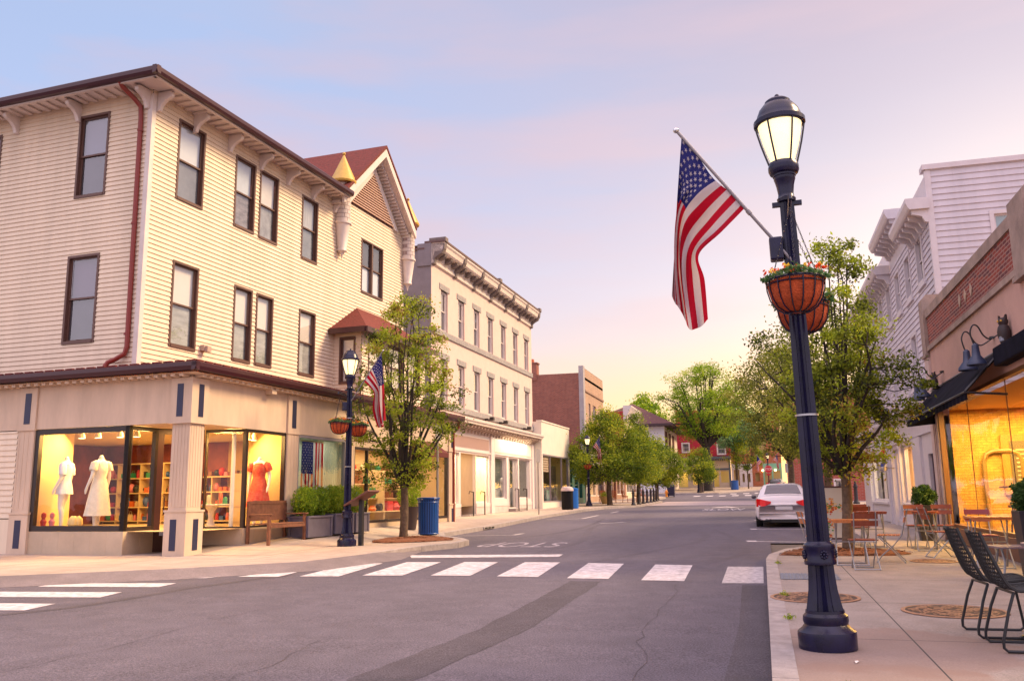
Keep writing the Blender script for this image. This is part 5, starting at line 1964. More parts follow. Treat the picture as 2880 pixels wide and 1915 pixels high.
def owl(loc, rz, label, s=1.0):
    t_ = thing('owl_statue', label, 'owl statue', loc, rz)
    t_.scale = (s, s, s)
    b_ = MB()
    b_.lathe([(0.02, 0.0), (0.075, 0.01), (0.085, 0.05), (0.11, 0.14), (0.115, 0.22), (0.095, 0.30), (0.07, 0.335), (0.085, 0.37), (0.088, 0.41), (0.065, 0.45), (0.02, 0.465)], 14, (0, 0, 0), sy=0.9)
    for s_ in (-1, 1):
        b_.prism([(s_ * 0.035, -0.03, 0.44), (s_ * 0.085, -0.02, 0.43), (s_ * 0.08, -0.02, 0.51)], (0, 0.04, 0))
    b_.prism([(-0.09, 0.06, 0.10), (0.09, 0.06, 0.10), (0.05, 0.16, -0.05), (-0.05, 0.16, -0.05)], (0, 0.03, 0))
    b_.build('body', mat('owl_brown', (0.03, 0.018, 0.02), 0.6), t_, smooth=True)
    b_ = MB()
    b_.lathe([(0.01, 0.03), (0.055, 0.05), (0.07, 0.14), (0.06, 0.23), (0.01, 0.27)], 10, (0, -0.045, 0), sy=0.75)
    b_.build('breast', mat('owl_grey', (0.30, 0.33, 0.40), 0.7, var=0.7, scale=40), t_, smooth=True)
    b_ = MB()
    for s_ in (-1, 1):
        b_.ball((s_ * 0.036, -0.075, 0.40), 0.018, 8)
    b_.m(1).prism([(-0.012, -0.08, 0.385), (0.012, -0.08, 0.385), (0, -0.1, 0.36)], (0, 0.02, 0))
    b_.build('face', [mat('owl_eye', (0.7, 0.4, 0.05), 0.3), mat('owl_beak', (0.05, 0.04, 0.03), 0.4)], t_)
    return t_


owl((3.56, 14.1, 3.445), R(-60), 'dark owl statue on the near end of the black awning', 0.85)
owl((3.5, 19.3, 3.36), R(-75), 'small dark owl statue between the two far gooseneck lamps', 0.72)

# ================================================================== STREET FURNITURE
CBM = Matrix.Translation((-10.90, 14.99, 0)) @ Matrix.Rotation(R(86.542), 4, 'Z')


def cbw(u, w):
    p = CBM @ Vector((u, w, 0))
    return p.x, p.y


M_post = mat('navy_black_iron', (0.007, 0.006, 0.034), 0.27, var=0.6, scale=5, spec=0.4)
M_globe = mat('lit_globe', (0.8, 0.75, 0.6), 0.4, emit=(1.0, 0.78, 0.38), estr=1.55)
M_bulb = emat('bulb_glow', (1.0, 0.82, 0.45), 5.0)
M_steel = mat('brushed_steel', (0.42, 0.42, 0.44), 0.35, metal=0.8)


def make_lamp():
    t_ = thing('street_lamp', 'large dark blue fluted lamp post in the foreground with lit globe', 'street lamp', (0.40, 7.14, sz(7.14)), 0, 'street lamps along the pavements')
    SR = lambda pr: [(r * min(0.97, 0.875 + 0.024 * z), z) for r, z in pr]
    fl = lambda k, z: (1.0, 0.86, 0.81, 0.86)[k % 4]
    b_ = MB()
    b_.lathe(SR([(0.238, 0.0), (0.24, 0.10), (0.236, 0.125), (0.20, 0.15), (0.178, 0.175), (0.186, 0.20), (0.182, 0.235), (0.160, 0.255), (0.158, 0.275)]), 32)
    b_.build('base', M_post, t_, smooth=True)
    b_ = MB()
    b_.lathe(SR([(0.150, 0.275), (0.136, 0.33), (0.118, 0.42), (0.108, 0.52), (0.104, 0.60)]), 64, flute=fl)
    b_.build('lower_shaft', M_post, t_, smooth=True)
    b_ = MB()
    b_.lathe(SR([(0.104, 0.60), (0.128, 0.605), (0.132, 0.63), (0.125, 0.645), (0.125, 0.715), (0.132, 0.73), (0.128, 0.75), (0.106, 0.765), (0.098, 0.775)]), 32)
    for k in range(4):
        a = k * math.pi / 2 - 1.35
        for q in range(8):
            bb_ = q * math.pi / 4
            cx_ = 0.125 * math.cos(a)
            b_.ball((0.116 * math.cos(a) - 0.022 * math.cos(bb_) * math.sin(a), 0.116 * math.sin(a) + 0.022 * math.cos(bb_) * math.cos(a), 0.68 + 0.024 * math.sin(bb_)), 0.011, 6)
        b_.ball((0.118 * math.cos(a), 0.118 * math.sin(a), 0.68), 0.012, 6)
    b_.build('collar', M_post, t_, smooth=True)
    b_ = MB()
    b_.lathe(SR([(0.093, 0.775), (0.087, 1.3), (0.077, 2.0), (0.067, 2.75), (0.060, 3.28), (0.058, 3.46)]), 64, flute=fl)
    b_.build('shaft', M_post, t_, smooth=True)
    b_ = MB()
    b_.lathe(SR([(0.060, 3.46), (0.075, 3.465), (0.078, 3.49), (0.068, 3.50), (0.064, 3.53), (0.074, 3.60), (0.084, 3.645), (0.088, 3.655), (0.088, 3.675), (0.095, 3.68), (0.095, 3.695), (0.115, 3.705), (0.126, 3.73), (0.126, 3.765), (0.118, 3.79), (0.112, 3.80)]), 24,
             flute=lambda k, z: 0.95 + 0.05 * (k % 2) if 3.52 < z < 3.64 else 1.0)
    b_.build('capital', M_post, t_, smooth=True)
    b_ = MB()
    b_.lathe(SR([(0.105, 3.80), (0.128, 3.87), (0.155, 3.97), (0.178, 4.08), (0.190, 4.15)]), 24, cap=False)
    b_.build('globe', glass('globe_glass', (0.97, 0.95, 0.9), 0.05), t_, smooth=True)
    b_ = MB()
    b_.lathe([(0.085, 3.80), (0.10, 3.84), (0.118, 3.89), (0.145, 3.98), (0.166, 4.08), (0.178, 4.14), (0.01, 4.15)], 20)
    b_.m(1).lathe([(0.02, 4.145), (0.15, 4.146)], 12)
    b_.build('lamp', [M_globe, M_bulb], t_, smooth=True)
    b_ = MB()
    for k in range(6):
        a = 2 * math.pi * k / 6 - 1.05
        c_, s_ = math.cos(a), math.sin(a)
        b_.tube([(r * c_, r * s_, z) for r, z in ((0.110, 3.79), (0.133, 3.87), (0.160, 3.97), (0.184, 4.08), (0.198, 4.16))], 0.0085, 6)
    b_.build('cage', M_post, t_, smooth=True)
    b_ = MB()
    b_.lathe(SR([(0.205, 4.125), (0.213, 4.13), (0.213, 4.165), (0.195, 4.172), (0.188, 4.18), (0.182, 4.21), (0.16, 4.262), (0.125, 4.305), (0.106, 4.315), (0.106, 4.335), (0.085, 4.352), (0.04, 4.36), (0.018, 4.365), (0.016, 4.375)]), 24)
    b_.ball((0, 0, 4.385), 0.02, 8)
    b_.build('cap', M_post, t_, smooth=True)
    b_ = MB()
    b_.box(-0.115, 0.115, -0.02, 0.02, 3.43, 3.465)
    b_.tube([(0, -0.1, 3.30), (0, -0.55, 3.34), (0, -0.56, 3.30)], 0.014, 6)
    b_.tube([(0, 0.1, 3.30), (0, 0.55, 3.34), (0, 0.56, 3.30)], 0.014, 6)
    b_.build('bracket_arm', M_post, t_, smooth=True)
    b_ = MB()
    b_.box(-0.165, -0.06, -0.06, 0.05, 2.98, 3.17)
    b_.build('control_box', M_post, t_, bevel=0.012)
    b_ = MB()
    b_.lathe([(0.071, 2.80), (0.071, 2.82)], 20, cap=False)
    b_.lathe([(0.088, 1.72), (0.088, 1.735)], 20, cap=False)
    b_.build('strap', M_steel, t_, smooth=True)
    point_light('lamp_light', (0, 0, 4.0), 150, (1.0, 0.68, 0.28), t_, 0.1)
    return t_


lamp0 = make_lamp()
lamp0.rotation_euler = (0, R(-1.15), 0)
LAMPS = [(-8.88, 17.93, 'dark lamp post with two flower baskets beside the bench and the slanted information stand'),
         (-10.39, 54.17, 'dark lamp post with an orange basket in front of the green shop'),
         (0.72, 97.8, 'far lit lamp post rising behind the red stop sign'),
         (-7.3, 107.0, 'tiny far lamp glowing inside the small tree before the red building')]
lamps = [lamp0]
for x, y, lb in LAMPS:
    lamps.append(copy_tree(lamp0, loc=(x, y, sz(y)), label=lb))
    lamps[-1].rotation_euler = (0, 0, R(35))
    for ch in lamps[-1].children:
        if ch.name.startswith('bracket_arm'):
            ch.rotation_euler = (0, 0, R(-35))

# ---- flags
F1 = [[(-0.879, 4.116), (-0.922, 3.756), (-0.954, 3.448), (-0.988, 3.082), (-1.021, 2.742)], [(-0.76, 3.939), (-0.861, 3.687), (-0.94, 3.431), (-0.981, 3.051), (-0.995, 2.674)], [(-0.64, 3.721), (-0.792, 3.586), (-0.918, 3.397), (-0.965, 3.019), (-0.947, 2.596)], [(-0.505, 3.576), (-0.701, 3.391), (-0.869, 3.193), (-0.911, 2.923), (-0.877, 2.444)], [(-0.399, 3.436), (-0.594, 3.243), (-0.781, 3.048), (-0.744, 2.82), (-0.737, 2.514)]]
F2 = [[(0.784, 4.245), (0.817, 3.789), (0.831, 3.426), (0.879, 3.065), (0.892, 2.731)], [(0.673, 4.088), (0.783, 3.71), (0.822, 3.387), (0.836, 3.027), (0.859, 2.669)], [(0.57, 3.939), (0.714, 3.673), (0.779, 3.373), (0.777, 2.989), (0.825, 2.607)], [(0.468, 3.791), (0.638, 3.556), (0.72, 3.327), (0.716, 2.976), (0.783, 2.577)], [(0.357, 3.626), (0.544, 3.464), (0.659, 3.314), (0.656, 2.954), (0.757, 2.57)]]


def cloth_mat(name, c):
    if name in _mats:
        return _mats[name]
    m = bpy.data.materials.new(name)
    m.use_nodes = True
    t = m.node_tree
    p = t.nodes['Principled BSDF']
    p.inputs['Base Color'].default_value = (*c, 1)
    p.inputs['Roughness'].default_value = 0.75
    p.inputs['Specular IOR Level'].default_value = 0.2
    tl = t.nodes.new('ShaderNodeBsdfTranslucent')
    tl.inputs[0].default_value = (*c, 1)
    mi = t.nodes.new('ShaderNodeMixShader')
    mi.inputs[0].default_value = 0.35
    t.links.new(p.outputs[0], mi.inputs[1])
    t.links.new(tl.outputs[0], mi.inputs[2])
    t.links.new(mi.outputs[0], t.nodes['Material Output'].inputs[0])
    _mats[name] = m
    return m


M_fr, M_fw, M_fb = cloth_mat('flag_red', (0.38, 0.003, 0.020)), cloth_mat('flag_white', (0.52, 0.45, 0.47)), cloth_mat('flag_blue', (0.018, 0.02, 0.13))


def flag_cloth(name, fn, parent, stars=True, ns_=39, nt_=44, canton=0.4):
    """fn(s,t) -> point; s runs down the hoist, t along the fly."""
    b_ = MB()
    vs_ = [fn(i / ns_, j / nt_) for i in range(ns_ + 1) for j in range(nt_ + 1)]
    b_.v = [tuple(v) for v in vs_]
    for i in range(ns_):
        stripe = int(i * 13 / ns_)
        for j in range(nt_):
            k = i * (nt_ + 1) + j
            b_.f.append([k, k + 1, k + nt_ + 2, k + nt_ + 1])
            b_.mi.append(2 if (stripe < 7 and (j + 0.5) / nt_ < canton) else (0 if stripe % 2 == 0 else 1))
    if stars:
        for r in range(9):
            for c_ in range(6 if r % 2 == 0 else 5):
                s0 = (r + 1) / 10 * 7 / 13
                t0 = canton * ((2 * c_ + 1 + (r % 2)) / 12)
                P = Vector(fn(s0, t0))
                du = (Vector(fn(s0 + 0.01, t0)) - Vector(fn(s0 - 0.01, t0))).normalized()
                dv = (Vector(fn(s0, t0 + 0.01)) - Vector(fn(s0, t0 - 0.01))).normalized()
                nn = du.cross(dv).normalized()
                for sgn in (1, -1):
                    pts = []
                    for q in range(10):
                        a = q * math.pi / 5
                        rr = 0.021 if q % 2 == 0 else 0.0085
                        pts.append(tuple(P + dv * (-math.cos(a) * rr) + du * (math.sin(a) * rr) + nn * 0.003 * sgn))
                    k = len(b_.v)
                    b_.v += pts + [tuple(P + nn * 0.003 * sgn)]
                    for q in range(10):
                        b_.f.append([k + q, k + (q + 1) % 10, k + 10])
                        b_.mi.append(1)
    o = b_.build(name, [M_fr, M_fw, M_fb], parent, smooth='all')
    return o


def make_flag(rows, sgn, loc, label, y_off=0.0, stars=True, group='flags on the lamp posts'):
    t_ = thing('flag', label, 'flag', loc, 0, group)

    def fn(s, t):
        r = [cat1(rw, t) for rw in rows]
        p = cat1(r, s)
        fold = 0.075 * math.sin(s * 9.0 + t * 2.5) * min(1, t * 2.2) + 0.05 * math.sin(s * 19 - t * 4 + 1) * min(1, t * 1.6) + 0.012 * math.sin(s * 41 + t * 9) * min(1, t * 3)
        return (p[0], y_off + fold - 0.10 * t * (1 - t), p[1])

    flag_cloth('cloth', fn, t_, stars)
    b_ = MB()
    tip = Vector((rows[0][0][0], y_off, rows[0][0][1]))
    end = Vector((rows[4][0][0], y_off, rows[4][0][1]))
    d = (tip - end).normalized()
    base = end + (end - tip) * ((abs(end.x) - 0.06) / max(1e-3, abs(tip.x - end.x)))
    b_.tube([base, tip + d * 0.05], 0.0135, 8)
    b_.m(1)
    b_.ball(tip + d * 0.075, 0.026, 8)
    b_.m(0)
    b_.tube([end - d * 0.03, end - d * 0.07], 0.019, 8)
    b_.build('pole', [mat('aluminium_pole', (0.24, 0.22, 0.23), 0.4, metal=0.6), mat('chrome_ball', (0.6, 0.6, 0.6), 0.15, metal=1.0)], t_, smooth=True)
    return t_


make_flag(F1, -1, (0.40, 7.10, sz(7.14)), 'large draped flag hanging from the foreground lamp post')
f2 = make_flag(F2, 1, (-8.88, 17.9, sz(17.93)), 'draped flag on the lamp post in front of the bay window')
f3 = copy_tree(f2, loc=(-10.39, 54.1, sz(54.17)), label='small flag on the lamp post in front of the far leafy trees')
f4 = copy_tree(f2, loc=(0.95, 97.7, sz(97.8)), label='tiny flag hanging at the right of the far lamp above the stop sign')
f5 = make_flag(F1, -1, (0.55, 97.7, sz(97.8)), 'tiny flag hanging at the left of the far lamp above the stop sign', stars=False)


# ---- leaves: many small faces in one mesh
def leaf_mat(name, stops, transl=0.35):
    if name in _mats:
        return _mats[name]
    m = bpy.data.materials.new(name)
    m.use_nodes = True
    t = m.node_tree
    p = t.nodes['Principled BSDF']
    p.inputs['Roughness'].default_value = 0.55
    p.inputs['Specular IOR Level'].default_value = 0.3
    at_ = t.nodes.new('ShaderNodeAttribute')
    at_.attribute_name = 'rnd'
    r = t.nodes.new('ShaderNodeValToRGB')
    el = r.color_ramp.elements
    el[0].position, el[0].color = stops[0][0], (*stops[0][1], 1)
    el[1].position, el[1].color = stops[-1][0], (*stops[-1][1], 1)
    for q, c in stops[1:-1]:
        e = el.new(q)
        e.color = (*c, 1)
    t.links.new(at_.outputs['Fac'], r.inputs[0])
    t.links.new(r.outputs[0], p.inputs['Base Color'])
    tl = t.nodes.new('ShaderNodeBsdfTranslucent')
    t.links.new(r.outputs[0], tl.inputs[0])
    mi = t.nodes.new('ShaderNodeMixShader')
    mi.inputs[0].default_value = transl
    t.links.new(p.outputs[0], mi.inputs[1])
    t.links.new(tl.outputs[0], mi.inputs[2])
    t.links.new(mi.outputs[0], t.nodes['Material Output'].inputs[0])
    _mats[name] = m
    return m


def leaf_mesh(name, P, size, m, parent, asp=0.55, up=0.4, rnd=None, size_var=0.4):
    """One pointed, folded leaf (two triangles) at every row of P."""
    n = len(P)
    d = rng.normal(size=(n, 3))
    d /= np.linalg.norm(d, axis=1)[:, None]
    nn = rng.normal(size=(n, 3)) + np.array([0, 0, up * 2])
    w = np.cross(d, nn)
    w /= np.linalg.norm(w, axis=1)[:, None] + 1e-9
    nn = np.cross(w, d)
    L_ = size * (1 + size_var * rng.uniform(-1, 1, n))[:, None]
    a = P - d * L_ * 0.5
    c = P + d * L_ * 0.5 - nn * L_ * 0.12
    b_ = P + w * L_ * asp * 0.5 + nn * L_ * 0.10
    e = P - w * L_ * asp * 0.5 + nn * L_ * 0.10
    V = np.stack([a, b_, c, e], 1).reshape(-1, 3)
    me = bpy.data.meshes.new(name)
    me.vertices.add(4 * n)
    me.vertices.foreach_set('co', V.astype(np.float32).ravel())
    idx = np.arange(n) * 4
    tri = np.stack([idx, idx + 1, idx + 2, idx, idx + 2, idx + 3], 1).ravel()
    me.loops.add(6 * n)
    me.loops.foreach_set('vertex_index', tri.astype(np.int32))
    me.polygons.add(2 * n)
    me.polygons.foreach_set('loop_start', (np.arange(2 * n) * 3).astype(np.int32))
    me.update(calc_edges=True)
    at_ = me.attributes.new('rnd', 'FLOAT', 'FACE')
    r = rng.random(n) if rnd is None else rnd
    at_.data.foreach_set('value', np.repeat(r, 2).astype(np.float32))
    me.materials.append(m)
    o = bpy.data.objects.new(name, me)
    col.objects.link(o)
    if parent is not None:
        o.parent = parent
    return o


M_plant = leaf_mat('basket_foliage', [(0, (0.03, 0.09, 0.03)), (0.5, (0.06, 0.16, 0.05)), (1, (0.16, 0.26, 0.09))])
M_coir = mat('coir_liner', (0.46, 0.075, 0.018), 0.95, var=0.45, scale=14, bump=0.9, bscale=60)
M_petal = leaf_mat('flower_petals', [(0, (0.7, 0.04, 0.01)), (0.7, (0.75, 0.12, 0.02)), (0.72, (0.8, 0.5, 0.02)), (1, (0.8, 0.55, 0.05))])


def make_basket(loc, label, full=True):
    t_ = thing('hanging_basket', label, 'hanging basket', loc, 0, 'flower baskets hung on the lamp posts')
    t_.scale = (0.94,) * 3
    b_ = MB()
    b_.lathe([(0.02, -0.245), (0.09, -0.235), (0.15, -0.20), (0.19, -0.14), (0.212, -0.06), (0.217, 0.0), (0.20, 0.012), (0.01, 0.03)], 24)
    b_.build('liner', M_coir, t_, smooth=True)
    b_ = MB()
    for k in range(14):
        a = 2 * math.pi * k / 14
        b_.tube([(r * math.cos(a), r * math.sin(a), z) for r, z in ((0.05, -0.25), (0.10, -0.24), (0.158, -0.205), (0.198, -0.14), (0.219, -0.06), (0.224, 0.015))], 0.0055, 5)
    for r, z, q in ((0.226, 0.015, 0.011), (0.222, -0.02, 0.006), (0.06, -0.25, 0.006)):
        b_.tube([(r * math.cos(a), r * math.sin(a), z) for a in [2 * math.pi * k / 24 for k in range(25)]], q, 5)
    b_.build('wire_frame', M_post, t_, smooth=True)
    b_ = MB()
    for k in range(3):
        a = 2 * math.pi * k / 3 + 0.5
        p0, p1 = Vector((0.22 * math.cos(a), 0.22 * math.sin(a), 0.015)), Vector((0, 0, 0.62))
        nl = 26
        for i in range(nl):
            c_ = p0.lerp(p1, (i + 0.5) / nl)
            dd = (p1 - p0).normalized()
            s_ = dd.cross(Vector((0, 0, 1)) if i % 2 else Vector((1, 0.3, 0))).normalized() * 0.007
            hh_ = dd * 0.014
            b_.tube([c_ - hh_, c_ - hh_ * 0.5 + s_, c_ + hh_ * 0.5 + s_, c_ + hh_, c_ + hh_ * 0.5 - s_, c_ - hh_ * 0.5 - s_, c_ - hh_], 0.0026, 4, caps=False)
    b_.build('chain', M_post, t_)
    n = 900
    a = rng.uniform(0, 6.283, n)
    rr = 0.27 * np.sqrt(rng.random(n))
    z = 0.02 + rng.random(n) * 0.11 * (1.25 - rr / 0.27) + 0.02 * np.sin(a * 3)
    P = np.stack([rr * np.cos(a), rr * np.sin(a), z], 1)
    leaf_mesh('foliage', P, 0.035, M_plant, t_)
    n = 46
    a = rng.uniform(0, 6.283, n)
    rr = 0.26 * np.sqrt(rng.random(n))
    Pc = np.stack([rr * np.cos(a), rr * np.sin(a), 0.07 + rng.random(n) * 0.08 * (1.3 - rr / 0.27)], 1)
    P = np.repeat(Pc, 6, 0) + rng.normal(size=(n * 6, 3)) * 0.008
    leaf_mesh('flowers', P, 0.022, M_petal, t_, asp=0.9, rnd=np.repeat(rng.random(n), 6))
    return t_


bk0 = make_basket((0.33, 6.68, 2.88), 'coir basket with red and yellow flowers on the near side of the foreground lamp post')
copy_tree(bk0, loc=(0.42, 7.60, 2.885), rz=1.1, label='flower basket half hidden behind the foreground lamp post')
for dx, dy, lb in ((0, -0.46, 'flower basket at the left of the lamp post beside the bench'), (0, 0.46, 'flower basket at the right of the lamp post beside the bench')):
    copy_tree(bk0, loc=(-8.88 + dx, 17.93 + dy, sz(17.93) + 2.66), rz=0.4 + dy, label=lb)
b3 = copy_tree(bk0, loc=(-10.36, 53.85, sz(54) + 2.55), rz=2.0, label='small orange flower basket on the lamp post by the green shop', scale=1.25)

# ---- bench
M_teak = mat('weathered_teak', (0.20, 0.08, 0.045), 0.6, var=0.35, scale=12)
bx, by = cbw(1.92, -0.30)
bench = thing('park_bench', 'slatted wooden bench against the shop window', 'bench', (bx, by, hgt(bx, by)), R(86.542))
LBN = 1.44
b = MB()
for k in range(5):
    b.box(0, LBN, -0.30 + k * 0.10, -0.225 + k * 0.10, 0.42, 0.445)
b.box(0.03, LBN - 0.03, -0.31, -0.285, 0.35, 0.415)
b.build('seat', M_teak, bench, bevel=0.004)
b = MB()
b.box(0, LBN, 0.235, 0.275, 0.86, 0.93)
b.box(0, LBN, 0.20, 0.235, 0.50, 0.55)
for k in range(26):
    x = 0.06 + k * (LBN - 0.15) / 25
    b.prism([(x, 0.205, 0.55), (x + 0.04, 0.205, 0.55), (x + 0.04, 0.245, 0.86), (x, 0.245, 0.86)], (0, 0.018, 0))
b.build('backrest', M_teak, bench)
for x in (0.0, LBN - 0.06):
    for y in (-0.31, 0.22):
        b = MB()
        b.box(x, x + 0.06, y, y + 0.06, -0.06, 0.62 if y < 0 else 0.88)
        b.build('leg', M_teak, bench)
    b = MB()
    b.box(x - 0.01, x + 0.07, -0.36, 0.24, 0.621, 0.65)
    b.build('armrest', M_teak, bench, bevel=0.006)

# ---- planter boxes with clipped shrubs
M_box = mat('slate_planter', (0.12, 0.105, 0.15), 0.55, var=0.25, scale=4)
M_shrub = leaf_mat('boxwood_leaves', [(0, (0.10, 0.20, 0.02)), (0.5, (0.30, 0.44, 0.03)), (1, (0.60, 0.58, 0.06))], 0.5)
for i, (u0, u1, lb, gold) in enumerate(((3.35, 4.42, 'grey planter box with green clipped shrubs next to the bench', 0.0), (4.55, 5.45, 'grey planter box with yellowing shrubs in the middle of the row', 0.5), (5.55, 6.25, 'grey planter box with light green shrub at the far end of the row', 0.25))):
    x, y = cbw(u0, -0.12)
    pb = thing('planter_box', lb, 'planter', (x, y, hgt(x, y) - 0.02), R(86.542), 'planter boxes below the flag window')
    l_ = u1 - u0
    b = MB()
    b.box(0.02, l_ - 0.02, -0.53, -0.02, 0.0, 0.44)
    for xx in (0.0, l_ - 0.07):
        for yy in (-0.55, -0.07):
            b.box(xx, xx + 0.07, yy, yy + 0.07, 0.0, 0.47)
    b.box(-0.01, l_ + 0.01, -0.56, 0.01, 0.44, 0.485)
    b.build('box', M_box, pb, bevel=0.006)
    nb = 2 if i < 2 else 1
    Ps, Rs = [], []
    for k in range(nb):
        c = np.array([l_ * (k + 0.5) / nb, -0.27, 0.80])
        q = rng.normal(size=(3800, 3))
        q /= np.linalg.norm(q, axis=1)[:, None]
        lump = 1 + 0.10 * np.sin(q[:, 0] * 7 + k) * np.sin(q[:, 2] * 6 + 1) + 0.07 * np.sin(q[:, 1] * 11)
        rad = rng.random(3800) ** 0.25
        P = c + q * (rad * lump)[:, None] * np.array([0.30 if nb == 2 else 0.36, 0.29, 0.37])
        P[:, 2] = np.maximum(P[:, 2], 0.44)
        Ps.append(P)
        Rs.append(np.clip(rng.random(3800) * 0.6 + gold * (0.7 if k == nb - 1 else 0.4) + rng.normal(size=3800) * 0.08, 0, 1))
    leaf_mesh('shrub', np.concatenate(Ps), 0.042, M_shrub, pb, rnd=np.concatenate(Rs))

# ---- slanted information stand
info = thing('information_stand', 'brown slanted information panel on a black post beside the lamp', 'information sign', (-8.62, 18.1, sz(18.1)), 0)
b = MB()
b.box(-0.045, 0.045, -0.05, 0.05, 0, 0.99)
b.build('post', mat('black_iron', (0.012, 0.012, 0.014), 0.4), info)
b = MB()
b.M = Matrix.Translation((0.0, 0, 1.03)) @ Matrix.Rotation(R(-29), 4, 'Y')
b.box(-0.33, 0.33, -0.30, 0.30, -0.02, 0.02)
b.m(1).box(-0.29, 0.29, -0.27, 0.27, 0.02, 0.024)
b.build('panel', [mat('rust_brown_panel', (0.11, 0.035, 0.025), 0.5), mat('panel_face', (0.30, 0.22, 0.18), 0.4, var=0.5, scale=8)], info, bevel=0.008)

# ---- bins
M_bluebin = mat('blue_bin_paint', (0.012, 0.085, 0.33), 0.35)
t = thing('litter_bin', 'blue slatted steel litter bin on the mulch bed by the near tree', 'litter bin', (-8.43, 21.72, sz(21.72) + 0.03))
b = MB()
b.lathe([(0.225, 0.0), (0.23, 0.9)], 24)
b.build('liner', mat('dark_blue_liner', (0.006, 0.02, 0.07), 0.6), t, smooth=True)
b = MB()
for k in range(26):
    a = 2 * math.pi * k / 26
    b.M = Matrix.Rotation(a, 4, 'Z')
    b.prism([(0.252, -0.021, 0.03), (0.252, 0.021, 0.03), (0.262, 0.021, 0.86), (0.262, -0.021, 0.86)], (0.008, 0, 0))
    b.prism([(0.262, -0.021, 0.86), (0.262, 0.021, 0.86), (0.30, 0.024, 0.945), (0.30, -0.024, 0.945)], (0.008, 0, 0))
b.M = None
for r, z in ((0.262, 0.04), (0.268, 0.84), (0.295, 0.945)):
    b.tube([(r * math.cos(q), r * math.sin(q), z) for q in [2 * math.pi * k / 28 for k in range(29)]], 0.014, 6)
b.build('slats', M_bluebin, t)
b = MB()
b.lathe([(0.27, 0.945), (0.2, 0.965), (0.14, 0.965), (0.13, 0.90)], 24, cap=False)
b.build('rim', M_bluebin, t, smooth=True)


def bin_(loc, label, body, lid, r=0.30, h=0.9, dome=True):
    t_ = thing('litter_bin', label, 'litter bin', loc, 0)
    b_ = MB()
    b_.lathe([(r * 0.94, 0.0), (r, 0.06), (r, h - 0.05), (r * 1.05, h)], 20, flute=lambda k, z: 1.0 - 0.03 * (k % 2))
    b_.build('body', body, t_)
    b_ = MB()
    if dome:
        b_.lathe([(r * 1.08, h), (r * 1.08, h + 0.08), (r * 0.85, h + 0.2), (r * 0.5, h + 0.24)], 20)
    else:
        b_.lathe([(r * 1.02, h), (r * 1.02, h + 0.06), (r * 0.3, h + 0.1)], 20)
    b_.build('lid', lid, t_, smooth=True)
    return t_


M_blk = mat('black_bin', (0.006, 0.005, 0.006), 0.6, spec=0.2)
bin_((-10.12, 46.6, sz(46.6)), 'black litter bin with pale domed lid beside a blue bin', M_blk, mat('pale_lid', (0.55, 0.42, 0.40), 0.6), 0.32, 0.98)
bin_((-10.22, 48.7, sz(48.7)), 'blue recycling bin behind the black bin with the pale lid', mat('bright_blue_bin', (0.01, 0.13, 0.48), 0.4), mat('bright_blue_bin', (0.01, 0.13, 0.48), 0.4), 0.28, 1.05, False)
bin_((-7.1, 108.6, sz(108.6)), 'brown domed litter bin beside the trunk of the big tree', mat('brown_bin', (0.045, 0.02, 0.025), 0.5), mat('brown_bin', (0.045, 0.02, 0.025), 0.5), 0.32, 0.95)
bin_((-3.4, 116.8, sz(116.8)), 'far blue bin on the pavement before the white shopfronts', M_bluebin, M_bluebin, 0.5, 1.1, False)
t = thing('mail_drop_box', 'dark navy street cabinet standing by the yellow hydrant', 'cabinet', (-9.35, 95.0, sz(95)))
b = MB()
b.box(-0.38, 0.38, -0.3, 0.3, 0.1, 1.1)
b.prism([(-0.38, 0.3 * math.cos(a), 1.1 + 0.22 * math.sin(a)) for a in [math.pi * k / 8 for k in range(9)]], (0.76, 0, 0))
for x in (-0.33, 0.25):
    for y in (-0.26, 0.18):
        b.box(x, x + 0.08, y, y + 0.08, 0, 0.1)
b.build('body', mat('navy_box', (0.012, 0.014, 0.05), 0.4), t)
t = thing('fire_hydrant', 'yellow orange fire hydrant at the far kerb corner', 'fire hydrant', (-9.75, 94.0, sz(94)))
b = MB()
b.lathe([(0.16, 0), (0.16, 0.05), (0.11, 0.07), (0.11, 0.5), (0.14, 0.52), (0.14, 0.56), (0.10, 0.66), (0.03, 0.72), (0.03, 0.76)], 14)
b.tube([(-0.2, 0, 0.42), (0.2, 0, 0.42)], 0.055, 8)
b.tube([(0, -0.2, 0.38), (0, 0, 0.38)], 0.07, 8)
b.build('body', mat('hydrant_yellow', (0.65, 0.24, 0.02), 0.5), t, smooth=True)

# ---- sign posts, stop sign, bollards
M_pipe = mat('galvanised_pipe', (0.30, 0.27, 0.27), 0.45, metal=0.5)
M_sign = mat('sign_back', (0.36, 0.33, 0.33), 0.5, metal=0.3)


def signpost(loc, label, h, plate, rz=0.0, m=None):
    t_ = thing('sign_post', label, 'sign post', loc, rz)
    b_ = MB()
    b_.box(-0.03, 0.03, -0.02, 0.02, 0, h)
    b_.build('post', m or M_pipe, t_)
    b_ = MB()
    b_.box(-plate[0] / 2, plate[0] / 2, -0.028, -0.0205, h - plate[1], h - 0.02)
    b_.build('plate', M_sign, t_, bevel=0.002)
    return t_


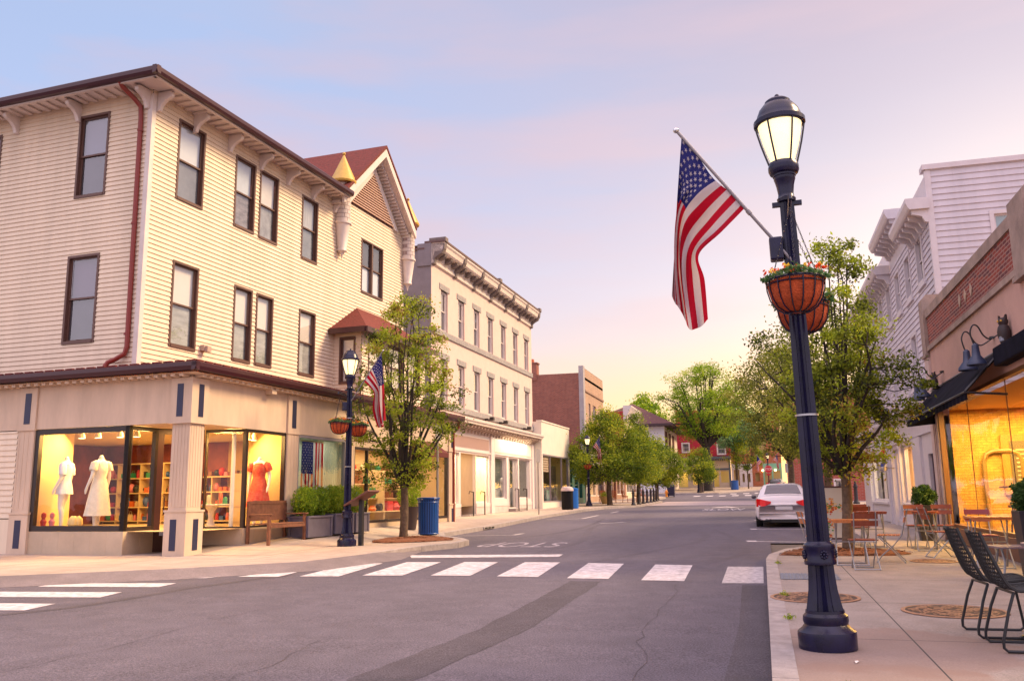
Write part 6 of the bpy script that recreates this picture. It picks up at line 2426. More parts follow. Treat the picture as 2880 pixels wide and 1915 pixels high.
signpost((-8.55, 22.7, sz(22.7)), 'thin grey sign post standing behind the blue slatted bin', 2.95, (0.30, 0.42), R(78))
signpost((-9.7, 38.6, sz(38.6)), 'thin grey sign post in front of the white building', 2.92, (0.30, 0.6), R(70))
signpost((-5.6, 108.9, sz(108.9)), 'slim far sign post beside the big tree trunk', 2.6, (0.3, 0.4))
signpost((1.75, 60.0, sz(60)), 'pale blue grey sign post at the right of the stop sign', 2.5, (0.5, 0.62), 0.0, mat('pale_blue_pole', (0.34, 0.40, 0.52), 0.5))
st = thing('stop_sign', 'red octagonal stop sign above the parked white car', 'stop sign', (0.70, 92.0, sz(92)))
b = MB()
b.box(-0.05, 0.05, -0.04, 0.04, 0, 2.9)
b.build('post', mat('dark_red_post', (0.16, 0.012, 0.02), 0.5), st)
oc = [(0.41 * math.cos(R(22.5 + 45 * k)), 0.41 * math.sin(R(22.5 + 45 * k))) for k in range(8)]
b = MB()
b.prism([(x, -0.065, 2.62 + z) for x, z in oc], (0, 0.02, 0))
b.m(1).prism([(x * 0.95, -0.07, 2.62 + z * 0.95) for x, z in oc], (0, 0.004, 0))
b.m(0).prism([(x * 0.90, -0.075, 2.62 + z * 0.90) for x, z in oc], (0, 0.004, 0))
pl_ = b.build('plate', [mat('stop_red', (0.52, 0.012, 0.02), 0.45), mat('sign_white', (0.75, 0.7, 0.7), 0.5)], st)
text('STOP', 'lettering', 0.33, mat('sign_white', (0.75, 0.7, 0.7), 0.5), pl_, (0, -0.078, 2.62), (R(90), 0, 0), 0.9, 1.0)
b = MB()
b.box(-0.2, 0.2, -0.06, -0.045, 2.02, 2.17)
b.build('small_plate', mat('stop_red', (0.52, 0.012, 0.02), 0.45), st)

M_bol = mat('dark_bollard', (0.028, 0.020, 0.026), 0.4)
bol = thing('bollard', '', 'bollard', (-7.83, 55.54, sz(55.54)), 0, 'bollards along the kerb corner')
b = MB()
b.lathe([(0.15, 0), (0.15, 0.06), (0.11, 0.12), (0.085, 0.2), (0.08, 0.72), (0.11, 0.74), (0.11, 0.79), (0.075, 0.81), (0.075, 0.86), (0.05, 0.92), (0.03, 0.93), (0.05, 0.97), (0.03, 1.01), (0.01, 1.02)], 14)
b.build('post', M_bol, bol, smooth=True)
bp = [(-7.83, 55.54), (-7.80, 57.9), (-7.78, 60.0), (-7.77, 62.0), (-7.77, 64.1), (-7.80, 66.2), (-7.84, 68.3)]
bl_lab = ['nearest dark bollard of the row at the cafe corner', 'second dark bollard of the row counted from the lamp', 'third dark bollard of the row in front of the cafe', 'fourth and middle dark bollard of the row by the cafe', 'fifth dark bollard of the row, beyond the middle one', 'sixth dark bollard of the row, last but one', 'farthest dark bollard of the row near the flowerpot']
bol['label'] = bl_lab[0]
for i in range(1, 7):
    copy_tree(bol, loc=(*bp[i], sz(bp[i][1])), label=bl_lab[i])
for (x, y, lb) in ((5.07, 53.4, 'dark bollard before the brick wall, right of the leaning tree trunk'), (4.25, 60.3, 'dark bollard standing before the window with white bars'), (4.55, 57.0, 'dark bollard peeking out from behind the tree trunk')):
    c_ = copy_tree(bol, loc=(x, y, sz(y)), label=lb, scale=1.25)
    c_['group'] = 'bollards across the side street'

# ---- manhole covers and tactile grate set into the pavement
M_rust = mat('rusty_iron', (0.36, 0.19, 0.11), 0.6, var=0.4, scale=10, bump=0.2)
M_rustd = mat('dark_rust', (0.055, 0.03, 0.025), 0.7, var=0.3)
SLM = Matrix.Rotation(math.atan(SL), 4, 'X')


def manhole(x, y, r, label):
    t_ = thing('manhole_cover', label, 'manhole cover', (x, y, sz(y) + 0.004))
    t_.rotation_euler = (math.atan(SL), 0, 0)
    b_ = MB()
    b_.lathe([(r, 0), (r, 0.006), (r * 0.93, 0.009), (r * 0.92, 0.004)], 48, cap=False)
    b_.build('ring', M_rust, t_, smooth=True)
    b_ = MB()
    b_.lathe([(r * 0.92, 0.003), (0.001, 0.0032)], 48, cap=False)
    b_.m(1)
    # curling raised pattern
    k = 0
    q = 0
    while k < 230 and q < 9000:
        q += 1
        a, rr = random.random() * 6.283, r * 0.86 * math.sqrt(random.random())
        cx_, cy_ = rr * math.cos(a), rr * math.sin(a)
        th = random.random() * 6.28
        s_ = random.uniform(0.03, 0.055)
        cv = random.choice((-1, 1)) * random.uniform(0.6, 1.6)
        pts = []
        for j in range(5):
            u = j / 4 - 0.5
            an = th + cv * u
            pts.append((cx_ + math.cos(an) * s_ * u * 2, cy_ + math.sin(an) * s_ * u * 2 + cv * 0.01 * (u * u * 4), 0.0052))
        if any(math.hypot(p[0], p[1]) > r * 0.88 for p in pts):
            continue
        for j in range(4):
            p0, p1 = pts[j], pts[j + 1]
            dx, dy = p1[0] - p0[0], p1[1] - p0[1]
            l_ = math.hypot(dx, dy) or 1
            ox, oy = -dy / l_ * 0.0095, dx / l_ * 0.0095
            b_.quad((p0[0] - ox, p0[1] - oy, 0.0052 + k * 1e-5), (p1[0] - ox, p1[1] - oy, 0.0052 + k * 1e-5), (p1[0] + ox, p1[1] + oy, 0.0052 + k * 1e-5), (p0[0] + ox, p0[1] + oy, 0.0052 + k * 1e-5))
        k += 1
    b_.build('plate', [M_rustd, M_rust], t_)
    return t_


manhole(0.47, 10.15, 0.46, 'rusty patterned manhole cover partly hidden by the lamp post')
manhole(1.66, 9.28, 0.46, 'rusty patterned manhole cover in front of the black mesh chairs')
manhole(2.45, 14.9, 0.34, 'small rusty manhole cover behind the black mesh chairs')
t = thing('tactile_plate', 'grey studded paving plate at the kerb behind the lamp post', 'paving plate', (0.03, 12.0, sz(12.0) + 0.004))
t.rotation_euler = (math.atan(SL), 0, 0)
b = MB()
for x0 in (0.13, 0.5):
    b.box(x0, x0 + 0.355, 0.0, 0.75, 0.0, 0.004)
    for i in range(7):
        for j in range(14):
            cx_, cy_ = x0 + 0.03 + i * 0.049, 0.03 + j * 0.053
            b.add([(cx_ - 0.012, cy_ - 0.012, 0.004), (cx_ + 0.012, cy_ - 0.012, 0.004), (cx_ + 0.012, cy_ + 0.012, 0.004), (cx_ - 0.012, cy_ + 0.012, 0.004), (cx_, cy_, 0.010)], [(0, 1, 4), (1, 2, 4), (2, 3, 4), (3, 0, 4)])
b.build('plate', mat('blue_grey_iron', (0.17, 0.18, 0.22), 0.5, metal=0.2, var=0.2), t)
t = thing('storm_drain', 'dark iron storm drain inlet in the left kerb', 'drain', (-8.62, 27.6, gz(27.6)), 0)
b = MB()
b.box(-0.03, 0.03, -0.6, 0.6, 0.03, 0.10)
for k in range(3):
    b.m(1).box(0.02, 0.035, -0.5 + k * 0.36, -0.22 + k * 0.36, 0.04, 0.085)
b.build('inlet', [M_granite, mat('drain_black', (0.005, 0.005, 0.005), 0.9)], t)
for i, (x, y) in enumerate(((1.15, 5.45), (0.55, 6.62), (1.95, 6.15))):
    t = MB()
    t.M = Matrix.Translation((x, y, sz(y) + 0.004)) @ Matrix.Rotation(i * 1.3, 4, 'Z')
    t.add([(-0.05, 0, 0), (0, -0.012, 0.006), (0.05, 0.004, 0.003), (0.0, 0.016, 0.008)], [(0, 1, 2, 3)])
    o = t.build('paper_scrap', mat('paper_white', (0.7, 0.66, 0.64), 0.8))
    tag(o, ['scrap of white paper at the front edge of the pavement', 'tiny white scrap just beside the lamp post base', 'tiny white scrap below the black mesh chairs'][i], 'litter')

# ================================================================== TREES
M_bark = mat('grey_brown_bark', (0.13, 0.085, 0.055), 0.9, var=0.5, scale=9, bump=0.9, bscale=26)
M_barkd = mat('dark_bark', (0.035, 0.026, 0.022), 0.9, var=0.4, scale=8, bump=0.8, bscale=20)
M_pear = leaf_mat('pear_leaves', [(0, (0.045, 0.065, 0.012)), (0.35, (0.18, 0.22, 0.02)), (0.7, (0.38, 0.48, 0.03)), (0.9, (0.52, 0.58, 0.05)), (1, (0.30, 0.18, 0.04))], 0.45)
M_lime = leaf_mat('lime_leaves', [(0, (0.045, 0.09, 0.010)), (0.5, (0.20, 0.29, 0.02)), (1, (0.52, 0.52, 0.03))], 0.45)
M_bigl = leaf_mat('big_tree_leaves', [(0, (0.12, 0.22, 0.015)), (0.5, (0.27, 0.42, 0.02)), (1, (0.48, 0.56, 0.04))], 0.55)
M_blueg = leaf_mat('blue_green_leaves', [(0, (0.12, 0.28, 0.14)), (0.5, (0.24, 0.45, 0.22)), (1, (0.38, 0.58, 0.26))], 0.5)
M_olive = leaf_mat('olive_leaves', [(0, (0.08, 0.10, 0.02)), (0.5, (0.22, 0.26, 0.035)), (1, (0.46, 0.43, 0.07))], 0.55)


def tree(name, label, loc, prof, trunk, nlimb, nclus, per, leaf, m, seed, sig=(0.17, 0.13), bark=None, cat='tree', group=None, limb_r=0.035, lean=(0, 0), upright=0.6, inner=0.35, squash=(1, 1), irr=1.0):
    """prof: [(height, radius)] outline of the crown above the ground; trunk: (height to the fork, base radius)."""
    g = np.random.default_rng(seed)
    t_ = thing(name, label, cat, loc, 0, group)
    hs = np.array([p[0] for p in prof])
    rs_ = np.array([p[1] for p in prof])
    ph_ = g.uniform(0, 6.28, 6)
    H = hs[-1]
    fork = np.array([lean[0] * trunk[0], lean[1] * trunk[0], trunk[0]])
    b_ = MB()
    tr = [(0, 0, -0.1)] + [(lean[0] * z + 0.02 * math.sin(z * 3 + seed), lean[1] * z, z) for z in np.linspace(0.12, trunk[0], 6)]
    b_.tube(tr, [trunk[1] * 1.35] + list(np.linspace(trunk[1] * 1.05, trunk[1] * 0.86, 6)), 12)
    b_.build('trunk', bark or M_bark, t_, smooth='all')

    def rad(z, a):
        r = np.interp(z, hs, rs_)
        return r * (1 + irr * (0.16 * np.sin(3 * a + ph_[0] + z) + 0.12 * np.sin(5 * a + ph_[1] - 2 * z) + 0.12 * np.sin(2 * z + a + ph_[2])))

    # clusters spread through the crown volume, denser towards its skin
    C = []
    w = np.maximum(rs_, 0.05)
    while len(C) < nclus:
        z = g.uniform(hs[0], H)
        if g.random() > (np.interp(z, hs, w) / w.max()) ** 1.3 + 0.05:
            continue
        a = g.uniform(0, 6.283)
        q = inner + (1 - inner) * g.random() ** 0.6
        r = rad(z, a) * q
        C.append((r * math.cos(a) * squash[0] + lean[0] * z, r * math.sin(a) * squash[1] + lean[1] * z, z))
    C = np.array(C)
    # limbs: from the fork (and the leader) out to spread targets
    limbs, lr = [], []
    b_ = MB()
    for k in range(nlimb):
        a = 2 * math.pi * (k + 0.5 * g.random()) / nlimb * 2.4
        zt = hs[0] + (H - hs[0]) * (0.25 + 0.72 * ((k + 0.5) / nlimb))
        rt = float(rad(zt, a)) * (0.75 if k < nlimb * 0.7 else 0.4)
        T = np.array([rt * math.cos(a) * squash[0] + lean[0] * zt, rt * math.sin(a) * squash[1] + lean[1] * zt, zt])
        z0 = trunk[0] * (1 - 0.08 * g.random())
        P0 = np.array([fork[0] * z0 / trunk[0], fork[1] * z0 / trunk[0], z0 - 0.02])
        M1 = P0 + (T - P0) * np.array([0.42, 0.42, 0.42 * upright + 0.1]) + g.normal(size=3) * 0.06
        M2 = P0 + (T - P0) * np.array([0.75, 0.75, 0.72]) + g.normal(size=3) * 0.08
        pts = [tuple(cat1([tuple(P0), tuple(M1), tuple(M2), tuple(T)], u)) for u in np.linspace(0, 1, 9)]
        r0 = limb_r * (1.25 - 0.5 * k / nlimb)
        rr = list(np.linspace(r0, r0 * 0.22, 9))
        b_.tube(pts, rr, 6, caps=False)
        limbs.append(np.array(pts))
        lr.append(rr)
    b_.m(0)
    LP = np.concatenate(limbs)
    # twigs from the nearest limb to every cluster
    for c in C:
        dd = np.linalg.norm(LP - c, axis=1) + np.maximum(0, LP[:, 2] - c[2]) * 1.5
        i = int(dd.argmin())
        p = LP[i]
        mid = (p + c) / 2 + g.normal(size=3) * 0.05 - np.array([0, 0, 0.04])
        tw = limb_r * 0.26
        b_.tube([tuple(p), tuple(mid), tuple(c)], [tw, tw * 0.7, tw * 0.3], 4, caps=False)
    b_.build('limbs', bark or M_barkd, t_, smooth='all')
    n = nclus * per
    sg = np.repeat(np.stack([g.uniform(0.6, 1.4, nclus)] * 3, 1), per, 0)
    P = np.repeat(C, per, 0) + g.normal(size=(n, 3)) * np.array([sig[0], sig[0], sig[1]]) * sg
    tone = np.repeat(np.clip(g.normal(0.45, 0.27, nclus), 0, 1), per)
    rnd = np.clip(tone + g.normal(size=n) * 0.16, 0, 1)
    leaf_mesh('crown', P, leaf, m, t_, rnd=rnd)
    return t_


# near trees (outline measured on the photograph: heights above the pavement)
tree('pear_tree', 'young leafy tree behind the foreground lamp post, growing from a mulch bed', (1.42, 16.85, sz(16.85) + 0.03),
     [(1.3, 0.4), (1.8, 0.9), (2.5, 1.25), (3.4, 1.15), (4.2, 1.0), (4.8, 0.7), (5.3, 0.5), (5.6, 0.35)], (1.35, 0.095), 18, 165, 120, 0.066, M_pear, 11, lean=(0.012, 0.0), limb_r=0.046, sig=(0.115, 0.075), inner=0.4, irr=1.5)
tree('pear_tree', 'young leafy tree between the near left lamp post and the blue bin', (-8.63, 20.55, sz(20.55) + 0.03),
     [(1.25, 0.4), (1.75, 0.95), (2.5, 1.35), (3.5, 1.3), (4.5, 1.15), (5.2, 0.85), (5.8, 0.5), (6.2, 0.2)], (1.3, 0.10), 20, 175, 110, 0.068, M_pear, 12, limb_r=0.046, sig=(0.115, 0.075), inner=0.3, irr=1.5)
# row of dense trees by the cafe
tree('lime_tree', 'dense rounded tree lit from below by the lamp at the green shop', (-9.54, 56.8, sz(56.8)),
     [(1.5, 1.7), (1.9, 2.5), (2.6, 2.75), (3.6, 2.5), (4.4, 1.8), (5.2, 1.1), (5.9, 0.5), (6.2, 0.25)], (1.75, 0.17), 14, 300, 110, 0.12, M_lime, 21, sig=(0.24, 0.16), limb_r=0.07, inner=0.55)
tree('lime_tree', 'tree with dark lower leaves in the middle of the cafe row', (-8.75, 65.0, sz(65)),
     [(1.5, 1.2), (2.0, 1.9), (2.8, 2.1), (3.8, 1.6), (4.6, 0.8), (5.4, 0.45), (6.4, 0.2)], (1.8, 0.16), 12, 210, 100, 0.125, M_lime, 22, sig=(0.25, 0.17), limb_r=0.06, inner=0.55)
tree('lime_tree', 'tree at the far end of the cafe row beside the hipped house', (-8.9, 78.0, sz(78)),
     [(1.2, 1.1), (1.8, 2.2), (2.8, 2.3), (3.8, 1.7), (4.6, 0.9), (5.2, 0.4)], (1.6, 0.16), 12, 210, 90, 0.14, M_lime, 23, sig=(0.28, 0.19), limb_r=0.06, inner=0.5)
tree('street_tree', 'small green tree in front of the big trunk with a lamp in its leaves', (-7.0, 106.5, sz(106.5)),
     [(1.2, 0.6), (1.7, 1.7), (2.6, 2.1), (3.6, 1.7), (4.6, 1.0), (5.4, 0.5)], (1.5, 0.10), 9, 120, 80, 0.16, M_lime, 24, sig=(0.28, 0.2), limb_r=0.05)
tree('street_tree', 'thin far tree in front of the white shopfronts', (-1.75, 121.2, sz(121.2)),
     [(2.5, 0.6), (3.2, 1.9), (4.2, 2.5), (5.4, 2.2), (6.6, 1.4), (7.4, 0.6)], (2.6, 0.09), 9, 110, 60, 0.17, M_lime, 25, sig=(0.32, 0.22), limb_r=0.05)
big = tree('oak_tree', 'big spreading bright green tree towering over the red building', (-6.5, 112.9, sz(112.9)),
     [(6.6, 2.8), (8.0, 4.6), (10.0, 5.4), (12.0, 5.0), (14.0, 3.7), (15.6, 1.8)], (5.6, 0.55), 26, 270, 100, 0.20, M_bigl, 26, sig=(0.5, 0.28), limb_r=0.24, inner=0.3, bark=M_barkd)
# right-hand side, beyond the near tree
tree('street_tree', 'tall olive green tree filling the right side behind the foreground lamp', (2.6, 38.0, sz(38)),
     [(2.4, 1.2), (3.2, 2.4), (4.6, 3.1), (6.0, 2.9), (7.2, 2.2), (8.3, 0.9)], (2.3, 0.16), 18, 240, 90, 0.11, M_olive, 27, sig=(0.27, 0.18), limb_r=0.08, inner=0.3)
tree('street_tree', 'olive green tree just left of the foreground lamp above the car', (1.55, 50.0, sz(50)),
     [(2.6, 1.0), (3.4, 2.4), (5.0, 3.1), (6.6, 2.7), (8.0, 1.6), (8.8, 0.6)], (2.5, 0.17), 16, 210, 90, 0.12, M_olive, 28, sig=(0.3, 0.2), limb_r=0.08, inner=0.3)
tree('street_tree', 'blue green tree between the big bright tree and the right-hand trees', (-3.2, 123.0, sz(123)),
     [(5.2, 1.4), (6.5, 2.8), (8.2, 3.4), (10.0, 2.6), (11.2, 1.0)], (5.0, 0.2), 12, 170, 70, 0.24, M_blueg, 29, sig=(0.55, 0.35), limb_r=0.14, inner=0.35)
tree('street_tree', 'dark green tree beyond the side street at the right edge of the avenue', (6.5, 84.0, sz(84)),
     [(2.0, 2.2), (3.5, 3.6), (5.5, 4.2), (7.0, 3.6), (8.5, 2.2), (9.6, 0.8)], (2.5, 0.25), 12, 200, 60, 0.22, M_olive, 30, sig=(0.5, 0.32), limb_r=0.12, inner=0.35)
tree('backdrop_tree', 'hazy tree showing above the hipped roof', (-16.5, 132.0, 2.4),
     [(6, 2), (8, 4), (10.5, 3.4), (12.5, 1.6), (14, 0.5)], (6, 0.3), 8, 160, 34, 0.42, M_bigl, 31, sig=(0.6, 0.4), limb_r=0.12)

# small shrubs and pots
def shrub(P, parent, name, size, m, seed, n, tone=0.45):
    g = np.random.default_rng(seed)
    q = g.normal(size=(n, 3))
    q /= np.linalg.norm(q, axis=1)[:, None]
    lump = 1 + 0.13 * np.sin(q[:, 0] * 6 + seed) * np.sin(q[:, 2] * 5 + 1) + 0.08 * np.sin(q[:, 1] * 10 + seed)
    X = np.array(P[0]) + q * (g.random(n) ** 0.28 * lump)[:, None] * np.array(P[1])
    return leaf_mesh(name, X, size, m, parent, rnd=np.clip(g.normal(tone, 0.2, n), 0, 1), asp=0.4)


t = thing('round_bush', 'small round green bush beyond the white car roof', 'bush', (1.75, 101.0, sz(101)))
b = MB()
b.tube([(0, 0, 0), (0, 0, 0.35)], 0.04, 6)
b.build('stem', M_barkd, t)
shrub(((0, 0, 0.5), (0.75, 0.7, 0.42)), t, 'foliage', 0.09, M_bigl, 3, 900)
t = thing('potted_shrub', 'green shrub in a dark pot behind the blue slatted bin', 'potted plant', (-9.75, 23.6, hgt(-9.75, 23.6)))
b = MB()
b.lathe([(0.2, 0), (0.27, 0.62), (0.28, 0.64), (0.25, 0.64), (0.24, 0.58)], 18)
b.build('pot', mat('dark_pot', (0.05, 0.03, 0.03), 0.6), t, smooth=True)
shrub(((0, 0, 0.95), (0.36, 0.36, 0.36)), t, 'foliage', 0.05, M_shrub, 5, 2600)
t = thing('flowerpot', 'tan round flowerpot at the cafe corner by the bollards', 'potted plant', (-10.4, 60.5, sz(60.5)))
b = MB()
b.lathe([(0.3, 0), (0.42, 0.4), (0.45, 0.5), (0.42, 0.5), (0.38, 0.44)], 18)
b.build('pot', mat('tan_pot', (0.45, 0.30, 0.12), 0.8), t, smooth=True)
shrub(((0, 0, 0.62), (0.42, 0.42, 0.2)), t, 'foliage', 0.08, M_lime, 6, 500)

M_cone = leaf_mat('evergreen_sprays', [(0, (0.025, 0.06, 0.015)), (0.5, (0.05, 0.12, 0.025)), (1, (0.12, 0.20, 0.05))])
M_tub = mat('black_planter', (0.02, 0.018, 0.026), 0.45)


def tall_planter(x, y, h, r0, r1, label, seed):
    t_ = thing('tall_planter', label, 'planter', (x, y, sz(y)))
    b_ = MB()
    k = 4
    for (ra, za, rb_, zb_) in ((r0, 0.0, r1, h),):
        b_.add([(sx * ra, sy * ra, za) for sx, sy in ((-1, -1), (1, -1), (1, 1), (-1, 1))] + [(sx * rb_, sy * rb_, zb_) for sx, sy in ((-1, -1), (1, -1), (1, 1), (-1, 1))] +
               [(sx * rb_ * 0.88, sy * rb_ * 0.88, zb_) for sx, sy in ((-1, -1), (1, -1), (1, 1), (-1, 1))] + [(sx * rb_ * 0.85, sy * rb_ * 0.85, zb_ - 0.08) for sx, sy in ((-1, -1), (1, -1), (1, 1), (-1, 1))],
               [(3, 2, 1, 0)] + [(i, (i + 1) % 4, 4 + (i + 1) % 4, 4 + i) for i in range(4)] + [(4 + i, 4 + (i + 1) % 4, 8 + (i + 1) % 4, 8 + i) for i in range(4)] +
               [(8 + i, 8 + (i + 1) % 4, 12 + (i + 1) % 4, 12 + i) for i in range(4)] + [(12, 13, 14, 15)])
    b_.build('tub', M_tub, t_, bevel=0.008)
    shrub(((0, 0, h + 0.17), (r1 * 1.15, r1 * 1.15, 0.24)), t_, 'shrub', 0.06, M_cone, seed, 2600)
    return t_


tall_planter(3.22, 20.05, 0.72, 0.13, 0.21, 'tall tapered black planter with evergreen shrub beside the restaurant pilaster', 41)
tall_planter(3.27, 12.6, 0.82, 0.15, 0.2, 'black planter with green shrub at the right edge by the amber window', 42)
# weeds in the kerb joint
t = None
for i, (x, y, lb) in enumerate(((0.16, 14.3, 'tuft of weed growing in the kerb joint by the bed corner'), (0.165, 10.3, 'tuft of weed in the kerb joint beside the manhole cover'), (0.165, 8.55, 'tuft of weed in the kerb joint behind the lamp base'), (0.43, 5.75, 'green weed tuft on the stained pavement in front of the lamp base'))):
    g = np.random.default_rng(50 + i)
    P = np.array([x, y, sz(y) + 0.02]) + g.normal(size=(60, 3)) * np.array([0.022, 0.05, 0.010])
    P[:, 2] = np.maximum(P[:, 2], sz(y) + 0.008)
    o = leaf_mesh('weed_tuft', P, 0.035, M_shrub, None, asp=0.2)
    tag(o, lb, 'weed')

# ================================================================== CAFE FURNITURE
M_slat = mat('reddish_wood_slat', (0.24, 0.055, 0.025), 0.4, var=0.3, scale=10)
M_slat2 = mat('orange_wood_slat', (0.50, 0.17, 0.045), 0.4, var=0.25, scale=10)
M_zinc = mat('zinc_frame', (0.30, 0.31, 0.34), 0.45, metal=0.6)


def bistro_chair(x, y, rz, label, wood, s=0.88):
    t_ = thing('bistro_chair', label, 'chair', (x, y, sz(y)), rz, 'folding bistro chairs of the cafe')
    t_.scale = (s, s, s)
    # seat and backrest: local +y is forward
    b_ = MB()
    for k in range(6):
        yy = -0.17 + k * 0.062
        b_.box(-0.205, 0.205, yy, yy + 0.05, 0.45, 0.468)
    b_.build('seat', wood, t_, bevel=0.003)
    b_ = MB()
    for k in range(2):
        z = 0.68 + k * 0.115
        yb = -0.255 - k * 0.028
        n = 8
        for j in range(n):
            x0, x1 = -0.2 + 0.4 * j / n, -0.2 + 0.4 * (j + 1) / n
            c0, c1 = -0.02 * (1 - (x0 / 0.2) ** 2), -0.02 * (1 - (x1 / 0.2) ** 2)
            b_.add([(x0, yb + c0, z), (x1, yb + c1, z), (x1, yb + c1 - 0.02, z + 0.085), (x0, yb + c0 - 0.02, z + 0.085),
                    (x0, yb + c0 + 0.014, z), (x1, yb + c1 + 0.014, z), (x1, yb + c1 - 0.006, z + 0.085), (x0, yb + c0 - 0.006, z + 0.085)],
                   [(0, 1, 2, 3), (7, 6, 5, 4), (0, 4, 5, 1), (2, 6, 7, 3), (0, 3, 7, 4), (1, 5, 6, 2)])
    b_.build('backrest', wood, t_)
    for sx in (-1, 1):
        b_ = MB()
        b_.tube([(sx * 0.165, -0.325, 0.90), (sx * 0.165, -0.255, 0.66), (sx * 0.165, -0.20, 0.45), (sx * 0.165, -0.05, 0.27), (sx * 0.165, 0.13, 0.12), (sx * 0.165, 0.22, 0.0)], 0.0105, 6)
        b_.build('leg', M_zinc, t_, smooth=True)
        b_ = MB()
        b_.tube([(sx * 0.19, 0.17, 0.44), (sx * 0.19, 0.04, 0.30), (sx * 0.19, -0.10, 0.15), (sx * 0.19, -0.24, 0.0)], 0.0105, 6)
        b_.build('leg', M_zinc, t_, smooth=True)
    for hx, hy, hz in ((0.165, 0.215, 0.012), (0.19, -0.235, 0.012), (0.19, 0.165, 0.435), (0.165, -0.19, 0.435)):
        MB().tube([(-hx, hy, hz), (hx, hy, hz)], 0.008, 5).build('crossbar', M_zinc, t_)
    return t_


def bistro_table(x, y, w, d, h, label, wood, rz=0.0, round_=False):
    t_ = thing('bistro_table', label, 'table', (x, y, sz(y)), rz, 'small cafe tables')
    b_ = MB()
    if round_:
        b_.lathe([(w / 2, h - 0.025), (w / 2, h)], 28)
    else:
        n = 7
        for k in range(n):
            x0 = -w / 2 + w * k / n
            b_.box(x0 + 0.003, x0 + w / n - 0.003, -d / 2, d / 2, h - 0.024, h)
        b_.box(-w / 2 + 0.01, w / 2 - 0.01, -d / 2 - 0.004, -d / 2 + 0.02, h - 0.045, h - 0.0245)
        b_.box(-w / 2 + 0.01, w / 2 - 0.01, d / 2 - 0.02, d / 2 + 0.004, h - 0.045, h - 0.0245)
    b_.build('tabletop', wood, t_)
    for sx in (-1, 1):
        for sy in (-1, 1):
            b_ = MB()
            b_.tube([(sx * w * 0.36, -sy * d * 0.34, h - 0.03), (sx * w * 0.38, -sy * d * 0.05, h * 0.55), (sx * w * 0.40, sy * d * 0.2, h * 0.25), (sx * w * 0.42, sy * d * 0.42, 0.0)], 0.011, 6)
            b_.build('leg', M_zinc, t_, smooth=True)
    for hx, hy, hz in ((w * 0.42, d * 0.42, 0.01), (w * 0.42, -d * 0.42, 0.01), (w * 0.38, 0, h * 0.5)):
        MB().tube([(-hx, hy, hz), (hx, hy, hz)], 0.008, 5).build('brace', M_zinc, t_)
    return t_


bistro_table(1.22, 14.25, 0.52, 0.52, 0.66, 'small square orange wood table right behind the foreground lamp post', M_slat2)
bistro_chair(1.33, 13.55, R(4), 'bistro chair seen from behind in front of the leaning tree trunk', M_slat)
bistro_chair(1.83, 14.75, R(80), 'bistro chair in side view with orange back slats right of the tree trunk', M_slat2)
bistro_chair(0.78, 14.35, R(-80), 'bistro chair mostly hidden behind the foreground lamp post', M_slat2)
bistro_table(1.95, 18.0, 0.5, 0.5, 0.66, 'far reddish table standing right of the leaning tree trunk', M_slat)
bistro_chair(1.62, 17.25, R(10), 'reddish bistro chair nearest the trunk at the far table', M_slat)
bistro_chair(1.78, 18.7, R(175), 'reddish bistro chair on the far side of the far table', M_slat)
bistro_table(2.75, 17.2, 0.44, 0.44, 0.68, 'dark round cafe table in front of the tall black planter', M_slat, round_=True)
bistro_chair(2.72, 17.95, R(180), 'reddish chair behind the round table beside the tall planter', M_slat)
bistro_chair(3.15, 17.9, R(170), 'reddish chair close to the amber window behind the round table', M_slat)
bistro_chair(2.72, 15.7, R(-78), 'zinc framed chair in side view standing behind the black mesh chairs', M_slat)
bistro_table(3.05, 13.95, 0.55, 0.5, 0.70, 'orange wood table by the black planter at the right edge', M_slat2)
bistro_chair(3.12, 14.7, R(180), 'plum coloured chair back behind the orange table at the right edge', mat('plum_slat', (0.22, 0.04, 0.06), 0.4))
t = thing('slatted_bench', 'low grey slatted bench with curved zinc legs at the right edge', 'bench', (3.05, 12.1, sz(12.1)), R(5))
b = MB()
for k in range(9):
    b.box(-0.42 + k * 0.105, -0.42 + k * 0.105 + 0.095, -0.28, 0.28, 0.40, 0.42)
b.build('seat', mat('grey_slat', (0.20, 0.15, 0.17), 0.55, var=0.2, scale=9), t)
for sx in (-1, 1):
    for sy in (-1, 1):
        b = MB()
        b.tube([(sx * 0.32, sy * 0.05, 0.40), (sx * 0.32, sy * 0.14, 0.24), (sx * 0.36, sy * 0.2, 0.1), (sx * 0.46, sy * 0.22, 0.0)], 0.014, 6)
        b.build('leg', M_zinc, t, smooth=True)

# ---- black woven mesh chairs with sled bases
M_weave = mat('black_weave', (0.020, 0.022, 0.024), 0.55, spec=0.4)
M_sled = mat('black_sled', (0.008, 0.009, 0.013), 0.35)


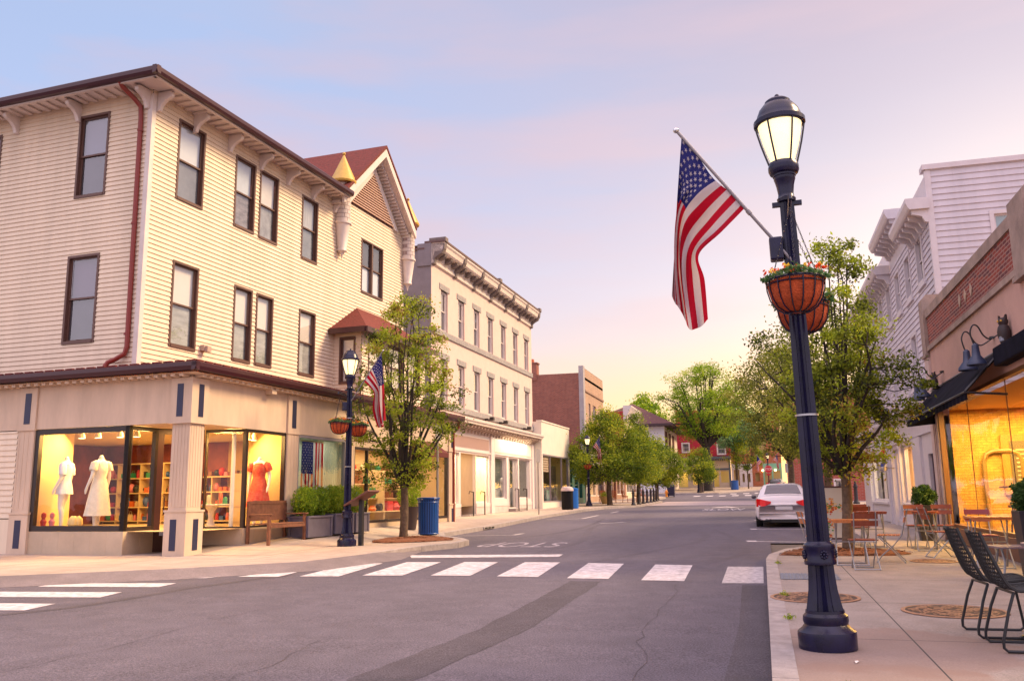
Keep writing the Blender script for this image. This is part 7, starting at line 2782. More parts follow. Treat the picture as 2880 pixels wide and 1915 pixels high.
def mesh_chair(x, y, rz, label):
    t_ = thing('mesh_chair', label, 'chair', (x, y, sz(y)), rz, 'black woven cafe chairs')
    # local +x forward; profile of the shell in (x, z), from the top of the back to the front of the seat
    prof = [(-0.30, 0.83), (-0.265, 0.72), (-0.22, 0.60), (-0.175, 0.49), (-0.13, 0.435), (-0.06, 0.418), (0.06, 0.425), (0.18, 0.44), (0.25, 0.435)]
    W_ = 0.23

    def P(u, v):
        a = cat1(prof, u)
        half = W_ * (0.82 + 0.18 * min(1, u * 3.0)) * (1 - 0.1 * max(0, u - 0.8) * 5)
        cup = 0.022 * (v * v) * (1 if u < 0.55 else 0.4)
        nx, nz = (0.9, 0.3) if u < 0.5 else (0.1, 0.9)
        return Vector((a[0] + nx * cup, v * half, a[1] + nz * cup))

    b_ = MB()
    nu, nv = 30, 12
    for i in range(nu):                       # bands across
        for j in range(nv):
            u0, u1 = (i + 0.12) / nu, (i + 0.66) / nu
            v0, v1 = -1 + 2 * j / nv, -1 + 2 * (j + 1) / nv
            o = 0.004 * (1 if (i + j) % 2 else -1)
            n_ = Vector((0.8, 0, 0.5))
            q = [P(u0, v0), P(u0, v1), P(u1, v1), P(u1, v0)]
            m_ = (q[0] + q[2]) / 2
            b_.add([tuple(q[0]), tuple((q[0] + q[1]) / 2 + n_ * o), tuple(q[1]), tuple(q[2]), tuple((q[2] + q[3]) / 2 + n_ * o), tuple(q[3])], [(0, 1, 4, 5), (1, 2, 3, 4)])
    for j in range(nv + 1):                   # cords along
        v = -1 + 2 * j / nv
        b_.tube([tuple(P(k / 24, v)) for k in range(25)], 0.0045, 4, caps=False)
    b_.build('shell', M_weave, t_)
    b_ = MB()
    rim = [P(k / 24, -1) for k in range(25)] + [P(1, -1 + k / 4) for k in range(1, 5)] + [P(1 - k / 24, 1) for k in range(1, 25)] + [P(0, 1 - k / 4) for k in range(0, 5)]
    rim = [tuple(p) for p in rim]
    b_.tube(rim, 0.0125, 6)
    b_.build('rim', M_weave, t_, smooth=True)
    b_ = MB()
    for sy in (-1, 1):
        pth = [(-0.10, sy * 0.20, 0.41), (-0.15, sy * 0.215, 0.28), (-0.205, sy * 0.225, 0.08), (-0.205, sy * 0.226, 0.035), (-0.18, sy * 0.227, 0.012), (0.0, sy * 0.228, 0.011), (0.22, sy * 0.228, 0.011), (0.25, sy * 0.227, 0.03), (0.25, sy * 0.226, 0.07), (0.20, sy * 0.20, 0.41)]
        b_.tube(pth, 0.011, 8)
    b_.tube([(-0.10, -0.20, 0.408), (-0.10, 0.20, 0.408)], 0.010, 6)
    b_.tube([(0.20, -0.20, 0.418), (0.20, 0.20, 0.418)], 0.010, 6)
    b_.build('sled_base', M_sled, t_, smooth=True)
    return t_


mesh_chair(1.735, 7.97, R(3), 'farther of the two black woven sled chairs at the right edge')
mesh_chair(1.775, 7.38, R(2), 'nearer of the two black woven sled chairs at the right edge')
t = thing('pedestal_table', 'black cafe table foot beside the woven chairs, cut by the right edge', 'table', (2.28, 7.7, sz(7.7)))
b = MB()
b.tube([(0, 0, 0.04), (0, 0, 0.70)], 0.035, 10)
b.build('column', M_sled, t, smooth=True)
for k in range(4):
    b = MB()
    b.M = Matrix.Rotation(R(172) + k * math.pi / 2, 4, 'Z')
    b.prism([(0.02, -0.03, 0.08), (0.44, -0.03, 0.035), (0.46, -0.03, 0.015), (0.02, -0.03, 0.03)], (0, 0.06, 0))
    b.lathe([(0.02, 0.0), (0.016, 0.03)], 8, (0.42, 0, 0))
    b.build('foot', M_sled, t)
b = MB()
b.lathe([(0.38, 0.70), (0.38, 0.725)], 32)
b.build('tabletop', mat('grey_top', (0.2, 0.15, 0.17), 0.5), t)

# ---- menu board
t = thing('menu_board', 'white framed board with a food picture leaning by the leaning tree trunk', 'signboard', (1.22, 18.1, sz(18.1)), R(-3))
b = MB()
for (x0, x1, z0, z1) in ((-0.36, -0.33, 0.0, 1.14), (0.33, 0.36, 0.0, 1.14), (-0.33, 0.33, 1.11, 1.14), (-0.33, 0.33, 0.14, 0.17)):
    b.prism([(x0, -0.02 + 0.06 * (z0 - 0.6), z0), (x1, -0.02 + 0.06 * (z0 - 0.6), z0), (x1, -0.02 + 0.06 * (z1 - 0.6), z1), (x0, -0.02 + 0.06 * (z1 - 0.6), z1)], (0, 0.03, 0))
b.build('frame', mat('maroon_frame', (0.06, 0.02, 0.02), 0.5), t)
b = MB()
fz = lambda z: -0.012 + 0.06 * (z - 0.6)
b.quad((-0.33, fz(0.17), 0.17), (0.33, fz(0.17), 0.17), (0.33, fz(1.11), 1.11), (-0.33, fz(1.11), 1.11))
g_ = random.Random(5)
cols = [mat('board_white', (0.52, 0.50, 0.47), 0.6)] + [mat('food_red', (0.45, 0.05, 0.02), 0.6), mat('food_orange', (0.6, 0.25, 0.04), 0.6), mat('food_cream', (0.65, 0.5, 0.3), 0.6), mat('food_green', (0.06, 0.2, 0.04), 0.6)]
for k in range(240):
    if k < 150:
        x, z = g_.gauss(-0.06, 0.12), g_.gauss(0.74, 0.07)
    else:
        x, z = g_.gauss(-0.12, 0.09), g_.gauss(0.42, 0.09)
    if abs(x) > 0.3 or not 0.2 < z < 1.0:
        continue
    s_ = g_.uniform(0.014, 0.03)
    a = g_.random() * 6
    b.m(1 + k % 4)
    yy = fz(z) - 0.002 - k * 2e-5
    b.quad(*[(x + s_ * math.cos(a + q) * 1.3, yy, z + s_ * math.sin(a + q)) for q in (0.4, 1.9, 3.6, 5.2)])
b.build('board', cols, t)

# ---- barber pole
t = thing('barber_pole', 'red white and blue striped barber pole on the white shopfront', 'barber pole', (3.36, 27.1, 1.95))
b = MB()
b.lathe([(0.03, -0.06), (0.11, -0.02), (0.12, 0.03), (0.12, 0.09)], 16)
b.lathe([(0.12, 0.66), (0.12, 0.72), (0.08, 0.78), (0.03, 0.80)], 16)
b.tube([(0.0, 0, 0.05), (0.29, 0, 0.05)], 0.02, 6)
b.tube([(0.0, 0, 0.68), (0.29, 0, 0.68)], 0.02, 6)
b.build('bracket', mat('chrome', (0.5, 0.5, 0.52), 0.2, metal=0.9), t, smooth=True)
b = MB()
n, mz = 24, 24
for i in range(mz):
    for k in range(n):
        a0, a1 = 2 * math.pi * k / n, 2 * math.pi * (k + 1) / n
        tw = lambda i_: i_ / mz * 5.5
        b.m([0, 1, 2, 1][int(k / n * 4 * 1.0) % 4])
        b.quad(*[(0.095 * math.cos(a + tw(ii)), 0.095 * math.sin(a + tw(ii)), 0.09 + 0.57 * ii / mz) for a, ii in ((a0, i), (a1, i), (a1, i + 1), (a0, i + 1))])
b.build('cylinder', [mat('pole_red', (0.5, 0.02, 0.03), 0.3), mat('pole_white', (0.75, 0.72, 0.7), 0.3), mat('pole_blue', (0.03, 0.05, 0.25), 0.3)], t)

# ---- wicker chairs at the far cafe
wc = thing('wicker_chair', '', 'chair', (-10.6, 63.5, sz(63.5)), R(70), 'wicker chairs outside the far cafe')
b = MB()
b.lathe([(0.20, 0.40), (0.23, 0.46), (0.22, 0.47), (0.02, 0.47)], 14)
b.build('seat', mat('orange_wicker', (0.50, 0.13, 0.03), 0.7, var=0.3, scale=30), wc)
b = MB()
for k in range(9):
    a = math.pi * (0.1 + 0.8 * k / 8)
    b.tube([(0.22 * math.cos(a), 0.22 * math.sin(a), 0.46), (0.24 * math.cos(a), 0.26 * math.sin(a), 0.75), (0.20 * math.cos(a), 0.28 * math.sin(a), 0.86 + 0.05 * math.sin(a))], 0.022, 4)
b.build('backrest', mat('orange_wicker', (0.50, 0.13, 0.03), 0.7, var=0.3, scale=30), wc)
for sx in (-1, 1):
    for sy in (-1, 1):
        b = MB()
        b.tube([(sx * 0.15, sy * 0.15, 0.42), (sx * 0.2, sy * 0.19, 0.0)], 0.018, 5)
        b.build('leg', mat('orange_wicker', (0.50, 0.13, 0.03), 0.7, var=0.3, scale=30), wc)
wcl = ['orange wicker chair right beside the tan flowerpot', 'orange wicker chair behind the lime tree trunk', 'orange wicker chair facing the cafe wall, second from the flowerpot', 'orange wicker chair seen between the first two bollards', 'orange wicker chair seen between the third and fourth bollards', 'orange wicker chair at the far end of the cafe terrace']
wp = [(-10.9, 62.6, 70), (-11.4, 64.5, 200), (-10.5, 64.0, 20), (-9.7, 64.6, 100), (-9.3, 67.0, 250), (-9.2, 70.5, 150)]
for i, (x, y, a) in enumerate(wp):
    if i == 0:
        wc.location, wc.rotation_euler = (x, y, sz(y)), (0, 0, R(a))
        wc['label'] = wcl[0]
    else:
        copy_tree(wc, loc=(x, y, sz(y)), rz=R(a), label=wcl[i])

# ================================================================== CARS
def make_car(label, loc, rz, paint, s=0.92):
    t_ = thing('parked_car', label, 'car', loc, rz)
    t_.scale = (s, s, s)
    # local: rear bumper at y=0, bonnet towards +y. half-section rows: list of (x,z) from sill up to the centre line
    st = [  # y, list of (x, z)
        (0.00, [(0.62, 0.25), (0.77, 0.29), (0.80, 0.48), (0.78, 0.62), (0.74, 0.70), (0.5, 0.72), (0.0, 0.73)]),
        (0.06, [(0.66, 0.22), (0.845, 0.29), (0.865, 0.54), (0.86, 0.68), (0.81, 0.84), (0.55, 0.93), (0.0, 0.95)]),
        (0.16, [(0.70, 0.24), (0.87, 0.34), (0.895, 0.56), (0.89, 0.72), (0.84, 0.92), (0.58, 1.01), (0.0, 1.035)]),
        (0.50, [(0.74, 0.22), (0.89, 0.34), (0.91, 0.58), (0.90, 0.74), (0.86, 0.93), (0.60, 1.03), (0.0, 1.06)]),
        (0.62, [(0.74, 0.21), (0.89, 0.33), (0.91, 0.58), (0.90, 0.76), (0.855, 0.94), (0.64, 1.05), (0.0, 1.08)]),
        (1.28, [(0.74, 0.20), (0.89, 0.32), (0.91, 0.58), (0.90, 0.78), (0.85, 0.94), (0.60, 1.36), (0.0, 1.40)]),
        (1.75, [(0.74, 0.20), (0.89, 0.32), (0.91, 0.58), (0.90, 0.78), (0.85, 0.94), (0.60, 1.40), (0.0, 1.45)]),
        (2.35, [(0.74, 0.20), (0.89, 0.32), (0.91, 0.58), (0.90, 0.78), (0.85, 0.93), (0.58, 1.37), (0.0, 1.43)]),
        (3.05, [(0.74, 0.20), (0.89, 0.32), (0.91, 0.58), (0.90, 0.78), (0.84, 0.91), (0.60, 1.00), (0.0, 1.05)]),
        (4.10, [(0.72, 0.22), (0.86, 0.32), (0.88, 0.56), (0.86, 0.70), (0.78, 0.80), (0.5, 0.86), (0.0, 0.88)]),
        (4.45, [(0.58, 0.26), (0.70, 0.36), (0.72, 0.54), (0.70, 0.62), (0.62, 0.70), (0.4, 0.74), (0.0, 0.75)])]
    b_ = MB()
    ys = [q[0] for q in st]
    dense = []
    n_s = 44
    for i in range(n_s + 1):
        u = i / n_s
        yv = ys[-1] * (u ** 1.35)
        k = max(j for j in range(len(ys)) if ys[j] <= yv + 1e-9)
        k = min(k, len(ys) - 2)
        f = (yv - ys[k]) / (ys[k + 1] - ys[k])
        f = f * f * (3 - 2 * f) * 0.5 + f * 0.5
        row = [tuple(a[c] + (d[c] - a[c]) * f for c in (0, 1)) for a, d in zip(st[k][1], st[k + 1][1])]
        sm = [cat1(row, v / 18) for v in range(19)]
        dense.append((yv, sm))
    W_ = 37
    for yv, sm in dense:
        full = [(-x, z) for x, z in sm[:-1]] + [(x, z) for x, z in reversed(sm)]
        for x, z in full:
            b_.v.append((x, yv, z))
    for i in range(len(dense) - 1):
        for j in range(W_ - 1):
            k = i * W_ + j
            b_.f.append([k, k + 1, k + W_ + 1, k + W_])
            b_.mi.append(0)
    b_.f.append(list(range(W_)))
    b_.mi.append(0)
    b_.f.append(list(range((len(dense) - 1) * W_, len(dense) * W_)))
    b_.mi.append(0)
    b_.build('body', paint, t_, smooth='all')

    def P(x, yv, dz=0.0, out=0.006):
        """Point on the body's upper skin."""
        k = max(j for j in range(len(dense)) if dense[j][0] <= yv + 1e-9)
        k = min(k, len(dense) - 2)
        f = (yv - dense[k][0]) / (dense[k + 1][0] - dense[k][0])
        res = []
        for row in (dense[k][1], dense[k + 1][1]):
            z = row[-1][1]
            for a, d in zip(row[:-1], row[1:]):
                if min(a[0], d[0]) <= abs(x) <= max(a[0], d[0]) and (a[1] + d[1]) > 1.2:
                    g2 = (abs(x) - a[0]) / ((d[0] - a[0]) or 1)
                    z = a[1] + (d[1] - a[1]) * g2
            res.append(z)
        return (x, yv, res[0] + (res[1] - res[0]) * f + out)

    M_cg = mat('car_glass', (0.06, 0.055, 0.075), 0.06, spec=1.0)
    b_ = MB()
    nx, ny = 14, 10
    pts = []
    for j in range(ny + 1):
        yv = 0.70 + (1.22 - 0.70) * j / ny
        half = 0.60 - 0.10 * j / ny
        for i in range(nx + 1):
            x = -half + 2 * half * i / nx
            p = P(x, yv)
            pts.append((p[0], p[1] - 0.006, p[2] + 0.004))
    b_.add(pts, [(j * (nx + 1) + i, j * (nx + 1) + i + 1, (j + 1) * (nx + 1) + i + 1, (j + 1) * (nx + 1) + i) for j in range(ny) for i in range(nx)])
    b_.build('rear_window', M_cg, t_, smooth='all')
    for sx in (-1, 1):
        b_ = MB()
        b_.add([(sx * 0.872, 0.95, 0.97), (sx * 0.868, 1.7, 0.965), (sx * 0.868, 2.75, 0.96), (sx * 0.70, 2.45, 1.25), (sx * 0.645, 1.8, 1.36), (sx * 0.66, 1.3, 1.32)], [(0, 1, 2, 3, 4, 5)])
        b_.build('side_window', M_cg, t_)
        # tail lamp wraps round the corner
        b_ = MB()
        o = 0.012
        lamp = [(0.42, -0.005, 0.86), (0.42, -0.005, 0.80), (0.55, -0.005, 0.69), (0.80, 0.045, 0.665), (0.875, 0.10, 0.70), (0.89, 0.30, 0.74), (0.872, 0.30, 0.88), (0.845, 0.12, 0.945), (0.70, 0.06, 0.93)]
        rows = [[(0.40, 0.045), (0.58, 0.04), (0.76, 0.05), (0.865, 0.10), (0.90, 0.28)], [0.79, 0.70, 0.675, 0.68, 0.74], [0.845, 0.88, 0.925, 0.935, 0.86]]
        for k in range(4):
            (xa, ya), (xb, yb) = rows[0][k], rows[0][k + 1]
            b_.m(1 if k in (1,) else 0)
            z0a, z0b, z1a, z1b = rows[1][k], rows[1][k + 1], rows[2][k], rows[2][k + 1]
            v = [(sx * xa, ya - 0.05 + 0.0, z0a), (sx * xb, yb - 0.05, z0b), (sx * xb * 0.985, yb - 0.02, z1b), (sx * xa * 0.985, ya - 0.02, z1a)]
            w = [(p[0] * 0.97, p[1] + 0.10, p[2]) for p in v]
            b_.add(v + w, [(0, 1, 2, 3), (0, 4, 5, 1), (3, 2, 6, 7), (0, 3, 7, 4), (1, 5, 6, 2)])
        b_.build('tail_light', [mat('tail_red', (0.42, 0.004, 0.008), 0.2, spec=0.3, emit=(0.9, 0.01, 0.01), estr=0.12), mat('tail_bright', (0.5, 0.012, 0.01), 0.18, spec=0.3, emit=(1.0, 0.02, 0.02), estr=0.2)], t_)
        b_ = MB()
        b_.ball((sx * 0.96, 2.55, 0.99), 0.09, 8, 0.7)
        b_.build('mirror', mat('dark_mirror', (0.06, 0.05, 0.06), 0.4), t_, smooth=True)
        for yv in (0.92, 3.55):
            b_ = MB()
            b_.M = Matrix.Translation((sx * 0.80, yv, 0.315)) @ Matrix.Rotation(math.pi / 2, 4, 'Y')
            b_.lathe([(0.2, -0.11), (0.30, -0.11), (0.325, -0.07), (0.325, 0.07), (0.30, 0.11), (0.2, 0.11)], 22)
            w_ = b_.build('wheel', mat('tyre_rubber', (0.014, 0.013, 0.014), 0.8), t_, smooth=True)
            b_ = MB()
            b_.M = Matrix.Translation((sx * 0.80, yv, 0.315)) @ Matrix.Rotation(math.pi / 2, 4, 'Y')
            b_.lathe([(0.205, -0.115), (0.205, 0.115)], 18)
            b_.build('rim', mat('alloy', (0.45, 0.45, 0.47), 0.3, metal=0.8), w_, smooth=True)
    b_ = MB()
    b_.prism([(-0.5, -0.006, 0.17), (0.5, -0.006, 0.17), (0.46, -0.006, 0.27), (-0.46, -0.006, 0.27)], (0, 0.3, 0))
    b_.box(-0.70, 0.70, 0.2, 4.2, 0.16, 0.30)
    b_.build('underside', mat('car_black_plastic', (0.012, 0.011, 0.012), 0.6), t_)
    b_ = MB()
    b_.box(-0.80, 0.80, -0.028, 0.05, 0.455, 0.475)
    b_.box(-0.83, 0.83, 0.03, 0.06, 0.60, 0.612)
    b_.build('bumper_line', paint, t_, bevel=0.004)
    b_ = MB()
    b_.box(-0.27, 0.27, -0.018, 0.01, 0.57, 0.69)
    b_.m(1).box(-0.30, 0.30, -0.014, 0.01, 0.70, 0.725)
    b_.m(2).box(-0.255, 0.255, -0.021, -0.018, 0.583, 0.677)
    b_.build('number_plate', [mat('plate_rim', (0.5, 0.48, 0.5), 0.4), mat('plate_recess', (0.25, 0.23, 0.25), 0.5), mat('plate_white', (0.62, 0.60, 0.62), 0.5)], t_)
    b_ = MB()
    for x in (-0.56, -0.46):
        b_.M = Matrix.Translation((x, -0.02, 0.245)) @ Matrix.Rotation(math.pi / 2, 4, 'X')
        b_.lathe([(0.04, -0.16), (0.042, 0.03), (0.034, 0.03), (0.032, -0.1)], 12, cap=False)
    b_.build('exhaust', mat('dark_chrome', (0.08, 0.08, 0.09), 0.25, metal=0.9), t_, smooth=True)
    return t_


make_car('white saloon car parked at the right kerb, seen from behind', (0.60, 28.35, gz(28.35)), 0.0, mat('white_car_paint', (0.74, 0.68, 0.70), 0.18, spec=0.6), 0.93)
make_car('distant dark car parked below the stop sign', (1.35, 117.5, gz(117.5)), R(-14), mat('black_car_paint', (0.012, 0.012, 0.016), 0.15, spec=0.8), 1.0)

# ================================================================== SHOP WINDOW DISPLAYS
M_mannequin = mat('mannequin_white', (0.80, 0.74, 0.62), 0.35)


def mannequin(x, y, z, rz, label, dress, hem, sleeves, s=1.02, off=(0, 0)):
    """Headless standing shop dummy: one skinned body, dress as a child."""
    t_ = thing('mannequin', label, 'mannequin', (x, y, z), rz)
    t_.scale = (s, s, s)
    J = {'pel': (0, 0, 0.92, 0.135), 'wai': (0, 0.005, 1.08, 0.105), 'che': (0, 0.0, 1.26, 0.135), 'col': (0, 0.01, 1.39, 0.095), 'nek': (0, 0.005, 1.46, 0.05), 'top': (0, 0, 1.55, 0.047),
         'shL': (0.17, 0.01, 1.37, 0.052), 'elL': (0.23, 0.03, 1.12, 0.040), 'wrL': (0.24, -0.08, 0.90, 0.026), 'haL': (0.23, -0.12, 0.82, 0.030), 'fiL': (0.22, -0.14, 0.74, 0.014),
         'shR': (-0.17, 0.01, 1.37, 0.052), 'elR': (-0.22, 0.03, 1.12, 0.040), 'wrR': (-0.23, -0.02, 0.88, 0.026), 'haR': (-0.225, -0.04, 0.80, 0.030), 'fiR': (-0.215, -0.05, 0.72, 0.014),
         'hiL': (0.09, 0, 0.84, 0.095), 'knL': (0.085, -0.02, 0.48, 0.056), 'caL': (0.085, 0.015, 0.34, 0.054), 'anL': (0.08, 0.02, 0.08, 0.034), 'toL': (0.09, -0.14, 0.02, 0.024),
         'hiR': (-0.09, 0, 0.84, 0.095), 'knR': (-0.075, -0.06, 0.49, 0.056), 'caR': (-0.07, -0.05, 0.34, 0.054), 'anR': (-0.06, -0.05, 0.08, 0.034), 'toR': (-0.06, -0.21, 0.02, 0.024)}
    E_ = 'pel-wai wai-che che-col col-nek nek-top col-shL shL-elL elL-wrL wrL-haL haL-fiL col-shR shR-elR elR-wrR wrR-haR haR-fiR pel-hiL hiL-knL knL-caL caL-anL anL-toL pel-hiR hiR-knR knR-caR caR-anR anR-toR'.split()
    ks = list(J)
    me = bpy.data.meshes.new('body')
    me.from_pydata([J[k][:3] for k in ks], [tuple(ks.index(q) for q in e.split('-')) for e in E_], [])
    o = bpy.data.objects.new('body', me)
    col.objects.link(o)
    o.parent = t_
    sk = o.modifiers.new('skin', 'SKIN')
    for i, k in enumerate(ks):
        r = J[k][3]
        me.skin_vertices[0].data[i].radius = (r, r * 0.8 if k in ('pel', 'wai', 'che', 'col') else r)
    me.skin_vertices[0].data[0].use_root = True
    sk.use_smooth_shade = True
    ss = o.modifiers.new('subdiv', 'SUBSURF')
    ss.levels = ss.render_levels = 2
    me.materials.append(M_mannequin)
    b_ = MB()
    full = [(0.115, 1.40), (0.145, 1.34), (0.168, 1.24), (0.15, 1.16), (0.135, 1.08), (0.165, 0.98), (0.19, 0.88), (0.21, 0.75), (0.235, 0.6), (0.265, 0.42), (0.29, 0.30)]
    pr = [p for p in full if p[1] >= hem]
    n = 28
    g2 = random.Random(int(hem * 100))
    vs_ = []
    for r, zz in pr:
        for k in range(n):
            a = 2 * math.pi * k / n
            fold = 1 + (0.07 * math.sin(a * 7 + zz * 2) + 0.03 * math.sin(a * 11)) * max(0, min(1, (1.0 - zz) * 2.2))
            vs_.append((r * fold * math.cos(a), r * fold * 0.78 * math.sin(a), zz))
    b_.add(vs_, [(i * n + k, i * n + (k + 1) % n, (i + 1) * n + (k + 1) % n, (i + 1) * n + k) for i in range(len(pr) - 1) for k in range(n)])
    if sleeves:
        for sx in (-1, 1):
            b_.tube([(sx * 0.12, 0.01, 1.385), (sx * 0.175, 0.012, 1.36), (sx * 0.205, 0.02, 1.27), (sx * 0.225, 0.028, 1.15 if sleeves > 1 else 1.22)], [0.06, 0.078, 0.082, 0.075], 12, caps=False)
    b_.build('dress', dress, t_, smooth='all')
    return t_


def CBL(u, w, z):
    x, y = cbw(u, w)
    return x, y, z


dress_w = mat('white_dress', (0.74, 0.72, 0.74), 0.8, var=0.12, scale=14, bump=0.4, bscale=40)
dress_c = mat('cream_dress', (0.80, 0.72, 0.55), 0.8, var=0.1, scale=14, bump=0.4, bscale=40)
dress_r = mat('red_print_dress', (0.42, 0.012, 0.012), 0.8, var=0.5, scale=22, var2=(0.60, 0.14, 0.08))
mannequin(*CBL(0.5, 3.62, 0.745), R(-70), 'headless mannequin in a short white dress in the corner shop window', dress_w, 0.62, 2)
mannequin(*CBL(0.55, 2.72, 0.745), R(-95), 'headless mannequin in a long cream dress in the corner shop window', dress_c, 0.30, 1)
mannequin(*CBL(2.95, 0.42, 0.745), R(15), 'headless mannequin in a long red print dress behind the bench', dress_r, 0.36, 1)
wx = wb.matrix_basis @ Vector((11.3, 0.5, 0.9))
mannequin(wx.x, wx.y, 0.9, R(60), 'pale mannequin standing inside the middle door of the white building', mat('pale_outfit', (0.6, 0.58, 0.55), 0.8), 0.62, 1, 1.0)

M_shelf = mat('cream_shelf', (0.62, 0.46, 0.24), 0.6)
palette = {'orange': (0.60, 0.14, 0.03), 'red': (0.50, 0.03, 0.03), 'black': (0.02, 0.02, 0.02), 'cream': (0.75, 0.62, 0.36), 'green': (0.03, 0.26, 0.12), 'blue': (0.04, 0.10, 0.30), 'brown': (0.25, 0.10, 0.04), 'pink': (0.65, 0.2, 0.25)}
gm = {k: mat('goods_' + k, c, 0.5) for k, c in palette.items()}


def shelf_unit(u0, w0, u1, w1, label, levels, depth=0.32):
    """Shelving in the shop; runs from (u0,w0) to (u1,w1), depth to its left."""
    x, y = cbw(u0, w0)
    l_ = math.hypot(u1 - u0, w1 - w0)
    t_ = thing('shelf_unit', label, 'shelves', (x, y, 0.745), R(86.542) + math.atan2(w1 - w0, u1 - u0))
    b_ = MB()
    for z in levels:
        b_.box(0, l_, 0, depth, z, z + 0.03)
    b_.build('shelf', M_shelf, t_)
    n = max(2, round(l_ / 0.8))
    for k in range(n + 1):
        b_ = MB()
        xx = min(l_ - 0.03, l_ * k / n)
        b_.box(xx, xx + 0.03, 0.002, depth - 0.002, 0.0, levels[-1])
        b_.build('upright', M_shelf, t_)
    return t_, l_


shelves = [shelf_unit(5.2, 1.3, 5.2, 4.2, 'cream shelving along the back wall of the corner shop', (0.05, 0.42, 0.80, 1.2), -0.35),
           shelf_unit(5.2, 4.3, 5.2, 7.4, 'cream shelving behind the two pale mannequins', (0.05, 0.42, 0.80, 1.2, 1.6), -0.35),
           shelf_unit(3.6, 1.3, 5.1, 1.3, 'cream shelving on the side wall of the corner shop', (0.05, 0.42, 0.80, 1.2), 0.3)]
g3 = random.Random(9)
names = ['jar', 'gift_box', 'ball', 'handbag', 'book_stack']
cnt = {}
for (sh, l_), sgn in zip(shelves, (-1, -1.01, 1)):
    for z in (0.08, 0.45, 0.83, 1.23):
        xx = 0.1
        while xx < l_ - 0.15:
            kind = g3.choice(names)
            cn = g3.choice(list(palette))
            w_ = g3.uniform(0.10, 0.17)
            b_ = MB()
            if kind == 'jar':
                b_.lathe([(0.05, 0), (0.065, 0.03), (0.065, 0.14), (0.04, 0.17), (0.045, 0.2)], 10)
            elif kind == 'gift_box':
                b_.box(-0.08, 0.08, -0.07, 0.07, 0, 0.12)
                b_.box(-0.085, 0.085, -0.075, 0.075, 0.121, 0.15)
            elif kind == 'ball':
                b_.ball((0, 0, 0.12), 0.12, 12)
                b_.lathe([(0.04, 0), (0.03, 0.02)], 8)
            elif kind == 'handbag':
                b_.prism([(-0.1, -0.04, 0), (0.1, -0.04, 0), (0.08, -0.03, 0.15), (-0.08, -0.03, 0.15)], (0, 0.08, 0))
                b_.tube([(-0.05, 0, 0.15), (-0.04, 0, 0.22), (0.04, 0, 0.22), (0.05, 0, 0.15)], 0.008, 5)
            else:
                for q in range(4):
                    b_.box(-0.08 + 0.004 * q, 0.08 - 0.003 * q, -0.06, 0.06, q * 0.035, q * 0.035 + 0.032)
            p = sh.matrix_basis @ Vector((xx + w_ / 2, sgn * 0.16, z))
            o = b_.build(kind, gm[cn], None, smooth=(kind in ('jar', 'ball')))
            o.location = p
            o.rotation_euler = (0, 0, sh.rotation_euler[2])
            o.scale = (0.75, 0.75, g3.uniform(0.7, 1.2))
            tag(o, '%s %s on the %s shelves of the corner shop' % (cn, kind.replace('_', ' '), 'back' if sgn == -1 else 'far' if sgn < 0 else 'side'), kind.replace('_', ' '), 'goods on the shop shelves')
            xx += w_ + g3.uniform(0.0, 0.07)
t = thing('display_table', 'round white pedestal table of gifts inside the corner shop', 'table', (*cbw(2.75, 1.55), 0.745))
b = MB()
b.lathe([(0.45, 0.48), (0.46, 0.50), (0.45, 0.51)], 28)
b.build('tabletop', M_mannequin, t)
b = MB()
b.lathe([(0.2, 0), (0.1, 0.03), (0.06, 0.2), (0.07, 0.35), (0.16, 0.478)], 18)
b.build('pedestal', M_mannequin, t, smooth=True)
for i in range(7):
    a = i * 0.9
    b = MB()
    hh_ = 0.16 + 0.05 * (i % 3)
    b.lathe([(0.035, 0), (0.045, 0.02), (0.045, hh_ - 0.03), (0.025, hh_)], 10)
    cn = ['green', 'green', 'orange', 'red', 'cream', 'orange', 'green'][i]
    o = b.build('gift_bottle', gm[cn], None, smooth=True)
    x, y = cbw(2.75 + 0.3 * math.cos(a), 1.55 + 0.3 * math.sin(a))
    o.location = (x, y, 0.745 + 0.512)
    tag(o, cn + ' gift bottle on the round white table', 'bottle', 'goods on the round table')
# small things on the window platform
for (u, w, cn, nm, lb) in ((0.35, 3.98, 'red', 'toy_figure', 'red toy figure at the left edge of the shop window'), (0.45, 3.85, 'pink', 'toy_figure', 'pink toy figure beside the red one in the shop window')):
    b = MB()
    b.lathe([(0.06, 0), (0.05, 0.12), (0.065, 0.2), (0.03, 0.25), (0.05, 0.3), (0.045, 0.36), (0.01, 0.39)], 10)
    o = b.build(nm, gm[cn], None, smooth=True)
    o.location = (*cbw(u, w), 0.745)
    tag(o, lb, 'toy')
b = MB()
for k in range(5):
    a = k * 1.256
    b.lathe([(0.01, 0), (0.09, 0.08), (0.07, 0.2), (0.01, 0.26)], 8, (0.07 * math.cos(a), 0.07 * math.sin(a), 0.05))
b.lathe([(0.08, 0), (0.06, 0.06)], 10)
o = b.build('paper_flower', mat('gold_paper', (0.75, 0.55, 0.2), 0.5), None, smooth=True)
o.location = (*cbw(0.45, 3.2), 0.745)
tag(o, 'yellow paper flower between the two pale mannequins', 'ornament')
# hung flag, curtain and chandelier in the next window
fx = thing('window_flag', 'large flag hung upright inside the shop window behind the planter boxes', 'flag', (*cbw(4.28, 0.16), 0), R(86.542))


def hung(s, t):
    return ((1 - s) * 0.0 + s * 0.98, 0.012 * math.sin(s * 16 + t * 2), 2.74 - 1.95 * t)


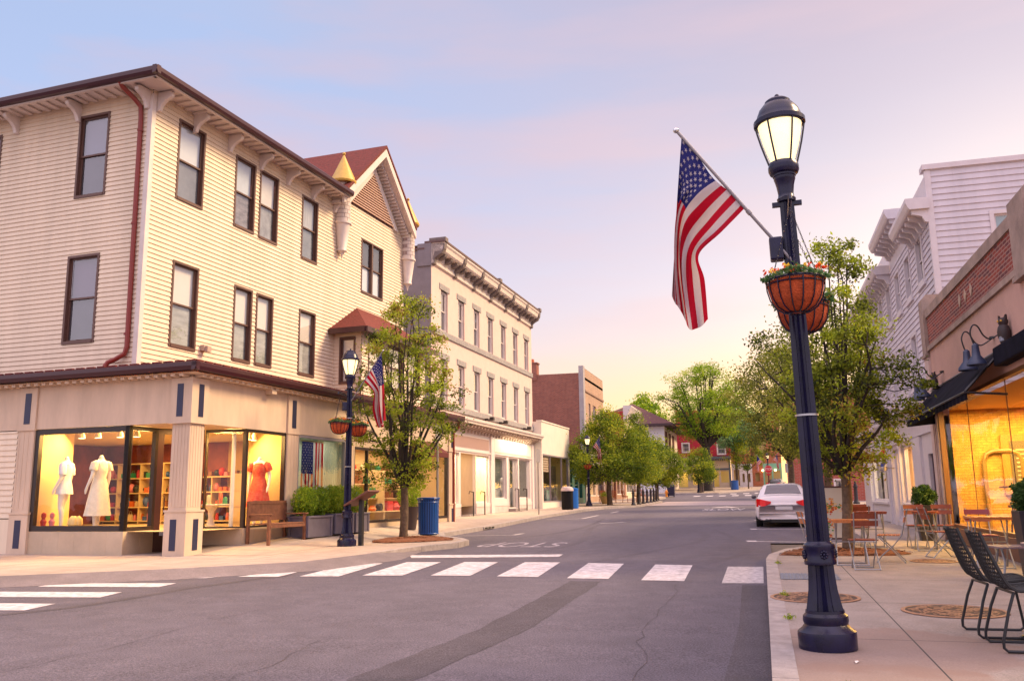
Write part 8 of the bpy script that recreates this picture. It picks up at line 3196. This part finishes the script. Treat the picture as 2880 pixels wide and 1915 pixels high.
flag_cloth('cloth', hung, fx, True, 39, 30)
b = MB()
b.tube([(-0.05, 0, 2.76), (1.03, 0, 2.76)], 0.012, 6)
b.build('rod', M_shelf, fx)
t = thing('curtain', 'white curtain drawn beside the hung flag in the shop window', 'curtain', (*cbw(5.38, 0.2), 0), R(86.542))
b = MB()
n = 40
b.add([(0.72 * k / n, 0.03 * math.sin(k * 1.3), z) for z in (2.8, 0.62) for k in range(n + 1)], [(k, k + 1, n + 2 + k, n + 1 + k) for k in range(n)])
b.build('cloth', cloth_mat('curtain_white', (0.62, 0.60, 0.52)), t, smooth='all')
t = thing('chandelier', 'small lit chandelier at the left of the hung flag', 'lamp', (*cbw(4.1, 0.35), 2.2))
b = MB()
b.tube([(0, 0, 0.65), (0, 0, 0.2)], 0.01, 5)
b.build('chain', M_shelf, t)
b = MB()
b.lathe([(0.02, -0.2), (0.06, -0.05), (0.09, 0.1), (0.03, 0.2)], 10)
b.build('crystal', emat('chandelier_glow', (1.0, 0.85, 0.55), 2.5), t, smooth=True)

# colourful stock in the shop behind the near left tree
g4 = random.Random(12)
t = thing('stock_display', 'tiered display stand full of the shop goods behind the near left tree', 'display stand', (*cbw(6.8, 1.25), 0.6), R(86.542))
b = MB()
for k, (y0, z) in enumerate(((0.0, 0.35), (0.25, 0.75), (0.5, 1.2), (0.7, 1.65))):
    b.box(0, 6.0, y0, y0 + 0.3, z - 0.03, z)
b.build('shelf', M_shelf, t)
for k in range(4):
    b = MB()
    b.box(k * 1.98, k * 1.98 + 0.04, 0.02, 0.98, 0.0, 1.6)
    b.build('upright', M_shelf, t)
for i in range(44):
    lv = i % 4
    cn = g4.choice(['red', 'orange', 'blue', 'cream', 'brown', 'black', 'pink', 'green'])
    b = MB()
    w_, h_ = g4.uniform(0.1, 0.2), g4.uniform(0.14, 0.32)
    if i % 3:
        b.box(-w_, w_, -0.08, 0.08, 0, h_)
        b.box(-w_ * 0.8, w_ * 0.8, -0.09, -0.081, h_ * 0.3, h_ * 0.8)
    else:
        b.lathe([(w_ * 0.6, 0), (w_ * 0.8, h_ * 0.4), (w_ * 0.4, h_ * 0.8), (w_ * 0.5, h_)], 10)
    o = b.build('boxed_gift' if i % 3 else 'vase', gm[cn], None, smooth=(i % 3 == 0))
    p = t.matrix_basis @ Vector((0.25 + (i // 4) * 0.53, 0.15 + (0.0, 0.25, 0.5, 0.7)[lv], (0.35, 0.75, 1.2, 1.65)[lv]))
    o.location = p
    o.rotation_euler = (0, 0, R(86.542))
    tag(o, '%s %s on the display stand behind the near left tree' % (cn, 'gift box' if i % 3 else 'vase'), 'gift box' if i % 3 else 'vase', 'goods on the display stand')
